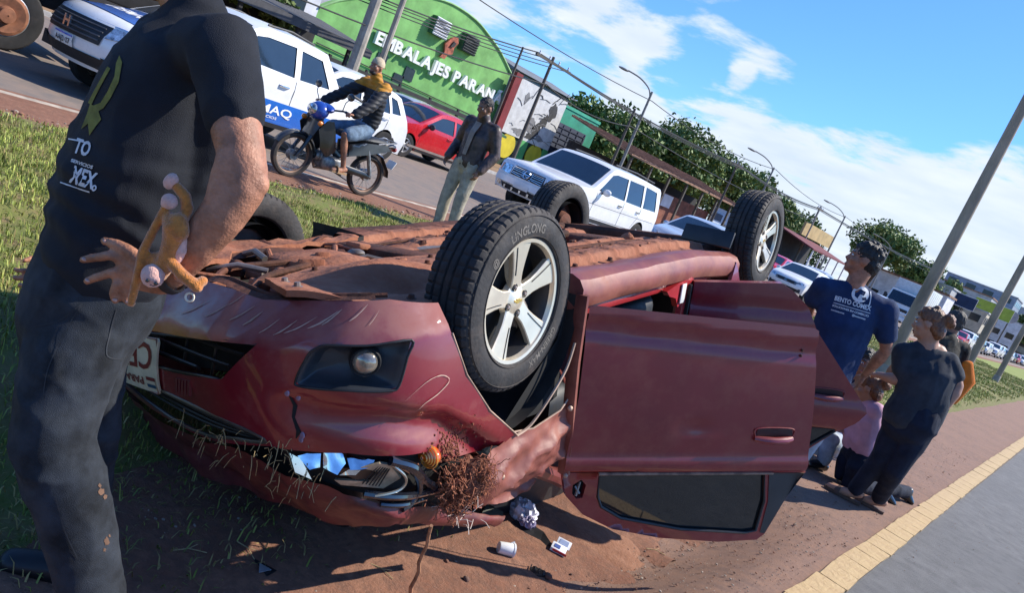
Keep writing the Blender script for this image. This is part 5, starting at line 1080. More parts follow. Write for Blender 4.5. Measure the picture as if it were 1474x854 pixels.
# ---- motorcycle
def motorcycle(loc, yaw):
    t = thing('motorcycle', 'blue and black underbone motorcycle ridden along the edge of the far road', 'motorcycle', (*loc, 0), R_(yaw))
    BK = M('bike_black', (.014, .014, .016), rough=.35, coat=.4, var=.2, dust=.25, dustcol=(.18, .10, .065), ds=9); BL = M('bike_blue', (.015, .06, .34), rough=.25, coat=.9, var=.1); AL = M('bike_engine', (.30, .29, .28), rough=.45, metal=.6, var=.3, vs=20, dust=.3, dustcol=(.2, .12, .08)); RU = M('bike_tyre', (.03, .026, .024), rough=.85, dust=.45, dustcol=(.16, .095, .06), ds=8); BR = M('bike_rim_brown', (.22, .13, .085), rough=.6, metal=.3, var=.3); SEAT = M('bike_seat', (.025, .028, .032), rough=.6)
    P = lambda nm, mb, mt, par=t, a=35: mb.obj(nm, mt, par, a)
    for x in (.62, -.62):
        w = P('wheel', MB().add(lathe([(.235, -.03), (.255, -.045), (.285, -.04), (.297, 0), (.285, .04), (.255, .045), (.235, .03)], 40, 'y')), RU); w.location = (x, 0, .297)
        P('rim', MB().add(lathe([(.238, -.025), (.225, -.018), (.22, 0), (.225, .018), (.238, .025)], 40, 'y')), BR, w)
        for k in range(18):
            a = k * 2 * PI / 18; P('spoke', MB().add(tube([(.03 * math.cos(a + .5), .03 * (-1) ** k, .03 * math.sin(a + .5)), (.225 * math.cos(a), 0, .225 * math.sin(a))], .003, 4)), AL, w)
        P('brake_drum', MB().add(lathe([(.01, -.05), (.065, -.05), (.075, 0), (.065, .05), (.01, .05)], 20, 'y')), AL, w)
    for s in (-1, 1): P('fork_leg', MB().add(tube([(.62, s * .085, .30), (.47, s * .08, .66), (.40, s * .05, .86)], [.024, .028, .024], 8)), BK); P('rear_shock', MB().add(tube([(-.58, s * .13, .34), (-.42, s * .12, .66)], .028, 8)), AL); P('swing_arm', MB().add(tube([(-.12, s * .1, .34), (-.62, s * .12, .30)], .022, 8)), BK)
    P('front_fender', MB().add(lathe([(.30, -.055), (.325, -.04), (.33, 0), (.325, .04), (.30, .055)], 24, 'y', (.62, 0, .297), .4, 2.9)), BK)
    P('rear_fender', MB().add(tube([(-.45, 0, .68), (-.75, 0, .62), (-.93, 0, .45), (-.97, 0, .36)], [(.09, .02), (.085, .02), (.08, .015), (.07, .012)], 10, lat=(0, 1, 0))), BK)
    P('frame', MB().add(tube([(.40, 0, .82), (.20, 0, .58), (-.05, 0, .46), (-.35, 0, .58), (-.62, 0, .70)], [.05, .06, .055, .045, .03], 10)), BK)
    P('engine', MB().add(rbox((.05, 0, .33), (.34, .26, .20), .06, None, 3)), AL); P('cylinder', MB().add(lathe([(.06, -.13), (.075, -.10), (.06, -.08), (.075, -.05), (.06, -.03), (.075, 0), (.06, .02), (.075, .05), (.05, .08)], 16, 'x', (.22, 0, .38))), AL); P('exhaust_pipe', MB().add(tube([(.28, -.06, .33), (.15, -.13, .20), (-.2, -.15, .24), (-.8, -.16, .34)], [.02, .02, .035, .045], 10)), AL)
    P('chain_cover', MB().add(capsule([(-.1, .12, .33), (-.58, .12, .31)], [(.02, .05), (.02, .045)], 10, (0, 1, 0))), BK)
    for s in (-1, 1): P('leg_shield', MB().add(panel([(.44, .86), (.52, .72), (.40, .50), (.22, .40), (.10, .52), (.24, .72), (.34, .88)], lambda x, z: (x, s * (.13 + .10 * sst(.3, .6, z) * sst(.05, .3, x)), z), (), .05, .012, (0, -s, 0))), BK)
    P('headlight_cowl', MB().add(ellipsoid((.46, 0, .94), (.13, .15, .12), Matrix.Rotation(.4, 3, 'Y'), 16, 10)), BL); P('headlight', MB().add(ellipsoid((.555, 0, .94), (.05, .10, .075), None, 14, 8)), V_LAMP); P('front_shield', MB().add(panel([(-.13, .62), (.13, .62), (.16, .84), (-.16, .84)], lambda y, z: (.50 - .9 * y * y - .25 * (z - .7), y, z), (), .05, .012, (-1, 0, 0))), BK)
    P('dashboard_cowl', MB().add(ellipsoid((.38, 0, 1.0), (.10, .18, .06), Matrix.Rotation(.3, 3, 'Y'), 14, 8)), BL)
    P('handlebar', MB().add(tube([(.22, .36, 1.04), (.30, .28, 1.05), (.36, .10, 1.0), (.36, -.10, 1.0), (.30, -.28, 1.05), (.22, -.36, 1.04)], .013, 8)), BK)
    for s in (-1, 1): P('grip', MB().add(tube([(.21, s * .38, 1.04), (.28, s * .29, 1.05)], .019, 8)), BK); P('mirror_stem', MB().add(tube([(.31, s * .27, 1.05), (.35, s * .33, 1.16), (.33, s * .36, 1.22)], .007, 6)), BK); P('mirror', MB().add(ellipsoid((.33, s * .37, 1.25), (.02, .075, .05), None, 12, 8)), BK); P('indicator', MB().add(ellipsoid((.50, s * .19, .80), (.045, .03, .035), None, 10, 7)), V_ORANGE); P('foot_peg', MB().add(tube([(.0, s * .10, .25), (.0, s * .27, .24)], .016, 8)), BK); P('side_panel', MB().add(panel([(-.12, .50), (-.50, .62), (-.80, .74), (-.72, .80), (-.30, .74), (-.08, .66)], lambda x, z: (x, s * (.12 + .03 * sst(-.8, -.3, x)), z), (), .05, .02, (0, -s, 0))), M('bike_grey_panel', (.07, .08, .09), rough=.3, coat=.6, dust=.2))
    P('seat', MB().add(capsule([(.02, 0, .76), (-.25, 0, .77), (-.52, 0, .80), (-.72, 0, .82)], [(.10, .05), (.125, .055), (.12, .05), (.09, .04)], 14, (0, 1, 0))), SEAT); P('tail', MB().add(tube([(-.60, 0, .76), (-.85, 0, .80), (-.95, 0, .80)], [(.10, .05), (.07, .04), (.04, .03)], 10, lat=(0, 1, 0))), BK); P('tail_light', MB().add(ellipsoid((-.95, 0, .77), (.03, .06, .04), None, 10, 7)), V_TAIL); P('grab_rail', MB().add(tube([(-.55, .13, .78), (-.80, .13, .86), (-.92, .05, .87), (-.92, -.05, .87), (-.80, -.13, .86), (-.55, -.13, .78)], .010, 6)), AL); P('number_plate', MB().add(rbox((-.99, 0, .55), (.01, .18, .13), .004, Matrix.Rotation(-.4, 3, 'Y'))), V_PLATE); P('side_stand', MB().add(tube([(.0, .1, .24), (-.22, .16, .18)], .009, 6)), BK)
    return t
BIKE = motorcycle((-8.50, 6.49), -90)
# ================================================================ PEOPLE
from mathutils.bvhtree import BVHTree
PENDING = []
def blob(nm, prims, vox, mat, parent, smooth=5, disp=None):
    mb = MB()
    for p in prims: mb.add(p)
    o = mb.obj(nm, mat, None, None); md = o.modifiers.new('r', 'REMESH'); md.mode = 'VOXEL'; md.voxel_size = vox; md.use_smooth_shade = True
    if smooth: s = o.modifiers.new('s', 'SMOOTH'); s.iterations = smooth; s.factor = .5
    PENDING.append((o, disp, parent)); return o
def flush():
    dg = bpy.context.evaluated_depsgraph_get(); dg.update()
    for o, disp, parent in PENDING:
        me = bpy.data.meshes.new_from_object(o.evaluated_get(dg)); old = o.data; o.modifiers.clear(); o.data = me; bpy.data.meshes.remove(old)
        n = len(me.vertices); co = np.empty(n * 3); me.vertices.foreach_get('co', co)
        if disp is not None:
            no = np.empty(n * 3); me.vertex_normals.foreach_get('vector', no); co = co.reshape(-1, 3); no = no.reshape(-1, 3)
            d = np.array([disp(co[i], no[i]) for i in range(n)]); co = co + no * d[:, None]
        co = co.reshape(-1, 3)
        o['_world'] = 0; WORLD_BVH[o.name] = (co.copy(), [tuple(p.vertices) for p in me.polygons])
        if parent is not None:
            mi = np.array(parent.matrix_basis.inverted()); co = co @ mi[:3, :3].T + mi[:3, 3]; o.parent = parent
        me.vertices.foreach_set('co', co.ravel()); me.polygons.foreach_set('use_smooth', [True] * len(me.polygons)); me.update(); del o['_world']
    PENDING.clear()
WORLD_BVH = {}
def child(nm, mb, mat, root, ang=60):   # geometry given in world points, parented to a root
    f = world_to(root); return mb.obj(nm, mat, root, ang, xf=f)
def decal(target, root, nm, vf, px, mat, off=.002, smooth=None):
    """print on cloth: (u, v) shapes laid on the garment where the photograph shows them; px(u, v) gives the sight line"""
    co, fa = WORLD_BVH[target.name]; bv = BVHTree.FromPolygons([tuple(c) for c in co], fa); out = []
    for p in vf[0]:
        d = ray(*px(p[0], p[1])).normalized(); h, n, i, di = bv.ray_cast(CPOS, d)
        out.append((h + n * off) if h is not None else None)
    fs = [f for f in vf[1] if all(out[i] is not None for i in f) and max((out[f[0]] - out[i]).length for i in f) < .3]
    used = sorted({i for f in fs for i in f}); mp = {k: j for j, k in enumerate(used)}
    if fs: return MB().add(([out[i] for i in used], [tuple(mp[i] for i in f) for f in fs])).obj(nm, mat, root, None, xf=world_to(root))
def orient(fwd, up=Vector((0, 0, 1))):
    y = Vector(fwd).normalized(); x = y.cross(up).normalized(); z = x.cross(y); return Matrix((x, y, z)).transposed()
def head_prims(c, q, s=1., jaw=1.):
    c = Vector(c); P = lambda x, y, z: c + q @ Vector((x * s, y * s, z * s)); E_ = lambda p, r, rot=None: ellipsoid(P(*p), [k * s for k in r], q if rot is None else q @ rot, 18, 12)
    o = [E_((0, -.012, .035), (.076, .096, .088)), E_((0, .012, -.02), (.064, .078, .085)), E_((0, .040, -.072), (.046 * jaw, .045, .038)), E_((0, .072, -.092), (.022, .020, .018)), E_((0, .082, .030), (.045, .014, .012)),
         E_((0, .100, -.018), (.0125, .018, .020)), E_((0, .094, .005), (.009, .012, .022)), E_((0, .088, -.055), (.024, .012, .008)), E_((0, .086, -.066), (.020, .012, .008))]
    for sg in (-1, 1):
        o += [E_((sg * .045, .060, -.020), (.022, .026, .022)), E_((sg * .077, -.006, -.005), (.010, .022, .032), Matrix.Rotation(-.25, 3, 'X')), E_((sg * .035, .082, .026), (.020, .009, .006)), E_((sg * .011, .094, -.024), (.008, .010, .007))]
    return o
def eyes(root, c, q, s=1.):
    W_ = M('eye_white', (.7, .67, .62), rough=.2, coat=1, var=.05); D_ = M('eye_dark', (.012, .008, .006), rough=.1, coat=1)
    for sg in (-1, 1):
        p = Vector(c) + q @ Vector((sg * .032 * s, .081 * s, .010 * s)); e = child('eye', MB().add(ellipsoid(p, (.0125 * s, .009 * s, .008 * s), q, 12, 8)), W_, root)
        i = MB().add(ellipsoid(p + q @ Vector((0, .0065 * s, 0)), (.006 * s, .0035 * s, .006 * s), q, 10, 6)).obj('iris', D_, e, 60, xf=world_to(root))
        child('eyebrow', MB().add(tube([Vector(c) + q @ Vector((sg * a * s, b * s, d * s)) for a, b, d in ((.014, .094, .034), (.034, .091, .039), (.054, .076, .033))], [.004 * s, .005 * s, .003 * s], 6)), D_, root)
    child('lips', MB().add(ellipsoid(Vector(c) + q @ Vector((0, .096 * s, -.060 * s)), (.022 * s, .006 * s, .0075 * s), q, 12, 7)), M('lips', (.30, .11, .085), rough=.45), root)
def hand_prims(w, d, pn, s=1., curl=.5, side=1, spread=.25):
    """wrist point, finger direction, palm normal; side=+1 puts the thumb on the +x side (x = d x pn)"""
    w = Vector(w); d = Vector(d).normalized(); pn = (Vector(pn) - d * Vector(pn).dot(d)).normalized(); x = d.cross(pn) * side; o = []
    P = lambda a, b, c_: w + d * (a * s) + x * (b * s) + pn * (c_ * s)
    for b in (-.028, -.010, .010, .027): o.append(capsule([P(.0, b * .6, 0), P(.05, b, .002), P(.092, b * 1.1, 0)], [.015 * s, .0155 * s, .012 * s], 8))
    for b, l, r in ((.030, .072, .0088), (.010, .082, .0092), (-.011, .076, .0088), (-.031, .060, .0078)):
        a = 0; p = P(.088, b, 0); pts = [p]; sp = spread * b / .03
        for k, fr in enumerate((.45, .32, .23)):
            a += curl * (.6, 1.0, .8)[k] * (1 + .15 * (b < 0)); p = p + (d * math.cos(a) + pn * math.sin(a) + x * sp * (.5 if k == 0 else .2)) * (l * fr * s); pts.append(p)
        o.append(capsule(pts, [r * s, r * .95 * s, r * .88 * s, r * .75 * s], 8))
    o.append(capsule([P(.018, .022, .004), P(.045, .048, .012), P(.070, .058, .020), P(.092, .058, .028)], [.0155 * s, .0125 * s, .0105 * s, .008 * s], 8)); return o
def fold(seed, a=.006, s=9., st=(1, 1, .45)):
    def f(p, n):
        q = Vector((p[0] * st[0] * s + seed, p[1] * st[1] * s, p[2] * st[2] * s)); v = mnoise.fractal(q, 1.0, 2.0, 3); r = 1 - abs(mnoise.noise(q * 1.3 + Vector((5, 1, 2)))) * 2
        return a * (v * .8 + max(0, r) ** 3 * .55 - .12)
    return f
SKIN = M('skin_tan', (.40, .18, .105), rough=.52, var=.26, vs=24, bump=.22, bs=170, spec=.35, detail=8); SKIN2 = M('skin_light', (.42, .22, .14), rough=.5, var=.12, vs=12, spec=.4); SKIN3 = M('skin_brown', (.24, .115, .07), rough=.5, var=.14, vs=12, spec=.4)
HAIRD = M('hair_dark', (.014, .010, .008), rough=.5, var=.4, vs=60, bump=.6, bs=160, stretch=(1, 1, .2)); HAIRB = M('hair_auburn', (.26, .105, .042), rough=.45, var=.5, vs=40, bump=.6, bs=140, stretch=(1, 1, .25), col2=(.09, .038, .02))
def cloth(nm, c, **k): return M(nm, c, rough=k.pop('rough', .88), var=k.pop('var', .16), vs=k.pop('vs', 9), bump=k.pop('bump', .25), bs=k.pop('bs', 420), sheen=k.pop('sheen', .02), spec=.25, **k)
def lerp(a, b, t): return Vector(a).lerp(Vector(b), t)
def make_person(label, loc, yaw, J=None, H=1.74, b=1., skin=SKIN, shirt=None, sleeve=1., trousers=None, leg=1., shoes=None, hair=None, hairstyle='short', group=None, vox=.010, look=None, hem=.0, cvox=.013, puff=0., hands=(.5, .5), headtilt=None, collar=False):
    """joints in metres, x to the person's right, y forward, z up from the ground; J overrides"""
    root = thing('person', label, 'person', loc, R_(yaw), group); s = H / 1.74
    D = dict(pelvis=(0, 0, .95), waist=(0, 0, 1.08), chest=(0, .01, 1.28), shm=(0, -.01, 1.43), neck=(0, .0, 1.50), head=(0, .02, 1.625), shR=(.185, -.01, 1.41), elR=(.24, -.03, 1.13), wrR=(.25, .06, .88), shL=(-.185, -.01, 1.41), elL=(-.24, -.03, 1.13), wrL=(-.25, .06, .88),
             hipR=(.095, 0, .92), knR=(.105, .02, .50), anR=(.11, -.02, .085), hipL=(-.095, 0, .92), knL=(-.105, .02, .50), anL=(-.11, -.02, .085), toeR=(.13, .16, .035), toeL=(-.13, .16, .035), handR=(0, .2, -1), handL=(0, .2, -1), palmR=(-1, 0, 0), palmL=(1, 0, 0))
    Mx = Matrix.Translation(Vector(loc)) @ Matrix.Rotation(R_(yaw), 4, 'Z'); P = {}
    for k, v in D.items(): P[k] = (Mx.to_3x3() @ Vector(v)) if k[:4] in ('hand', 'palm') else Mx @ (Vector(v) * s)
    for k, v in (J or {}).items(): P[k] = Vector(v)
    lat = (P['shR'] - P['shL']).normalized(); latp = (P['hipR'] - P['hipL']).normalized(); fwd = Vector((0, 0, 1)).cross(lat).normalized()
    lookd = Vector(look) if look is not None else fwd; q = orient(lookd)
    if headtilt: q = q @ Matrix.Rotation(headtilt, 3, 'X')
    B = b; Ba = min(b, 1.12)
    prims = head_prims(P['head'], q, s) + [capsule([P['shm'] + (P['neck'] - P['shm']) * .2, P['neck'], lerp(P['neck'], P['head'], .6) - q @ Vector((0, .02, 0))], [.066 * s * B, .058 * s * B, .056 * s * B], 14)]
    prims.append(capsule([P['pelvis'], P['waist'], P['chest'], P['shm']], [(.15 * B * s, .10 * B * s), (.135 * B * s, .095 * B * s), (.155 * B * s, .10 * B * s), (.14 * s, .065 * s)], 18, lat))
    for S_ in 'RL':
        sh, el, wr = P['sh' + S_], P['el' + S_], P['wr' + S_]; sg = 1 if S_ == 'R' else -1
        prims.append(capsule([sh, lerp(sh, el, .35), lerp(sh, el, .75), el, lerp(el, wr, .28), lerp(el, wr, .7), wr], [.056 * Ba * s, .053 * Ba * s, .044 * Ba * s, .040 * s, .043 * Ba * s, .034 * s, .026 * s], 12))
        prims += hand_prims(wr, P['hand' + S_], P['palm' + S_], s * .95, hands[0 if S_ == 'R' else 1], side=sg)
        hp, kn, an, to = P['hip' + S_], P['kn' + S_], P['an' + S_], P['toe' + S_]
        prims.append(capsule([hp, lerp(hp, kn, .4), kn, lerp(kn, an, .3), lerp(kn, an, .75), an], [.075 * min(B, 1.05) * s, .066 * min(B, 1.05) * s, .049 * s, .049 * s, .036 * s, .034 * s], 12))
        prims.append(capsule([an - (to - an) * .25 + Vector((0, 0, -.03)), an + Vector((0, 0, -.03)) + (to - an) * .3, to], [.034 * s, .038 * s, .028 * s], 10))
    blob('body', prims, vox * s, skin, root, 4)
    if look is not None or True: eyes(root, P['head'], q, s)
    if shirt is not None:
        lo = lerp(P['waist'], P['pelvis'], .55 + hem)
        pr = [capsule([lo, P['waist'], P['chest'], lerp(P['chest'], P['shm'], .7), lerp(P['shm'], P['neck'], .25), lerp(P['shm'], P['neck'], .55)], [(.172 * B * s, .122 * B * s), (.165 * B * s, .122 * B * s), (.178 * B * s, .125 * B * s), (.165 * s * B, .088 * s), (.105 * s, .075 * s), (.070 * s, .068 * s)], 20, lat)]
        for S_ in 'RL': pr.append(capsule([lerp(P['shm'], P['neck'], .35), lerp(P['shm'], P['sh' + S_], .55) + (P['neck'] - P['shm']) * .12, P['sh' + S_]], [.055 * s, .064 * s, .066 * s], 12))
        for S_ in 'RL':
            sh, el, wr = P['sh' + S_], P['el' + S_], P['wr' + S_]; e_ = .012 + puff
            if sleeve > 1: pr.append(capsule([sh, lerp(sh, el, .5), el, lerp(el, wr, .5), lerp(el, wr, .95)], [(.056 + .014 + puff) * B * s, (.052 + e_) * Ba * s, (.045 + e_) * s, (.040 + e_) * s, (.030 + e_) * s], 14))
            else: pr.append(capsule([sh, lerp(sh, el, .4), lerp(sh, el, .72 * sleeve)], [.070 * Ba * s, .068 * Ba * s, .067 * Ba * s], 14))
        if collar: pr.append(capsule([lerp(P['shm'], P['neck'], .4), P['neck'] + (P['neck'] - P['shm']) * .3], [.082 * s, .076 * s], 16))
        shirt_o = blob('shirt', pr, cvox * s, shirt, root, 5, fold(hash(label) % 97, .0085, 8.5)); root['_s'] = 1
    if trousers is not None:
        pr = [capsule([lerp(P['pelvis'], P['waist'], .55), P['pelvis'], P['pelvis'] - (P['waist'] - P['pelvis']) * .25], [(.152 * B * s, .115 * B * s), (.168 * B * s, .125 * B * s), (.150 * B * s, .11 * B * s)], 18, latp)]
        for S_ in 'RL':
            hp, kn, an = P['hip' + S_], P['kn' + S_], P['an' + S_]
            if leg >= 1: Bl = min(B, 1.05); pr.append(capsule([hp, lerp(hp, kn, .45), kn, lerp(kn, an, .4), lerp(kn, an, .95)], [.098 * Bl * s, .089 * Bl * s, .071 * s * Bl, .067 * s * Bl, .060 * s * Bl], 14))
            else: pr.append(capsule([hp, lerp(hp, kn, .5), lerp(hp, kn, .95 * leg + .05)], [.100 * B * s, .094 * B * s, .088 * B * s], 14))
        blob('trousers', pr, cvox * s, trousers, root, 5, fold(hash(label) % 61 + 3, .008, 8))
    if shoes is not None:
        for S_ in 'RL':
            an, to = P['an' + S_], P['toe' + S_]; f = (to - an); f.z *= .0 if abs(f.z) < .1 else 1; hl = an - f * .30 + Vector((0, 0, -.045 * s))
            if f.length < .01: continue
            so = blob('shoe', [capsule([hl, an + Vector((0, 0, -.04 * s)) + f * .25, to + Vector((0, 0, -.002))], [(.038 * s, .042 * s), (.045 * s, .044 * s), (.042 * s, .030 * s)], 12, f.cross(Vector((0, 0, 1)))), capsule([an + Vector((0, 0, -.03)), an + Vector((0, 0, .01))], [.044 * s, .042 * s], 12)], .009, shoes, root, 4)
    if hair is not None:
        c = P['head']; pr = []; rr = random.Random(len(label)); Pq = lambda x, y, z: c + q @ Vector((x * s, y * s, z * s))
        pr.append(ellipsoid(Pq(0, -.018, .050), (.084 * s, .098 * s, .086 * s), q, 18, 12)); pr.append(ellipsoid(Pq(0, -.050, .0), (.080 * s, .066 * s, .080 * s), q, 16, 10))
        for k in range(26 if hairstyle == 'short' else 14):
            a = rr.uniform(0, 2 * PI); e = rr.uniform(.2, 1.4); pr.append(ellipsoid(Pq(.078 * math.cos(a) * math.cos(e), -.018 + .088 * math.sin(a) * math.cos(e), .055 + .078 * math.sin(e)), .022 * s, None, 8, 6))
        if hairstyle == 'bun': pr += [ellipsoid(Pq(0, -.125, .055), (.05 * s, .045 * s, .048 * s), q), ellipsoid(Pq(.018, -.14, .03), .035 * s), ellipsoid(Pq(-.025, -.13, .075), .03 * s), ellipsoid(Pq(0, -.07, -.035), (.075 * s, .05 * s, .07 * s), q), capsule([Pq(.07, .01, .0), Pq(.078, .02, -.07)], [.012 * s, .006 * s])]
        if hairstyle == 'cropped': pr = [ellipsoid(Pq(0, -.020, .046), (.081 * s, .096 * s, .083 * s), q, 18, 12), ellipsoid(Pq(0, -.050, .0), (.077 * s, .060 * s, .070 * s), q, 16, 10)]
        blob('hair', pr, .008, hair, root, 2, lambda p, n: .006 * mnoise.noise(Vector(p) * 55) + .004 * mnoise.noise(Vector(p) * 120))
    return root, P, q
def torso_obj(root, nm): return [o for o in bpy.data.objects if o.parent == root and o.name.split('.')[0] == nm]
# ---------------------------------------------------------------- man in the foreground
T_BLACK = cloth('tshirt_black', (.014, .016, .022), var=.25, vs=5); J_DARK = cloth('jeans_charcoal', (.027, .032, .040), var=.45, vs=9, bs=500, bump=.3, dust=.10, dustcol=(.12, .07, .05), ds=4)
def foreground_man():
    hz = lambda v: Vector((v.x, v.y, 0)).normalized()
    cr = hz(Vector((math.cos(R_(CAM_YAW)), math.sin(R_(CAM_YAW)), 0))); fw = CFW
    face = (-cr * .96 - fw * .28).normalized(); right = face.cross(Vector((0, 0, 1))).normalized()
    g0 = gpd(120, 845); loc = g0.copy(); root = thing('person', 'headless-cropped man in black T-shirt and dark jeans, hand on hip, in the foreground', 'person', loc)
    root['label'] = 'man in black T-shirt and dark jeans standing with hand on hip, nearest the camera'
    A = at
    tors = [A(125, 462, 1.86), A(146, 405, 1.86), A(172, 335, 1.86), A(203, 240, 1.86), A(236, 140, 1.86), A(266, 70, 1.86), A(282, 28, 1.86)]
    hd = A(240, -62, 1.86); sR = A(322, 68, 1.68); eR = A(352, 262, 1.60); wR = A(246, 398, 1.62); sL = A(232, 62, 2.04); eL = A(190, 255, 2.30); wL = A(84, 392, 2.08)
    hR, kR, aR = A(128, 455, 1.79), A(72, 640, 1.70), A(140, 902, 1.73); hL = A(152, 455, 1.98); aL0 = gpd(70, 834); aL = aL0 + Vector((0, 0, .09)) - face * .06; kL = A(122, 615, 1.97)
    # skin: head, neck, arms, hands and the body under the clothes, one surface
    q = orient(face); pr = head_prims(hd, q, 1.02)
    pr.append(capsule([tors[6], lerp(tors[6], hd, .35), lerp(tors[6], hd, .72)], [.068, .062, .060], 18)); pr.append(capsule(tors, [(.15, .13), (.155, .135), (.15, .14), (.16, .14), (.16, .13), (.14, .09), (.08, .06)], 22, right))
    pr.append(capsule([sR, A(333, 130, 1.65), A(342, 195, 1.62), A(354, 250, 1.60), A(352, 272, 1.595), A(322, 308, 1.595), A(285, 353, 1.605), A(262, 383, 1.615), wR, A(232, 402, 1.625)], [.066, .058, .053, .046, .044, .050, .044, .034, .030, .030], 20))
    pr.append(ellipsoid(A(372, 266, 1.598), (.024, .024, .026), None)); pr.append(capsule([A(345, 205, 1.60), A(334, 235, 1.59), A(318, 292, 1.583)], [.036, .036, .035], 12))
    pr.append(capsule([sL, lerp(sL, eL, .5), eL, lerp(eL, wL, .4), wL], [.062, .054, .045, .048, .031], 14))
    # right hand spread on the hip
    T = lambda pts, rr, D0=1.63, n=12: pr.append(capsule([A(x, y, D0 + d) for x, y, d in pts], rr, n))
    T([(236, 404, 0), (205, 393, 0), (178, 377, .004)], [.025, .021, .014]); T([(238, 404, 0), (206, 402, .002), (180, 394, .006)], [.026, .021, .014]); T([(236, 410, .004), (206, 408, .006), (184, 407, .01)], [.024, .019, .013]); T([(230, 398, .0), (206, 382, .0), (186, 368, 0)], [.024, .018, .013])
    T([(182, 372, 0), (157, 368, -.004), (136, 371, .004), (120, 374, .010)], [.0128, .0116, .0105, .0092]); T([(183, 388, .004), (160, 393, -.002), (140, 399, .004), (125, 405, .010)], [.0128, .0116, .0106, .0092]); T([(186, 404, .008), (167, 410, .0), (163, 423, .004), (166, 433, .012)], [.0122, .0112, .0104, .0090]); T([(192, 412, .014), (182, 420, .01), (181, 429, .016), (184, 436, .02)], [.011, .0100, .0092, .008])
    T([(212, 385, .0), (190, 364, -.004), (168, 351, .0), (150, 347, .010)], [.018, .0145, .012, .0092])
    # left hand on the far hip
    pr += hand_prims(wL, (A(48, 405, 1.98) - wL), right, .95, 1.0, -1)
    pr += [capsule([hR, kR, aR], [.06, .045, .04]), capsule([A(150, 455, 1.96), A(132, 515, 1.97), A(126, 600, 1.97), kL, aL], [.06, .05, .045, .04, .035])]
    blob('body', pr, .0052, SKIN, root, 4, lambda p, n: .0012 * mnoise.noise(Vector(p) * 40)); eyes(root, hd, q, 1.02)
    # T-shirt
    pr = [capsule([A(160, 372, 1.86), A(172, 335, 1.86), A(197, 262, 1.86), A(218, 195, 1.86), A(240, 128, 1.86), A(266, 72, 1.86), A(279, 40, 1.86), A(284, 22, 1.86)], [(.182, .158), (.185, .162), (.192, .166), (.196, .158), (.198, .146), (.188, .112), (.12, .084), (.092, .076)], 30, right)]
    pr.append(capsule([A(290, 70, 1.74), sR, A(333, 120, 1.655), A(338, 163, 1.64)], [.075, .079, .072, .068], 22)); pr.append(capsule([sL, lerp(sL, eL, .55)], [.078, .070], 18))
    pr.append(capsule([A(262, 300, 1.86), A(292, 215, 1.84), A(300, 130, 1.80)], [.055, .06, .06], 14))
    def tf(p, n):
        v = Vector(p); base = fold(2, .008, 5.5, (1, 1, .8))(p, n); d = (v - wR).length; w = math.exp(-((v.z - .98) / .16) ** 2)
        return base * (1 + .8 * w) + .005 * w * math.sin(v.z * 85 + 4 * mnoise.noise(v * 6)) 
    ts = blob('tshirt', pr, .0075, T_BLACK, root, 5, tf)
    # jeans
    pr = [capsule([A(160, 366, 1.86), A(142, 410, 1.86), A(122, 460, 1.86), A(112, 490, 1.87)], [(.165, .150), (.178, .160), (.178, .155), (.15, .13)], 26, right)]
    pr.append(capsule([A(122, 455, 1.80), A(104, 520, 1.76), A(86, 580, 1.73), A(77, 640, 1.705), A(96, 700, 1.70), A(112, 760, 1.71), A(130, 845, 1.725), A(140, 890, 1.73)], [.112, .112, .104, .096, .092, .085, .078, .082], 22))
    aL2 = lerp(kL, aL, .95); pr.append(capsule([A(150, 455, 1.96), A(132, 515, 1.97), A(128, 560, 1.97), A(126, 610, 1.97), lerp(kL, aL, .5), aL2], [.105, .095, .088, .084, .078, .074], 20))
    def jf(p, n):
        v = Vector(p); k = math.exp(-((v - kR).length / .16) ** 2) + math.exp(-((v - kL).length / .18) ** 2) + .7 * math.exp(-((v - hR).length / .15) ** 2) + .9 * math.exp(-((v - aR).length / .14) ** 2)
        w = v.z * 62 + v.x * 18 + 5 * mnoise.noise(v * 7); return fold(9, .006, 7, (1, 1, .7))(p, n) + .008 * k * (1 - abs(math.sin(w * .5))) ** 1.5 - .003 * k
    jn = blob('jeans', pr, .0075, J_DARK, root, 5, jf)
    SH = M('shoe_black', (.012, .012, .013), rough=.5, var=.25, dust=.3, dustcol=(.14, .075, .045), ds=8)
    for an, tdir in ((aL, face), (aR, face)):
        tz = Vector((0, 0, -.05)); blob('shoe', [capsule([an - tdir * .06 + tz, an + tdir * .05 + tz, an + tdir * .17 + tz * 1.1], [(.042, .05), (.048, .048), (.045, .034)], 14, right), capsule([an, an + tz], [.05, .05])], .008, SH, root, 4)
        child('sole', MB().add(prism([(-.105, -.04), (-.06, -.045), (.08, -.052), (.19, -.045), (.225, 0), (.19, .045), (.08, .052), (-.06, .045), (-.105, .04)], lambda u, w, d: an + tdir * u + right * w + Vector((0, 0, -.098 + d)), .024)), SH, root)
    blob('hair', [ellipsoid(hd + q @ Vector((0, -.02, .05)), (.084, .098, .086), q), ellipsoid(hd + q @ Vector((0, -.055, 0)), (.079, .062, .075), q)], .008, HAIRD, root, 2)
    NL = M('fingernail', (.50, .28, .22), rough=.3, coat=.3, var=.05)
    for x, y, d in ((121.5, 373.5, .001), (126.5, 404, .001), (165.5, 432, .003), (184, 435, .011), (152, 347.5, .001)): child('fingernail', MB().add(ellipsoid(A(x, y, 1.63 + d), (.0062, .0062, .0045), None, 10, 6)), NL, root)
    # wristband, belt line, seams
    ctr = A(244, 402, 1.622); ax = (A(262, 383, 1.615) - A(232, 402, 1.625)).normalized(); u_ = ax.orthogonal().normalized(); w_ = ax.cross(u_)
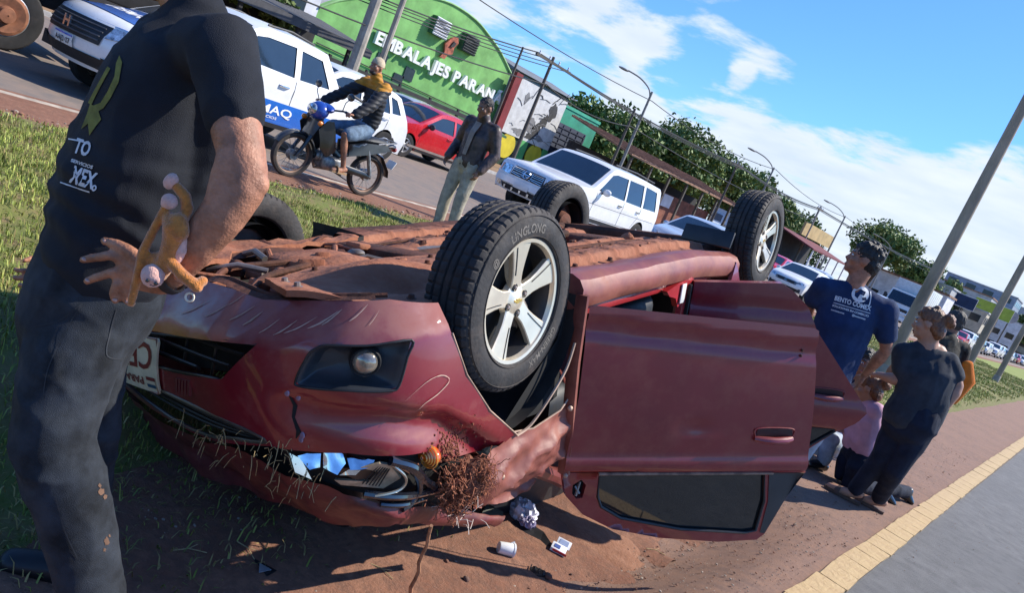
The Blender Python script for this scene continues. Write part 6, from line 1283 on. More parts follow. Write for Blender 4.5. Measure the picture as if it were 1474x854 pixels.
    child('wristband', MB().add(tube([ctr + (u_ * math.cos(a) + w_ * math.sin(a)) * .0335 for a in [i * PI / 14 for i in range(28)]], (.012, .003), 8, closed=True)), M('wristband_black', (.02, .02, .024), rough=.6), root)
    flush()
    PR = M('print_olive', (.19, .18, .032), rough=.8, var=.25, vs=30); PW = M('print_cloth_white', (.66, .67, .68), rough=.85, var=.12, vs=40)
    idp = lambda u, v: (u, v)
    rib = [(173, 80), (177, 90), (172, 118), (160, 142), (150, 156), (143, 160), (147, 172), (139, 182), (130, 195), (128, 178), (118, 186), (126, 166), (131, 150), (136, 152), (146, 148), (156, 132), (166, 110), (168, 92)]
    decal(ts, root, 'ribbon_print', panel(rib, lambda u, v: (u, v, 0), (), 5), idp, PR, .0025)
    decal(ts, root, 'ribbon_print', panel([(128, 148), (136, 132), (147, 112), (156, 96), (160, 99), (150, 117), (140, 136), (133, 151)], lambda u, v: (u, v, 0), (), 4), idp, PR, .0025)
    def tdec(s, x, y, w, h, dx=(.94, .30), dy=(.33, -.94), nm='shirt_lettering'):
        v, f = text_mesh(s, 1, 0, .035); x0 = min(p[0] for p in v); tw = text_w(v); hh = max(p[1] for p in v)
        decal(ts, root, nm, (v, f), lambda a, b: (x + (a - x0) / tw * w * dx[0] + b / hh * h * dy[0], y + (a - x0) / tw * w * dx[1] + b / hh * h * dy[1]), PW, .0025)
    tdec('TO', 106, 218, 23, 21); tdec('MEX', 101, 261, 36, 24); tdec('o', 132, 273, 7, 8); tdec('SERVICIOS', 103, 233, 33, 5)
    decal(ts, root, 'print_rule', panel([(100, 199), (128, 205), (128, 207), (100, 201)], lambda u, v: (u, v, 0), (), 5), idp, PW, .0025); decal(ts, root, 'print_rule', panel([(88, 262), (130, 275), (130, 277), (88, 264)], lambda u, v: (u, v, 0), (), 5), idp, PW, .0025)
    ST_ = M('jeans_seam', (.022, .025, .03), rough=.9); 
    for ln in ([(118, 438), (98, 470), (70, 530), (62, 575)], [(168, 445), (158, 480), (154, 512), (176, 518)], [(80, 712), (92, 760), (112, 805)], [(52, 470), (85, 462), (118, 437)]):
        c = smooth_curve([(a, b, 0) for a, b in ln], 8); v = []
        for i, p in enumerate(c):
            t = (c[min(i + 1, len(c) - 1)] - c[max(0, i - 1)]).normalized(); v += [(p.x - t.y * .9, p.y + t.x * .9, 0), (p.x + t.y * .9, p.y - t.x * .9, 0)]
        decal(jn, root, 'jeans_seam', (v, [(2 * i, 2 * i + 1, 2 * i + 3, 2 * i + 2) for i in range(len(c) - 1)]), idp, ST_, .0015)
    MUDP = M('mud_stain', (.16, .085, .05), rough=.95, var=.3)
    for (x, y, r) in ((146, 708, 4), (151, 716, 2.5), (143, 700, 2), (153, 780, 4), (150, 792, 2), (157, 772, 1.6)):
        a = [(x + r * (1 + .4 * random.uniform(-1, 1)) * math.cos(t), y + 1.5 * r * (1 + .4 * random.uniform(-1, 1)) * math.sin(t)) for t in [i * PI / 6 for i in range(12)]]
        decal(jn, root, 'mud_stain', panel(a, lambda u, v: (u, v, 0), (), 3), idp, MUDP, .0012)
    return root
foreground_man()
# ---------------------------------------------------------------- plush monkey on his wrist
def plush():
    root = thing('plush_monkey', 'orange plush monkey with pink face and paws hugging the man\'s wrist', 'plush toy', at(250, 350, 1.55)); OR = M('plush_orange', (.52, .17, .018), rough=.95, var=.22, vs=60, bump=.4, bs=300, sheen=.5); PK = M('plush_pink', (.72, .40, .32), rough=.95, var=.12, vs=50, bump=.3, bs=300, sheen=.4)
    A = lambda x, y, d=0: at(x, y, 1.55 + d)
    bl = lambda nm, pr, mt: blob(nm, pr, .0035, mt, root, 3, lambda p, n: .0008 * mnoise.noise(Vector(p) * 160))
    bl('body', [capsule([A(240, 308, .005), A(252, 324), A(250, 345, .004), A(243, 366, .006), A(236, 382, .01)], [.010, .026, .023, .020, .022], 14), capsule([A(256, 320, .0), A(258, 334, -.002)], [.021, .021], 14),
        capsule([A(237, 299, .004), A(222, 330, .0), A(205, 364, .0), A(199, 395, .0), A(189, 434, .004)], [.0085, .0095, .0105, .0105, .009], 10), capsule([A(246, 378), A(262, 396, -.004), A(282, 412, -.002), A(291, 405, .010)], [.013, .0135, .0135, .012], 12),
        capsule([A(284, 414), A(272, 404, .02), A(258, 398, .03)], [.012, .012, .012], 10), capsule([A(262, 320, .015), A(270, 300, .018), A(266, 282, .016), A(254, 268, .012)], [.011, .013, .013, .011], 12), capsule([A(236, 372, .01), A(222, 372, .01), A(208, 374, .008)], [.018, .014, .012], 10), capsule([A(236, 380, .012), A(226, 392, .012)], [.022, .024], 12)], OR)
    bl('belly', [capsule([A(262, 345, .006), A(259, 362, .008), A(255, 374, .010)], [.011, .014, .010], 12)], PK)
    bl('face', [ellipsoid(A(220, 397, -.008), (.026, .024, .026)), ellipsoid(A(226, 404, -.018), (.014, .012, .012))], PK)
    bl('paw', [ellipsoid(A(244, 290, .002), (.020, .016, .017)), ellipsoid(A(238, 293, .0), (.010, .01, .01))], PK); bl('paw', [ellipsoid(A(246, 261, .010), (.015, .014, .021), Matrix.Rotation(.5, 3, 'Y'))], PK); bl('paw', [ellipsoid(A(189, 436, .004), (.009, .009, .010))], OR)
    EY = M('bead_black', (.006, .006, .006), rough=.1, coat=1)
    for x, y in ((212, 404), (224, 408)): child('eye', MB().add(ellipsoid(A(x, y, -.036), .0042, None, 10, 8)), EY, root)
    child('mouth', MB().add(tube([A(216, 410, -.036), A(221, 412, -.038), A(228, 409, -.036)], .0012, 5)), EY, root)
    c = A(273, 428, .0); child('hang_ring', MB().add(tube([c + CR * .009 * math.cos(a) + CU * .009 * math.sin(a) for a in [i * PI / 8 for i in range(16)]], .0025, 6, closed=True)), M('ring_cream', (.7, .6, .45), rough=.6), root)
    flush()
plush()
# ---------------------------------------------------------------- rider
def rider():
    b = Vector((-8.50, 6.49, 0)); Rz = Matrix.Rotation(R_(-90), 3, 'Z'); Q = lambda x, y, z: b + Rz @ Vector((y, -x, z))     # x right, y forward
    D_ = lambda x, y, z: Rz @ Vector((y, -x, z))
    JK = cloth('puffer_black', (.016, .017, .022), rough=.55, sheen=.05, bump=.05); SHT = cloth('denim_shorts', (.16, .23, .32), var=.3)
    J = dict(pelvis=Q(0, -.32, .93), waist=Q(0, -.36, 1.08), chest=Q(0, -.33, 1.33), shm=Q(0, -.27, 1.53), neck=Q(0, -.23, 1.60), head=Q(0, -.17, 1.735), shR=Q(.20, -.27, 1.50), shL=Q(-.20, -.27, 1.50), elR=Q(.33, -.04, 1.24), elL=Q(-.33, -.04, 1.24), wrR=Q(.36, .18, 1.06), wrL=Q(-.36, .18, 1.06), handR=D_(.05, 1, -.1), handL=D_(-.05, 1, -.1), palmR=D_(0, -.2, -1), palmL=D_(0, -.2, -1),
        hipR=Q(.10, -.28, .88), hipL=Q(-.10, -.28, .88), knR=Q(.20, .12, .76), knL=Q(-.20, .10, .76), anR=Q(.21, -.05, .34), anL=Q(-.21, -.05, .34), toeR=Q(.23, .13, .285), toeL=Q(-.23, .13, .285))
    root, P, q = make_person('rider in black and mustard puffer jacket with a backwards cap, sitting on the motorcycle', (-8.50, 6.6, 0), 180, J, 1.80, 1.05, SKIN, JK, 2., SHT, .8, None, None, look=D_(-.35, 1, -.05), puff=.018, hands=(1.1, 1.1), collar=True)
    PENDING[:] = [(o, (lambda p, n: .011 * abs(math.sin(p[2] * 52 + .6 * mnoise.noise(Vector(p) * 9))) - .004) if o.name.startswith('shirt') else d, pr) for o, d, pr in PENDING]
    flush()
    for o in torso_obj(root, 'shirt'):
        o.name = 'puffer_jacket'
        me = o.data; YM = cloth('puffer_mustard', (.50, .22, .022), rough=.6, sheen=.05, bump=.05); me.materials.append(YM)
        for p in me.polygons:
            c = o.matrix_basis @ p.center; w = root.matrix_basis @ p.center
            if w.z > 1.45 and (w - P['head']).length < .40: p.material_index = 1
    CAP = cloth('cap_beige', (.52, .42, .29)); c = P['head']; Pq = lambda x, y, z: c + q @ Vector((x, y, z))
    cap = ellipsoid(Pq(0, -.018, .045), (.088, .104, .094), q @ Matrix.Rotation(.12, 3, 'X'), 24, 14); mb = MB(); iq = q.inverted()
    keep = [f for f in cap[1] if all((iq @ (Vector(cap[0][i]) - c)).z > .028 - .012 for i in f)]; mb.add((cap[0], keep)); cp = child('cap', mb, CAP, root)
    MB().add(grid(10, 6, lambda u, w: world_to(root)(Pq((-1 + 2 * u) * .07 * (1 - .25 * w * w), -.10 - .075 * w * (1 - .3 * (2 * u - 1) ** 2), .03 - .025 * w + .015 * (1 - (2 * u - 1) ** 2))))).obj('cap_peak', CAP, cp, 60); MB().add(ellipsoid(world_to(root)(Pq(0, -.02, .142)), (.008, .008, .005), None, 8, 5)).obj('cap_button', CAP, cp)
    child('beard', MB().add(ellipsoid(Pq(0, .052, -.080), (.050, .048, .034), q, 16, 8)), HAIRD, root)
    SD = M('sandal_tan', (.40, .24, .12), rough=.8, var=.2)
    for S_ in 'RL':
        an, to = P['an' + S_], P['toe' + S_]; f = (to - an); f.z = 0; f.normalize(); s_ = f.cross(Vector((0, 0, 1))); z = to.z - .03
        child('sandal', MB().add(prism([(-.07, -.035), (.10, -.045), (.20, -.03), (.21, .01), (.18, .045), (.08, .045), (-.07, .035)], lambda u, w, d: Vector((an.x, an.y, z)) + f * u + s_ * w + Vector((0, 0, d)), .022)).add(tube([Vector((an.x, an.y, z)) + f * .10 + s_ * (.05 * math.cos(a)) + Vector((0, 0, .02 + .06 * math.sin(a))) for a in [i * PI / 8 for i in range(9)]], (.02, .005), 6)), SD, root)
rider()
# ---------------------------------------------------------------- man in the dark jacket
def jacket_man():
    D = 9.6; f = at(632, 338, D); h = at(704, 158, D); ft = Vector((f.x, f.y, 0)); n = Vector((h.x, h.y, 0)) ; 
    loc = Vector((h.x, h.y, max(.02, vz(h.x, h.y)))); H = (h.z - loc.z + .13) / 1.0
    yw = math.degrees(math.atan2(-CFW.y * -1, 0)) if False else 36.62 + 180 - 28
    BKL = M('leather_brown_black', (.075, .048, .042), rough=.5, var=.5, vs=9, dust=.25, dustcol=(.16, .09, .06), ds=8, bump=.15, bs=40, spec=.5); KH = cloth('khaki_trousers', (.42, .37, .28), var=.22)
    s = H / 1.74; Mx = Matrix.Translation(loc) @ Matrix.Rotation(R_(yw), 4, 'Z'); Q = lambda x, y, z: Mx @ (Vector((x, y, z)) * s); D_ = lambda x, y, z: Mx.to_3x3() @ Vector((x, y, z))
    J = dict(neck=Q(0, .03, 1.50), head=Q(0, .085, 1.615), elR=Q(.275, -.06, 1.14), wrR=Q(.245, .10, .93), elL=Q(-.275, -.06, 1.14), wrL=Q(-.25, .08, .91), handR=D_(-.2, .5, -.8), handL=D_(.1, .3, -1))
    root, P, q = make_person('man in an open brown-black jacket and khaki trousers looking down at the wreck', loc, yw, J, H, 1.05, SKIN3, BKL, 2., KH, 1., M('shoe_dark', (.02, .016, .014), rough=.5), HAIRD, 'cropped', look=D_(.1, 1, -.45), puff=.012, hem=.35, collar=True)
    flush()
    for o in torso_obj(root, 'shirt'): o.name = 'jacket'
    INN = cloth('inner_shirt', (.30, .24, .20)); 
    child('inner_shirt', MB().add(panel([(-.045, 1.44), (.045, 1.44), (.035, 1.25), (.028, 1.03), (-.028, 1.03), (-.035, 1.25)], lambda u, w: Q(u, .138 * (1.05) + .002 - .0 * w - .055 * sst(1.28, 1.45, w) + .006, w), (), .03)), INN, root)
    child('zip', MB().add(tube([Q(.047, .150, 1.02), Q(.05, .150, 1.22), Q(.055, .11, 1.42)], .003, 5)), M('zip_dull', (.16, .14, .13), rough=.5, metal=.5), root)
jacket_man()
# ---------------------------------------------------------------- group at the right
NAVY = cloth('tshirt_navy', (.014, .034, .095), var=.18); DKN = cloth('trousers_navy', (.012, .018, .036), var=.25); CHAR = cloth('tshirt_charcoal', (.034, .041, .053), var=.22); PINK = cloth('top_pink', (.62, .36, .46), var=.12); LJ = cloth('jeans_light', (.36, .42, .48), var=.25); SHOE = M('shoe_black_leather', (.010, .010, .011), rough=.25, coat=.4)
def blue_man():
    D = 5.35; A = lambda x, y, d=0: at(x, y, D + d); foot = gp(1092, 700); loc = Vector((foot.x, foot.y, 0)); cr = Vector((math.cos(R_(CAM_YAW)), math.sin(R_(CAM_YAW)), 0)); pel = A(1172, 560, .05)
    J = dict(head=A(1243, 376), neck=A(1232, 405), shm=A(1229, 424), chest=A(1214, 470), waist=A(1192, 530), pelvis=A(1172, 572), shL=A(1184, 414, .02), shR=A(1276, 446, -.02), elR=A(1275, 505, .0), wrR=A(1244, 541, .12), handR=A(1228, 560, .16) - A(1244, 541, .12), palmR=-cr, elL=A(1166, 440, .12), wrL=A(1150, 480, .30), handL=A(1140, 500, .35) - A(1150, 480, .30), palmL=CFW,
             hipL=A(1150, 575), hipR=A(1192, 585), knL=A(1115, 645, .06), knR=A(1150, 655, .06), anL=gp(1072, 706) + Vector((0, 0, .09)), anR=gp(1102, 712) + Vector((0, 0, .09)))
    for S_ in 'LR': J['toe' + S_] = J['an' + S_] + CFW * .17 + Vector((0, 0, -.05))
    look = -cr * .93 + CFW * .30 + Vector((0, 0, .03))
    root, P, q = make_person('man in a royal blue T-shirt with white back print standing behind the open doors', loc, 36.6, J, 1.76, 1.10, SKIN, NAVY, .85, LJ, 1., SHOE, HAIRD, 'short', look=look, hem=.3)
    flush(); ts = torso_obj(root, 'shirt')[0]; PW = MATS['print_cloth_white']
    def tdec(s, x, y, w, h, dx=(.955, .295), dy=(.25, -.95)):
        v, f = text_mesh(s, 1, 0, .03); x0 = min(p[0] for p in v); tw = text_w(v); hh = max(p[1] for p in v)
        decal(ts, root, 'back_lettering', (v, f), lambda a, b: (x + (a - x0) / tw * w * dx[0] + b / hh * h * dy[0], y + (a - x0) / tw * w * dx[1] + b / hh * h * dy[1]), PW, .004)
    tdec('BENTO COMEX', 1201, 432, 54, 7); tdec('SOLUCIONES EN COMERCIO', 1198, 441, 54, 3.0); tdec('www.bentocomex', 1196, 447, 20, 2.6); tdec('@bentocomex', 1226, 455, 20, 3)
    decal(ts, root, 'back_rule', panel([(1200, 435.5), (1252, 451), (1252, 452), (1200, 436.5)], lambda u, v: (u, v, 0), (), 6), lambda u, v: (u, v), PW, .004)
    ring = [(1238 + 12.5 * math.cos(a), 424 + 11.5 * math.sin(a)) for a in [i * PI / 16 for i in range(32)]]
    cont = [[(1231, 419), (1238, 416), (1246, 421), (1243, 426), (1238, 424), (1234, 430), (1230, 426)], [(1240, 429), (1246, 428), (1247, 433), (1241, 433)]]
    decal(ts, root, 'globe_print', panel(ring, lambda u, v: (u, v, 0), cont, 3), lambda u, v: (u, v), PW, .004)
    sw = [(1252 + 5 * math.sin(t) - 8 * t / 2, 420 + 11 * t) for t in [0, .4, .8, 1.2, 1.6, 2.]]
    decal(ts, root, 'globe_print', panel(sw + [(x + 1.6, y) for x, y in sw[::-1]], lambda u, v: (u, v, 0), (), 3), lambda u, v: (u, v), PW, .004)
blue_man()
def woman():
    D = 5.5; A = lambda x, y, d=0: at(x, y, D + d); loc = gp(1238, 735); cr = Vector((math.cos(R_(CAM_YAW)), math.sin(R_(CAM_YAW)), 0))
    J = dict(head=A(1337, 468, .02), neck=A(1336, 490, .03), shm=A(1334, 504, .03), chest=A(1333, 538), waist=A(1327, 575, -.02), pelvis=A(1309, 607, -.03), shL=A(1300, 508, .05), shR=A(1364, 520, .0), elL=A(1297, 549, .0), wrL=A(1264, 540, .12), handL=A(1243, 538, .2) - A(1264, 540, .12), palmL=Vector((0, 0, -1)), elR=A(1379, 556, -.06), wrR=A(1358, 592, -.10), handR=A(1346, 606, -.10) - A(1358, 592, -.10), palmR=-cr,
             hipL=A(1293, 612, .03), hipR=A(1322, 622, -.06), knL=A(1266, 662, .05), knR=A(1288, 680, -.06), anL=gp(1222, 722) + Vector((0, 0, .10)), anR=gp(1256, 734) + Vector((0, 0, .10)))
    for S_ in 'LR': J['toe' + S_] = J['an' + S_] - cr * .15 + CFW * .07 + Vector((0, 0, -.065))
    root, P, q = make_person('woman in charcoal T-shirt and navy trousers bending forward, auburn hair tied up', loc, 60, J, 1.66, 1.22, SKIN2, CHAR, .78, DKN, 1., None, HAIRB, 'bun', look=-cr * .75 + CFW * .5 + Vector((0, 0, -.25)), hem=.35)
    BR = M('sandal_brown', (.10, .055, .035), rough=.6)
    for S_ in 'LR':
        an, to = P['an' + S_], P['toe' + S_]; f = to - an; f.z = 0; f.normalize(); s_ = f.cross(Vector((0, 0, 1)))
        child('sandal', MB().add(prism([(-.075, -.033), (.10, -.045), (.19, -.03), (.2, .01), (.17, .042), (.08, .042), (-.075, .033)], lambda u, w, d: Vector((an.x, an.y, .008)) + f * u + s_ * w + Vector((0, 0, d)), .02)).add(tube([Vector((an.x, an.y, .02)) + f * .11 + s_ * (.045 * math.cos(a)) + Vector((0, 0, .05 * math.sin(a))) for a in [i * PI / 8 for i in range(9)]], (.02, .004), 6)), BR, root)
    flush()
woman()
def kneeling():
    cr = Vector((math.cos(R_(CAM_YAW)), math.sin(R_(CAM_YAW)), 0)); D = 6.0; A = lambda x, y, d=0: at(x, y, D + d); loc = gp(1240, 690)
    J = dict(head=A(1250, 560), neck=A(1249, 576), shm=A(1248, 585), chest=A(1246, 604), waist=A(1240, 628), pelvis=A(1236, 652, .02), shL=A(1234, 580, .12), shR=A(1261, 592, -.10), elL=A(1208, 600, .25), wrL=A(1185, 590, .3), elR=A(1240, 628, -.02), wrR=A(1216, 620, .1), handL=-cr, handR=-cr, palmL=Vector((0, 0, -1)), palmR=Vector((0, 0, -1)), hipL=A(1226, 655, .10), hipR=A(1240, 666, -.08), knL=gp(1205, 694) + Vector((0, 0, .07)), knR=gp(1216, 708) + Vector((0, 0, .07)))
    J['anL'] = J['knL'] + cr * .40 + CFW * .03 + Vector((0, 0, .02)); J['anR'] = gp(1300, 722) + Vector((0, 0, .09)); J['toeL'] = J['anL'] + cr * .10 + Vector((0, 0, -.08)); J['toeR'] = J['anR'] + cr * .06 + Vector((0, 0, -.07))
    root, P, q = make_person('person in a pink top and navy trousers, kneeling beside the open rear door', loc, 120, J, 1.60, 1.02, SKIN2, PINK, 1.1, DKN, 1., SHOE, HAIRB, 'bun', look=-cr * .8 + CFW * .5 + Vector((0, 0, -.4)))
    flush()
kneeling()
def seated():
    cr = Vector((math.cos(R_(CAM_YAW)), math.sin(R_(CAM_YAW)), 0)); D = 6.55; A = lambda x, y, d=0: at(x, y, D + d); loc = gp(1205, 668)
    J = dict(head=A(1243, 524), neck=A(1236, 546), shm=A(1232, 556), chest=A(1222, 582), waist=A(1208, 612), pelvis=A(1197, 636), shL=A(1250, 566, .05), shR=A(1212, 556, .10), elL=A(1246, 600, .0), wrL=A(1226, 622, -.1), elR=A(1190, 590, .2), wrR=A(1185, 620, .0), handL=-cr, handR=-cr, palmL=Vector((0, 0, -1)), palmR=Vector((0, 0, -1)), hipL=A(1204, 638, -.06), hipR=A(1190, 632, .10), knL=A(1195, 633, -.40), knR=A(1160, 620, -.1), anL=gp(1178, 678) + Vector((0, 0, .09)), anR=gp(1150, 672) + Vector((0, 0, .09)))
    J['toeL'] = J['anL'] - cr * .13 - CFW * .05 + Vector((0, 0, -.05)); J['toeR'] = J['anR'] - cr * .13 - CFW * .05 + Vector((0, 0, -.05))
    root, P, q = make_person('dark-haired person in light jeans and black shoes sitting on the ground behind the rear door', loc, 120, J, 1.68, 1., SKIN3, cloth('top_dark_blue', (.012, .016, .035)), 1., LJ, 1., SHOE, HAIRD, 'short', look=-CFW + Vector((-.2, 0, 0)))
    flush()
seated()
def man_behind():
    cr = Vector((math.cos(R_(CAM_YAW)), math.sin(R_(CAM_YAW)), 0)); D = 7.1; h = at(1378, 467, D); loc = Vector((h.x, h.y, 0)) - cr * .0; H = 1.70
    Mx = Matrix.Translation(loc) @ Matrix.Rotation(R_(50), 4, 'Z'); dz = h.z - 1.60 * H / 1.74; s = H / 1.74; Q = lambda x, y, z: Mx @ (Vector((x, y, z)) * s); off = Vector((0, 0, dz))
    J = {k: Q(*v) + off for k, v in dict(pelvis=(0, -.03, .95), waist=(0, -.02, 1.08), chest=(0, .0, 1.28), shm=(0, 0, 1.43), neck=(0, .03, 1.49), head=(0, .06, 1.60), shR=(.19, 0, 1.40), shL=(-.19, 0, 1.40), elR=(.26, .02, 1.14), elL=(-.25, .04, 1.12), wrR=(.24, .16, .95), wrL=(-.2, .25, 1.0), hipR=(.095, -.03, .92), hipL=(-.095, -.03, .92)).items()}
    root, P, q = make_person('short-haired man in dark shirt with an orange bag, half hidden behind the woman', loc, 50, J, H, 1.05, SKIN3, cloth('shirt_dark_olive', (.045, .042, .034), var=.6, vs=22), 1., DKN, 1., SHOE, M('hair_greying', (.045, .04, .036), rough=.7, var=.4, vs=50), 'cropped')
    flush()
    child('orange_bag', MB().add(capsule([Q(.20, -.12, 1.30) + off, Q(.27, -.13, 1.15) + off, Q(.25, -.12, .93) + off], [(.05, .03), (.085, .05), (.05, .03)], 14, CR)), cloth('bag_orange', (.62, .16, .015)), root)
    child('yellow_stripe', MB().add(tube([Q(.17, -.135, 1.20) + off, Q(.05, -.15, 1.16) + off, Q(-.1, -.15, 1.15) + off], (.02, .006), 8, lat=(0, 0, 1))), cloth('stripe_pale_green', (.30, .36, .16)), root)
man_behind()
# ================================================================ BUILDINGS, TREES, POLES
def smat(name, c, rough=.85, **k): return M(name, c, rough=rough, var=k.pop('var', .16), vs=k.pop('vs', 1.2), bump=k.pop('bump', .1), bs=k.pop('bs', 18), **k)
B_GREEN = smat('wall_green', (.20, .45, .13), vs=.9, var=.20, dust=.18, dustcol=(.16, .20, .09), ds=.9); B_GREEND = smat('trim_dark_green', (.045, .13, .05)); B_WHITEL = M('letter_white', (.82, .82, .80), rough=.5, var=.05)
B_PALE = smat('wall_pale', (.70, .70, .72)); B_DARK = smat('shed_dark', (.030, .030, .032), vs=2); B_SLAT = smat('shed_slat', (.075, .075, .08), vs=3); B_BRICK = smat('wall_brick_red', (.24, .085, .05), vs=3, var=.3); B_ROOF = smat('roof_rust', (.30, .16, .10), vs=2, var=.3); B_GREY = smat('wall_grey', (.42, .43, .44)); B_GL = M('window_dark', (.02, .025, .03), rough=.15)
CONC = smat('concrete_pole', (.36, .32, .26), vs=3, var=.2, bs=40); CONCD = smat('pole_dark', (.10, .085, .07), vs=3)
def bpart(t, nm, mb, mt, ang=30): return mb.obj(nm, mt, t, ang)
BX = -30.0
def warehouse():
    t = thing('warehouse', 'green arched warehouse with white raised lettering and two wall vents', 'building', (BX, 26.3, 0))
    L = lambda y, z, x=0.: (x, y - 26.3, z)
    top = [(19.6, 3.6), (20.4, 4.25), (21.5, 4.85), (22.7, 5.45), (24.2, 6.08), (26.0, 6.52), (27.4, 6.58), (28.7, 6.42), (30.0, 6.02), (30.9, 5.68), (32.26, 4.95)]
    poly = [(19.6, 0.05)] + [(p.x, p.y) for p in smooth_curve([(a, b, 0) for a, b in top], 4)] + [(32.26, .05)]
    bpart(t, 'wall', MB().add(prism(poly, lambda u, w, d: L(u, w, -d), .4)), B_GREEN)
    bpart(t, 'roof', MB().add(grid(len(poly) - 2, 2, lambda u, w: L(*poly[1 + int(round(u * (len(poly) - 3)))], -.4 - 26 * w))), smat('roof_zinc', (.45, .46, .47)))
    bpart(t, 'side_wall', MB().add(prism([(-.4, .05), (-26, .05), (-26, 4.9), (-.4, 4.9)], lambda u, w, d: (u, 32.26 - 26.3 - d, w), .2)), B_GREEND); bpart(t, 'coping', MB().add(tube([L(p.x, p.y + .03, .02) for p in smooth_curve([(a, b, 0) for a, b in top], 4)], .06, 6)), smat('coping_green', (.28, .50, .20)))
    v, f = text_mesh('EMBALAJES PARANÁ', 1, .0, .03); x0 = min(p[0] for p in v); tw = text_w(v)
    chars = 'EMBALAJES PARANÁ'; pos = 22.75; total = 32.2 - 22.75
    ws = []
    for ch in chars: ws.append(.32 if ch == ' ' else text_w(text_mesh(ch, 1, 0, .03)[0]) + .09)
    sc = total / sum(ws); y = pos
    for ch, w in zip(chars, ws):
        if ch != ' ':
            v, f = text_mesh(ch, 1, .09, .035); x0 = min(p[0] for p in v); bpart(t, 'letter', MB().add(([L(y + (p[0] - x0) * sc, 3.30 + p[1] * .80 - .012 * (y - 22.75), .16 + p[2]) for p in v], f)), B_WHITEL, None)
        y += w * sc
    for (y, z, w, h, mt, nm) in ((26.15, 4.95, 1.05, .86, B_PALE, 'wall_vent'), (28.35, 4.92, 1.05, .90, smat('vent_dark', (.06, .065, .065)), 'wall_vent')):
        o = bpart(t, nm, MB().add(box(L(y, z + .35, .15), (.3, w, h))), B_GREEND)
        for k in range(7): MB().add(box(L(y, z - .02 + k * .125, .34), (.10, w * .92, .07), Matrix.Rotation(.5, 3, 'Y'))).obj('vent_slat', mt, o, None)
    em = [(26.75, 4.05), (26.95, 4.35), (26.80, 4.75), (27.1, 5.15), (27.45, 5.32), (27.62, 5.05), (27.45, 4.75), (27.5, 4.45), (27.2, 4.30), (27.1, 4.05)]
    bpart(t, 'wall_emblem', MB().add(prism(em, lambda u, w, d: L(u, w, .10 + d), .12)), smat('emblem_red', (.42, .12, .07), var=.4, vs=6)); bpart(t, 'wall_emblem', MB().add(prism([(27.12, 4.72), (27.25, 5.02), (27.42, 5.0), (27.35, 4.76)], lambda u, w, d: L(u, w, .24 + d), .05)), B_DARK)
    for y, z in ((24.9, 2.15), (25.45, 2.65), (23.6, 2.7), (27.0, 1.6), (29.0, 1.4)): bpart(t, 'window', MB().add(box(L(y, z, .02), (.06, .62, .62))), B_GL)
    bpart(t, 'canopy', MB().add(prism([(0.02, 1.9), (0.02, 2.02), (1.6, 1.72), (1.6, 1.6)], lambda u, w, d: (u, -6.4 + d, w), 12.2)), B_GREEND)
    for k in range(6): bpart(t, 'conduit', MB().add(tube([L(20 + 2 * k, 2.25 - .04 * k, .06), L(22 + 2 * k, 2.21 - .04 * k, .06)], .03, 5)), B_DARK)
warehouse()
def white_building():
    t = thing('white_building', 'bright pale block rising behind the dark shed, left of the warehouse', 'building', (-33, 17, 0))
    bpart(t, 'wall', MB().add(box((0, -1, 3.1), (6, 7.2, 6.1))), B_PALE); bpart(t, 'roofline_sheet', MB().add(box((0, -1, 6.22), (6.2, 7.4, .16))), B_GREY)
    for k in range(4): bpart(t, 'window', MB().add(box((3.01, -3.6 + 1.7 * k, 3.6), (.06, .9, .9))), B_GL)
white_building()
def dark_shed():
    t = thing('market_shed', 'long dark market shed with a slatted dark roof behind the pickup', 'building', (-25.5, 12, 0))
    bpart(t, 'wall', MB().add(box((-1.8, 0, 1.35), (.2, 12, 2.7))), B_DARK)
    for k in range(16): bpart(t, 'roof_slat', MB().add(box((1.7 - .23 * k, 0, 2.62 + .028 * k), (.20, 12.2, .03), Matrix.Rotation(.12, 3, 'Y'))), B_SLAT)
    for k in range(6): bpart(t, 'shed_post', MB().add(box((1.5, -5.6 + 2.2 * k, 1.3), (.12, .12, 2.55))), B_DARK)
    bpart(t, 'fascia', MB().add(box((1.86, 0, 2.45), (.06, 12.2, .28))), B_SLAT)
    for k in range(5): bpart(t, 'shed_panel', MB().add(box((1.4, -4.5 + 2.2 * k, .75), (.08, 1.7, 1.2))), B_DARK)
    t2 = thing('slatted_fence', 'dark slatted fence along the foot of the green warehouse', 'fence', (-26.2, 23, 0))
    for k in range(7): bpart(t2, 'slat', MB().add(box((0, 0, .35 + .24 * k), (.05, 9.6, .17))), B_SLAT if k % 2 else B_DARK)
    for k in range(6): bpart(t2, 'post', MB().add(box((-.06, -4.7 + 1.88 * k, 1.0), (.1, .1, 1.95))), B_DARK)
dark_shed()
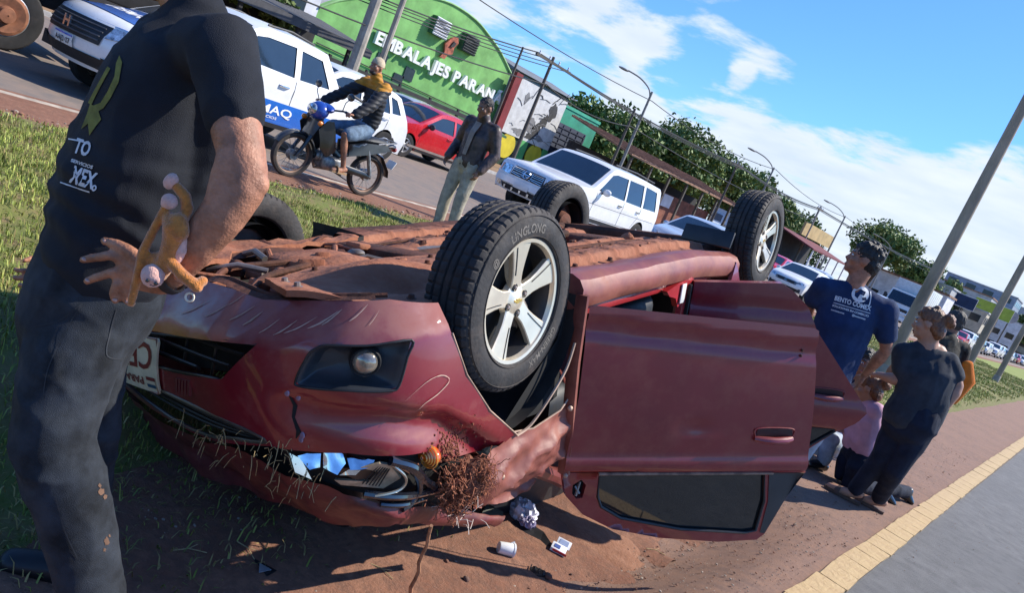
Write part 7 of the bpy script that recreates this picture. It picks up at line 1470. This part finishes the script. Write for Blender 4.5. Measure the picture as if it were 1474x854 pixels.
def billboard():
    t = thing('billboard', 'black and white printed billboard with a red side pillar', 'billboard', (BX + .5, 34.8, 0)); x = lambda y, z, d=0.: (d, y - 34.8, z)
    bpart(t, 'board', MB().add(box((0, .1, 3.45), (.2, 4.6, 3.1))), M('board_white', (.60, .60, .58), rough=.6, var=.12, vs=3)); bpart(t, 'red_pillar', MB().add(box((.05, -2.55, 2.6), (.3, .55, 5.1))), smat('pillar_red', (.22, .025, .03)))
    INK = M('board_ink', (.05, .05, .05), rough=.7, var=.3); INKG = M('board_ink_grey', (.22, .22, .22), rough=.7); rb = random.Random(9)
    def blobp(cy, cz, r1, r2, mt, n=14): bpart(t, 'board_print', MB().add(prism([(cy + r1 * (1 + .35 * rb.uniform(-1, 1)) * math.cos(a), cz + r2 * (1 + .35 * rb.uniform(-1, 1)) * math.sin(a)) for a in [i * 2 * PI / n for i in range(n)]], lambda u, w, d: (.105 + d, u, w), .012)), mt, None)
    blobp(1.45, 4.1, .38, .52, INK); blobp(1.0, 3.35, .30, .40, INK); blobp(.6, 2.75, .34, .42, INK); blobp(-.1, 2.9, .42, .5, INKG); blobp(1.1, 2.3, .4, .16, INKG); blobp(-.9, 2.25, .5, .2, INKG); blobp(-1.2, 4.15, .18, .3, INKG); blobp(.3, 2.25, .5, .18, INK)
    for k in range(26):
        cy, cz, a, l = rb.uniform(-2.0, 2.1), rb.uniform(2.1, 4.8), rb.uniform(-.5, 1.2), rb.uniform(.3, 1.1)
        bpart(t, 'board_print', MB().add(tube([(.112, cy, cz), (.112, cy + l * .5 * math.cos(a), cz + l * .5 * math.sin(a) + .08), (.112, cy + l * math.cos(a), cz + l * math.sin(a))], .018 if k % 3 else .03, 4)), INK if k % 2 else INKG)
    w = bpart(t, 'base_wall', MB().add(box((-.1, .1, 1.0), (.2, 4.7, 1.8))), smat('base_dark_green', (.02, .045, .025)))
    YE = smat('disc_yellow', (.62, .50, .03)); GN = smat('panel_green', (.10, .40, .12))
    for y in (-1.3, 1.3): bpart(t, 'yellow_disc', MB().add(lathe([(.01, .06), (.72, .06), (.72, .0)], 28, 'x', (.02, y, 1.25))), YE)
    bpart(t, 'green_panel', MB().add(box((.06, .1, 1.1), (.08, .6, 1.6))), GN); bpart(t, 'green_panel', MB().add(box((.06, 2.2, 1.1), (.08, .5, 1.6))), GN)
billboard()
def green_shop():
    t = thing('green_shop', 'turquoise green shop with a wide grey-blue roller shutter', 'building', (BX, 39.5, 0))
    bpart(t, 'wall', MB().add(box((-3, 0, 2.4), (6, 4.8, 4.75))), smat('wall_turquoise', (.035, .30, .19))); sh = bpart(t, 'roller_shutter', MB().add(box((.03, -.35, 2.0), (.08, 3.6, 3.6))), smat('shutter_blue_grey', (.055, .07, .11)))
    for k in range(11): MB().add(box((.085, -.35, .35 + .32 * k), (.05, 3.5, .05))).obj('shutter_slat', smat('shutter_rib', (.04, .05, .085)), sh, None)
    for k in range(5): MB().add(box((.09, -1.9 + .8 * k, 2.0), (.05, .05, 3.5))).obj('shutter_rib', MATS['shutter_rib'], sh, None)
    bpart(t, 'parapet', MB().add(box((-3, 0, 4.85), (6.1, 4.9, .18))), smat('parapet_green', (.05, .36, .23)))
    t = thing('grey_building', 'grey flat-roofed building behind the billboard', 'building', (-46, 50, 0)); bpart(t, 'wall', MB().add(box((0, 0, 3.4), (9, 9, 6.7))), B_GREY); bpart(t, 'roof', MB().add(prism([(-5, 6.76), (0, 7.8), (5, 6.76)], lambda u, w, d: (u, -5 + d, w), 10)), smat('roof_slate', (.16, .17, .18)))
    for k in range(4): bpart(t, 'window', MB().add(box((4.51, -3.3 + 2.2 * k, 5.2), (.06, 1.2, 1.0))), B_GL)
    t = thing('brick_shed', 'long low brick shed with a rusty tin roof below the trees', 'building', (-25, 46, 0))
    bpart(t, 'back_wall', MB().add(box((-3, 0, 1.5), (.2, 18, 3))), B_DARK); bpart(t, 'brick_wall', MB().add(box((0, 1.5, 1.2), (.25, 8, 2.3))), B_BRICK)
    bpart(t, 'roof', MB().add(prism([(-3.6, 4.3), (-3.6, 4.42), (1.4, 3.52), (1.4, 3.40)], lambda u, w, d: (u, -9 + d, w), 18.4)), B_ROOF)
    for k in range(30): bpart(t, 'roof_rib', MB().add(tube([(-3.6, -8.8 + .62 * k, 4.44), (1.42, -8.8 + .62 * k, 3.54)], .03, 4)), B_ROOF)
    for k in range(8): bpart(t, 'shed_post', MB().add(box((1.2, -8.6 + 2.45 * k, 1.7), (.14, .14, 3.3))), CONCD)
    bpart(t, 'wall_sign', MB().add(box((.18, -1.0, 1.9), (.05, 1.3, .8))), B_PALE); bn = bpart(t, 'banner', MB().add(box((.5, 7.6, 2.1), (.05, 4.4, 1.7))), M('banner_blue', (.20, .36, .58), rough=.6, var=.7, vs=1.6, col2=(.62, .66, .72)))
    for (a, b, c, d) in ((6.4, 2.3, 1.2, .5), (8.0, 1.8, 1.4, .4), (8.6, 2.6, .9, .3)): MB().add(box((.54, a, b), (.03, c, d))).obj('banner_print', M('banner_dark', (.05, .07, .12), rough=.6), bn, None)
    t = thing('market_stall', 'stall with a wine-red awning and yellow front beyond the white car', 'stall', (-21, 64, 0))
    bpart(t, 'awning', MB().add(prism([(-2, 3.6), (-2, 3.7), (1.6, 2.9), (1.6, 2.8)], lambda u, w, d: (u, -5 + d, w), 10)), smat('awning_wine', (.14, .025, .03))); bpart(t, 'counter', MB().add(box((.6, 0, .6), (.8, 9, 1.1))), smat('counter_red', (.34, .05, .05))); bpart(t, 'back_wall', MB().add(box((-2, 0, 1.8), (.2, 10, 3.5))), B_DARK); bpart(t, 'fascia_sign', MB().add(box((-1.6, 4.0, 4.3), (.2, 8, 1.1))), smat('fascia_ochre', (.50, .36, .16)))
    for k in range(5): bpart(t, 'stall_post', MB().add(box((1.5, -4.6 + 2.3 * k, 1.4), (.1, .1, 2.8))), B_PALE)
green_shop()
def far_town():
    r = random.Random(21)
    spec = [(-24, 118, 10, 6, 5.0, B_PALE), (-27, 140, 9, 7, 7, B_GREY), (-25, 160, 12, 8, 6, smat('wall_cream', (.55, .48, .36))), (-30, 190, 14, 12, 10, B_GREY), (-24, 215, 12, 10, 8, B_PALE), (-34, 250, 18, 16, 15, smat('wall_bluegrey', (.26, .32, .40))), (-22, 270, 12, 14, 9, MATS['wall_cream']), (-30, 330, 20, 20, 17, B_GREY), (20, 330, 20, 20, 11, B_PALE), (8, 420, 26, 20, 14, B_GREY), (-12, 470, 30, 20, 12, MATS['wall_bluegrey'])]
    nm = ['low pale', 'grey', 'cream', 'wide grey', 'white', 'tall blue-grey', 'cream corner', 'tall grey', 'white roadside', 'broad grey', 'distant blue-grey']
    for i, (x, y, w, l, h, mt) in enumerate(spec):
        t = thing('town_building', f'{nm[i]} building far along the road, number of storeys {max(1, int(h // 3))}', 'building', (x, y, 0)); bpart(t, 'wall', MB().add(box((0, 0, h / 2), (w, l, h))), mt); bpart(t, 'roof', MB().add(box((0, 0, h + .12), (w + .3, l + .3, .24))), B_ROOF if i % 3 == 0 else B_GREY)
        for fl in range(max(1, int(h // 3))):
            for k in range(4): bpart(t, 'window', MB().add(box((w / 2 + .02, -l * .38 + l * .25 * k, 1.6 + 3 * fl), (.06, l * .14, 1.3))), B_GL); bpart(t, 'window', MB().add(box((-w * .38 + w * .25 * k, -l / 2 - .02, 1.6 + 3 * fl), (w * .14, .06, 1.3))), B_GL)
    for nm_, x, y, z, w, h, mt, lab in (('roadside_sign', -21, 142, 6.0, 3.4, 2.0, smat('sign_navy', (.02, .04, .10)), 'dark blue roadside hoarding far down the road'), ('roadside_sign', -21, 176, 7.6, 7, 2.6, smat('sign_lime', (.33, .42, .06)), 'lime green roadside hoarding far down the road'), ('roadside_sign', -21, 120, 4.2, 3, 1.5, smat('sign_teal', (.05, .20, .26)), 'small teal roadside sign in front of the hoardings')):
        t = thing(nm_, lab, 'sign', (x, y, 0)); bpart(t, 'board', MB().add(box((0, 0, z), (w, .25, h))), mt); bpart(t, 'sign_post', MB().add(tube([(0, .3, 0), (0, .3, z)], .16, 8)), CONCD); bpart(t, 'sign_border', MB().add(tube([(-w / 2, -.14, z - h / 2), (w / 2, -.14, z - h / 2), (w / 2, -.14, z + h / 2), (-w / 2, -.14, z + h / 2)], .06, 4, closed=True)), B_PALE)
    t = thing('round_sign', 'round grey sign disc on a pole far down the road', 'sign', (-20, 199, 0)); bpart(t, 'disc', MB().add(lathe([(.01, -.1), (1.4, -.1), (1.4, .1)], 24, 'y', (0, 0, 8.4))), smat('disc_grey', (.35, .33, .34))); bpart(t, 'sign_post', MB().add(tube([(0, .1, 0), (0, .1, 8)], .14, 8)), CONCD)
far_town()
# ---------------------------------------------------------------- trees: trunk, limbs, crown of leaf faces
LEAF = [M('leaf_dark', (.075, .130, .032), rough=.6, var=.35, vs=.7, spec=.3), M('leaf_mid', (.135, .205, .050), rough=.6, var=.35, vs=.7, spec=.3), M('leaf_light', (.21, .27, .08), rough=.6, var=.3, vs=.7, spec=.3)]; BARK = smat('bark', (.11, .075, .05), vs=5, var=.3)
def tree(label, x, y, h, rad, n, seed, lobes=9, leaf=.34, group=None, z0=0., squash=.8):
    t = thing('tree', label, 'tree', (x, y, z0), 0, group); r = np.random.default_rng(seed); rr = random.Random(seed); hb = h * .38
    mb = MB().add(tube([(0, 0, -.2), (.1 * rad * rr.uniform(-1, 1), 0, hb * .5), (0, 0, hb), (0, 0, h * .7)], [rad * .085, rad * .065, rad * .055, rad * .02], 8))
    C = []
    for k in range(lobes):
        a = 2 * PI * k / lobes + rr.uniform(-.5, .5); d = rad * rr.uniform(.25, .72) if k else 0; c = Vector((d * math.cos(a), d * math.sin(a), rr.uniform(h * .42, h * .90) if k else h * .80)); C.append((c, rad * rr.uniform(.30, .52)))
        mb.add(tube([(0, 0, hb * rr.uniform(.75, 1.1)), c * .5 + Vector((0, 0, h * .22)), c], [rad * .035, rad * .025, rad * .01], 5))
    bpart(t, 'trunk', mb, BARK)
    m_ = n; idx = r.integers(0, lobes, m_); cc = np.array([list(c) for c, _ in C])[idx]; rd = np.array([q for _, q in C])[idx]
    u = r.normal(size=(m_, 3)); u /= np.linalg.norm(u, axis=1)[:, None]; rho = rd * (r.uniform(.25, 1.12, m_) ** .5); p = cc + u * rho[:, None] * np.array([1, 1, squash])
    cl = r.normal(size=(m_, 3)) * rd[:, None] * .10; p += cl; p = p[p[:, 2] > h * .22]; m_ = len(p)
    a = r.normal(size=(m_, 3)); a /= np.linalg.norm(a, axis=1)[:, None]; b = np.cross(a, r.normal(size=(m_, 3))); b /= np.linalg.norm(b, axis=1)[:, None]; s = leaf * r.uniform(.5, 1.2, m_)[:, None]
    V = np.stack([p - a * s, p - b * s * .5, p + a * s, p + b * s * .5], 1).reshape(-1, 3); me = bpy.data.meshes.new('crown'); me.vertices.add(4 * m_); me.vertices.foreach_set('co', V.ravel()); me.loops.add(4 * m_); me.loops.foreach_set('vertex_index', np.arange(4 * m_, dtype=np.int32)); me.polygons.add(m_); me.polygons.foreach_set('loop_start', (np.arange(m_) * 4).astype(np.int32))
    for q in LEAF: me.materials.append(q)
    w = idx[:m_] % 3; w = np.where(r.random(m_) < .35, r.integers(0, 3, m_), w); me.polygons.foreach_set('material_index', w.astype(np.int32)); me.update(); me.validate(); link('crown', me, t)
TG = 'trees beyond the far carriageway'
TL = [('dark round tree rising right behind the turquoise green shop', -35, 48, 6.6, 3.4), ('tall spreading tree above the near end of the rusty shed roof', -35, 55, 7.6, 4.4), ('broad tree with sky gaps above the middle of the rusty shed', -35, 62, 8.6, 4.6), ('dense tree just left of the second street lamp', -36, 70, 8.8, 4.6), ('dark tree just right of the second street lamp', -36, 79, 8.4, 4.8), ('lower tree at the far end of the tree row', -35, 89, 8.4, 4.8), ('smallest tree closing the row towards the wine-red stall', -35, 99, 7.0, 4.4)]
for i, (lb, x, y, h, rd) in enumerate(TL): tree(lb, x, y, h * (.97, .86, 1.0, .9, 1.02, .88, .97)[i], rd * .95, 10000, 30 + i, 15, .25, TG, squash=.9)
tree('large airy tree rising above the head of the man in blue', -27, 108, 10.0, 4.7, 8000, 51, 16, .30, TG); tree('smaller tree with open crown left of the concrete pole', -27, 134, 9.8, 4.6, 6000, 52, 12, .32, TG); tree('low tree right behind the concrete pole', -26, 152, 8.5, 3.6, 3000, 53, 9, .5, TG)
tree('green tree showing above the pickup roof at the top left', -27, 15.6, 3.6, 1.5, 3600, 54, 9, .16); tree('pointed dark tree beyond the yellow shop front', -33, 84, 6.2, 2.4, 2600, 55, 7, .34, TG)
for i in range(9): tree(f'distant tree {["low", "rounded", "tall", "thin", "broad", "dark", "pale", "leaning", "squat"][i]} in outline near the end of the road', -30 + (i % 3) * 4 - (i > 5) * 6, 205 + 26 * i, 8 + (i * 37 % 5), 5, 1300, 70 + i, 8, .8, TG)
# ---------------------------------------------------------------- poles, lamps, wires
def street_lamp(x, y, h, lab):
    t = thing('street_lamp', lab, 'street lamp', (x, y, .1), 0, 'street lamps along the far pavement')
    bpart(t, 'post', MB().add(tube([(0, 0, 0), (0, 0, h * .5), (0, 0, h)], [.10, .085, .06], 10)), smat('lamp_post_grey', (.26, .25, .23))); bpart(t, 'arm', MB().add(tube(smooth_curve([(0, 0, h - .3), (-.25, -.05, h + .1), (-.9, -.2, h + .45), (-1.7, -.35, h + .62)], 4), .04, 8)), MATS['lamp_post_grey']); bpart(t, 'lamp_head', MB().add(ellipsoid((-1.95, -.42, h + .62), (.38, .14, .07), Matrix.Rotation(.15, 3, 'Y'), 12, 7)), smat('lamp_head_grey', (.20, .20, .20))); bpart(t, 'base', MB().add(box((0, 0, .12), (.3, .3, .3))), CONC)
for y, h, lb in ((34.8, 6.6, 'tall street lamp behind the white four-wheel-drive'), (53.3, 6.9, 'street lamp standing above the upturned rear wheel'), (72.6, 6.9, 'street lamp beside the wine-red stall, third along the pavement'), (92, 6.9, 'street lamp seen above the man in blue'), (152, 7, 'distant street lamp left of the dark blue hoarding'), (176, 7, 'distant street lamp right of the dark blue hoarding'), (205, 7, 'farthest street lamp before the lime green hoarding')): street_lamp(-22.6, y, h, lb)
def utility_pole(x, y, h, r0, mt, lab, cross=None):
    t = thing('utility_pole', lab, 'utility pole', (x, y, .1), 0, 'utility poles carrying wires'); bpart(t, 'post', MB().add(tube([(0, 0, 0), (0, 0, h)], [r0, r0 * .65], 10)), mt)
    if cross:
        bpart(t, 'crossarm', MB().add(box((0, .15, h - .25), (.10, cross, .10))), CONCD)
        for k in range(4): bpart(t, 'insulator', MB().add(lathe([(.03, 0), (.05, .04), (.03, .08), (.045, .12), (.02, .16)], 8, 'z', (0, .15 - cross * .42 + cross * .28 * k, h - .2))), B_PALE)
utility_pole(-22.4, 16.6, 9.0, .22, CONC, 'thick pale concrete pole in front of the warehouse'); utility_pole(-22.2, 17.5, 9.5, .12, CONC, 'thin pale pole in front of the raised letter M'); utility_pole(-22.5, 26.35, 5.5, .10, CONCD, 'dark pole with a crossarm in front of the billboard', 2.6); utility_pole(-22.5, 24.3, 5.2, .07, CONCD, 'thin dark pole beside the red pillar'); utility_pole(-22.5, 33.8, 5.4, .10, CONCD, 'dark pole just left of the tall street lamp'); utility_pole(-22.5, 65.3, 6.4, .12, CONC, 'pale pole beside the upturned rear wheel', 1.6); utility_pole(-23, 48.5, 6.0, .10, CONCD, 'dark pole over the rusty shed roof', 1.6); utility_pole(-22.5, 120, 8, .14, CONC, 'pale pole beyond the concrete pole', 1.8)
def wire(lab, pts, r=.018, sag=.25):
    P = []
    for a, b in zip(pts[:-1], pts[1:]):
        a, b = Vector(a), Vector(b)
        for k in range(12): t = k / 12; P.append(a.lerp(b, t) - Vector((0, 0, sag * 4 * t * (1 - t))))
    P.append(Vector(pts[-1])); o = MB().add(tube(P, r, 5)).obj('overhead_wire', MATS.get('wire_black') or M('wire_black', (.015, .015, .015), rough=.6)); tag(o, lab, 'wire', 'overhead wires of the far pavement')
for k, (dy, dz, lb) in enumerate(((-.9, 0, 'top'), (-.3, -.04, 'second'), (.3, -.1, 'third'), (.9, -.16, 'lowest'))):
    wire(f'{lb} overhead wire of the bundle crossing the green warehouse', [(-22.5 - .03 * k, 10, 3.9 + dz * 2), (-22.5 + dy * .12, 26.35 + dy, 5.45 + dz), (-22.5 + dy * .1, 48.5 + dy * .5, 5.9 + dz), (-22.5, 65.3, 6.3 + dz), (-22.5, 120, 7.9 + dz)], .020 if k else .028, .30)
wire('single high wire running over the street lamps', [(-22.4, 12, 6.4), (-22.4, 34.8, 6.25), (-22.4, 53.3, 6.9), (-22.4, 72.6, 6.9), (-22.4, 120, 7.2)], .022, .4); wire('thick sagging cable low across the green warehouse', [(-22.3, 8, 2.9), (-22.3, 26.35, 4.4), (-22.3, 33.8, 4.6), (-22.3, 65, 5.2)], .028, .35)
def concrete_pole(x, y, h, r0, lab):
    t = thing('concrete_pole', lab, 'pole', (x, y, .03), 0, 'tall concrete poles along the verge'); bpart(t, 'post', MB().add(tube([(0, 0, -.1), (0, 0, h * .3), (0, 0, h)], [r0, r0 * .86, r0 * .55], 18)), smat('pole_weathered', (.34, .28, .205), vs=2.5, var=.28, bump=.25, bs=22, stretch=(1, 1, .3)))
    bpart(t, 'base_collar', MB().add(lathe([(r0 * 1.0, .35), (r0 * 1.12, .32), (r0 * 1.16, .0)], 18, 'z')), CONC); bpart(t, 'arm', MB().add(tube([(0, 0, h - .2), (.9, 0, h + .5), (2.2, 0, h + .8)], .06, 8)), CONCD); bpart(t, 'lamp_head', MB().add(ellipsoid((2.5, 0, h + .82), (.4, .15, .08), None, 12, 7)), CONCD)
for i, (x, y, lb) in enumerate(((-3.0, 15.9, 'nearest tall concrete pole, rising behind the woman in charcoal'), (-3.05, 26.6, 'second tall concrete pole on the grass verge'), (-3.2, 38.0, 'third tall concrete pole near the right edge'))): concrete_pole(x, y, 11, .118, lb)
t = thing('verge_litter', 'small dark lump lying on the right-hand grass verge', 'litter', (-3.6, 27.5, .12)); bpart(t, 'litter_lump', MB().add(ellipsoid((0, 0, .1), (.45, .22, .12), None, 8, 5)), B_DARK)
# ================================================================ LITTER AND DEBRIS ROUND THE CAR
def debris():
    W_ = M('cup_white', (.80, .80, .78), rough=.45, var=.06, vs=20); P_ = M('paper_white', (.72, .74, .80), rough=.6, var=.12, vs=30); BKP = M('broken_black_plastic', (.018, .018, .020), rough=.4, var=.3, dust=.3, dustcol=(.20, .11, .07), ds=12)
    z0 = .018
    p = gpd(722, 803); t = thing('paper_cup', 'small white cup lying on its side below the crushed wing', 'cup', (p.x, p.y, p.z + z0 + .028), R_(55)); q = lambda nm, vf, mt, a=40: MB().add(vf).obj(nm, mt, t, a)
    q('cup_wall', lathe([(.001, -.034), (.024, -.034), (.026, -.03), (.030, .034), (.032, .036), (.029, .034), (.024, -.028)], 28, 'x'), W_); q('cup_lid', lathe([(.032, .032), (.033, .040), (.024, .042), (.001, .042)], 24, 'x'), W_); q('straw', tube([(.02, .01, .026), (.035, .012, .036)], .004, 6), W_)
    p = gpd(800, 800); t = thing('cigarette_packet', 'opened white and blue card packet with a red edge on the dirt', 'packet', (p.x, p.y, p.z + z0 + .012), R_(25)); q('box', rbox((0, 0, .006), (.075, .055, .020), .002, Matrix.Rotation(.15, 3, 'X')), P_); q('flap', rbox((.012, .046, .020), (.070, .045, .004), .001, Matrix.Rotation(.55, 3, 'X')), P_); q('blue_print', box((-.01, -.004, .0175), (.03, .026, .002), Matrix.Rotation(.15, 3, 'X')), M('print_blue', (.05, .10, .34), rough=.6)); q('blue_print', box((.012, .046, .0235), (.045, .028, .002), Matrix.Rotation(.55, 3, 'X')), M('print_pale_blue', (.32, .40, .62), rough=.6)); q('red_edge', box((.01, -.0285, .004), (.07, .002, .012), Matrix.Rotation(.15, 3, 'X')), M('print_red', (.5, .04, .04), rough=.6))
    def shard(px, py, pts, mt, lab, nm='plastic_shard', th=.006, tilt=.25, rz=0., z=.02, cat='debris', scale=1.):
        p = gpd(px, py); t = thing(nm, lab, cat, (p.x, p.y, p.z + z), rz); R3 = Matrix.Rotation(tilt, 3, 'X')
        MB().add(prism([(a * scale, b * scale) for a, b in pts], lambda u, w, d: R3 @ Vector((u, w, d + .006 * math.sin(u * 60))), th)).obj('shard', mt, t, 20); return t
    t = shard(768, 830, [(-.05, -.03), (.02, -.04), (.06, -.01), (.055, .02), (-.02, .035)], BKP, 'twisted black plastic piece next to the card packet', th=.012, rz=.6, scale=.75)
    for k in range(4): MB().add(tube([(-.03 + .02 * k, -.02, .014), (-.025 + .02 * k, .02, .016)], .003, 5)).obj('rib', BKP, t)
    shard(760, 772, [(-.10, -.03), (.08, -.05), (.13, .0), (.05, .05), (-.08, .04)], BKP, 'flat black trim piece under the door corner', th=.008, rz=.2)
    shard(700, 752, [(-.05, -.02), (.06, -.03), (.07, .02), (-.02, .04)], M('olive_plastic', (.05, .055, .035), rough=.6), 'dull olive scrap beside the root clump', rz=1.0, z=.05, tilt=.7)
    t = shard(376, 829, [(-.06, -.035), (.055, -.04), (.065, -.02), (.0, .045)], BKP, 'triangular glassy shard on the shadowed dirt by the man', th=.004, rz=-.5, tilt=.1); MB().add(prism([(-.025, -.015), (.028, -.018), (.003, .026)], lambda u, w, d: Vector((u, w, .008 + d)), .003)).obj('bright_facet', M('facet_pale', (.65, .70, .75), rough=.1, metal=.6), t, 20)
    shard(318, 735, [(-.09, -.02), (.0, -.035), (.09, -.01), (.07, .02), (-.05, .025)], BKP, 'flat dark plate in the shadow under the bumper', th=.004, rz=-.4, tilt=.12)
    p = gpd(746, 752); t = thing('crumpled_bag', 'crumpled white and lilac plastic bag under the crushed wing', 'bag', (p.x, p.y, p.z + .03)); b = ellipsoid((0, 0, .03), (.07, .05, .045), None, 26, 16); MB().add(([Vector(v) + Vector(v).normalized() * .022 * (1 - 2 * abs(mnoise.noise(Vector(v) * 30))) for v in b[0]], b[1])).obj('bag', M('bag_plastic', (.72, .70, .78), rough=.3, var=.25, vs=26, coat=.4), t, 25); MB().add(([Vector(v) * .55 + Vector((.06, -.03, .0)) + Vector(v).normalized() * .016 * (1 - 2 * abs(mnoise.noise(Vector(v) * 41 + Vector((3, 3, 3))))) for v in b[0]], b[1])).obj('bag_fold', M('bag_lilac', (.34, .30, .44), rough=.35, var=.4, vs=30), t, 25)
    # stick leaning against the bumper
    a = gpd(585, 872, .01); e = CAR_M @ cpl(622, 757, (.8, -.6, 0), .84); e.z = max(e.z, .02); d = (e - a); t = thing('stick', 'thin brown stick leaning against the crushed bonnet edge', 'stick', a); f = world_to(t)
    MB().add(tube([f(a + d * k / 9 + Vector((.004 * math.sin(k * 2.1), .004 * math.cos(k * 1.7), 0))) for k in range(10)], [.0075, .0072, .008, .007, .0068, .0072, .0065, .006, .0062, .0055], 8)).obj('stick', M('stick_wood', (.42, .20, .10), rough=.8, var=.45, vs=30, stretch=(1, 1, .3)), t)
    # clump of roots and grass torn up by the headlamp
    c = CAR_M @ Vector(bsurf(-1.29, .835, -.05)); WR = M('root_white', (.6, .5, .42), rough=.8); t = thing('root_clump', 'torn red-brown clump of roots and soil wedged below the headlamp', 'plant debris', c); RT = M('root_brown', (.36, .125, .06), rough=.9, var=.5, vs=50); rr = random.Random(8); mb = MB()
    e_ = ellipsoid((0, 0, 0), (.075, .07, .10), None, 22, 14); MB().add(([Vector(v) * (.78 + .35 * mnoise.noise(Vector(v) * 30)) for v in e_[0]], e_[1])).obj('soil_core', M('root_soil', (.22, .078, .042), rough=.95, var=.4, vs=40, bump=.8, bs=90), t)
    for k in range(1500):
        u = Vector((rr.gauss(0, 1), rr.gauss(0, 1), rr.gauss(0, 1.2))).normalized(); e = .62 + .7 * mnoise.noise(u * 1.9 + Vector((4, 1, 7))); lobe = rr.choice((Vector((0, 0, 0)), Vector((0, 0, 0)), Vector((.045, .03, .055)), Vector((-.03, .055, -.03)), Vector((.02, -.055, -.07)))); p_ = Vector((u.x * .046, u.y * .042, u.z * .070 - .01)) * e + lobe * .8; d_ = (u.cross(Vector((rr.gauss(0, 1), rr.gauss(0, 1), rr.gauss(0, 1)))) + u * .35).normalized(); P_ = [p_]; st = rr.uniform(.006, .013)
        for q_ in range(6): d_ = (d_ + Vector((rr.gauss(0, .45), rr.gauss(0, .45), rr.gauss(-.10, .45))) - p_.normalized() * .22).normalized(); p_ = p_ + d_ * st; P_.append(p_)
        mb.add(tube(P_, rr.uniform(.0007, .0015), 4, caps=False))
    o = mb.obj('root_fibres', RT, t); o['kind'] = 'stuff'
    mb = MB()
    for k in range(26):
        p_ = Vector((rr.uniform(-.02, .09), rr.uniform(-.04, .06), rr.uniform(-.13, -.05))); d_ = Vector((rr.gauss(0, 1), rr.gauss(0, 1), rr.gauss(-.4, 1))).normalized(); mb.add(tube([p_, p_ + d_ * .025 + Vector((0, 0, .006)), p_ + d_ * .05], .0014, 4, caps=False))
    o = mb.obj('pale_roots', WR, t); o['kind'] = 'stuff'
    b = CAR_M @ Vector(bsurf(-1.22, .80, -.05)); 
    mb = MB()
    for k in range(150): 
        s = b + Vector((rr.gauss(0, .03), rr.gauss(0, .03), rr.gauss(0, .035))) - c; u = Vector((rr.gauss(0, 1), rr.gauss(0, 1), rr.gauss(0, 1))).normalized(); mb.add(tube([s, s + u * .03], .002, 4, caps=False))
    o = mb.obj('root_fibres', RT, t); o['kind'] = 'stuff'
    # straw and grass caught on the bumper
    STW = M('straw_pale', (.46, .34, .16), rough=.8, var=.3, vs=30); mb = MB(); t = thing('caught_straw', 'pale dry straw caught along the crushed bumper edge', 'plant debris', CAR_M @ Vector(bsurf(-.45, .70, -.02))); f = world_to(t)
    for k in range(90):
        s_ = rr.choice((-.56, -.50, -.40, -.28, -.62, -.1)) + rr.gauss(0, .05); z_ = .69 + .08 * (s_ + .6) + rr.gauss(0, .04) + (.25 * rr.random() if rr.random() < .3 else 0); a0 = CAR_M @ Vector(bsurf(s_, z_, -.01)); u = Vector((rr.gauss(0, 1), rr.gauss(0, 1), rr.gauss(-.5, 1))).normalized(); l = rr.uniform(.015, .06); mb.add(tube([f(a0), f(a0 + u * l * .5), f(a0 + u * l + Vector((0, 0, -.02)))], [.0013, .0012, .0008], 4, caps=False))
    o = mb.obj('straw', STW, t); o['kind'] = 'stuff'
    # twigs and stones one can pick out
    for k, (px, py, s, lab) in enumerate(((786, 838, .022, 'dark red stone beside the black plastic piece'), (668, 842, .016, 'small dark stone left of the white cup'), (640, 815, .010, 'tiny stone at the edge of the shadow'), (905, 760, .012, 'small stone below the door glass'))):
        p = gpd(px, py); t = thing('stone', lab, 'stone', (p.x, p.y, p.z + .02)); b = ellipsoid((0, 0, s * .4), (s, s * .8, s * .6), None, 10, 7); MB().add(([Vector(v) * (1 + .3 * mnoise.noise(Vector(v) * 60)) for v in b[0]], b[1])).obj('stone', ST[2] if k < 2 else ST[0], t, 30)
    for k, (px, py, rz, lab) in enumerate(((545, 830, .3, 'dry twig lying in the shadow below the bumper'), (268, 803, 1.2, 'pale forked straw on the dark dirt near the man'), (350, 800, .1, 'short pale straw beside the glassy shard'), (940, 800, .8, 'thin straw on the lit shoulder below the door'))):
        p = gpd(px, py); t = thing('twig', lab, 'twig', (p.x, p.y, p.z + .024), rz); MB().add(tube([(-.05, 0, 0), (0, .008, .006), (.06, -.004, .002)], [.0025, .0022, .0015], 6)).obj('twig', STW, t); MB().add(tube([(0, .008, .006), (.03, .03, .008)], .0014, 5)).obj('side_twig', STW, t)
debris()
# ---------------------------------------------------------------- each queued car gets its own wording
def label_queue():
    cars = sorted([o for o in bpy.data.objects if o.get('group') == QG and o.parent is None], key=lambda o: o.location.y); cnt = {}
    col = {'paint_white': 'white', 'paint_silver': 'silver', 'paint_grey': 'grey', 'paint_red': 'red', 'paint_black': 'black'}
    for o in cars:
        b = [c for c in o.children if c.name.startswith('body')][0]; c = col.get(b.data.materials[0].name, 'pale'); h = b.dimensions.z if b.dimensions.z else 1.5; lane = 'near' if o.location.x > -13.5 - .00003 * o.location.y ** 2 else 'outer'
        k = (c, lane); cnt[k] = cnt.get(k, 0) + 1; n = cnt[k]
        W_ = ['first', 'second', 'third', 'fourth', 'fifth', 'sixth', 'seventh', 'eighth', 'ninth', 'tenth', 'eleventh', 'twelfth', 'thirteenth', 'fourteenth', 'fifteenth', 'sixteenth', 'seventeenth', 'eighteenth', 'nineteenth', 'twentieth']
        o['label'] = f'{W_[min(n - 1, 19)]} {c} car from the front of the {lane} queue lane'
label_queue()
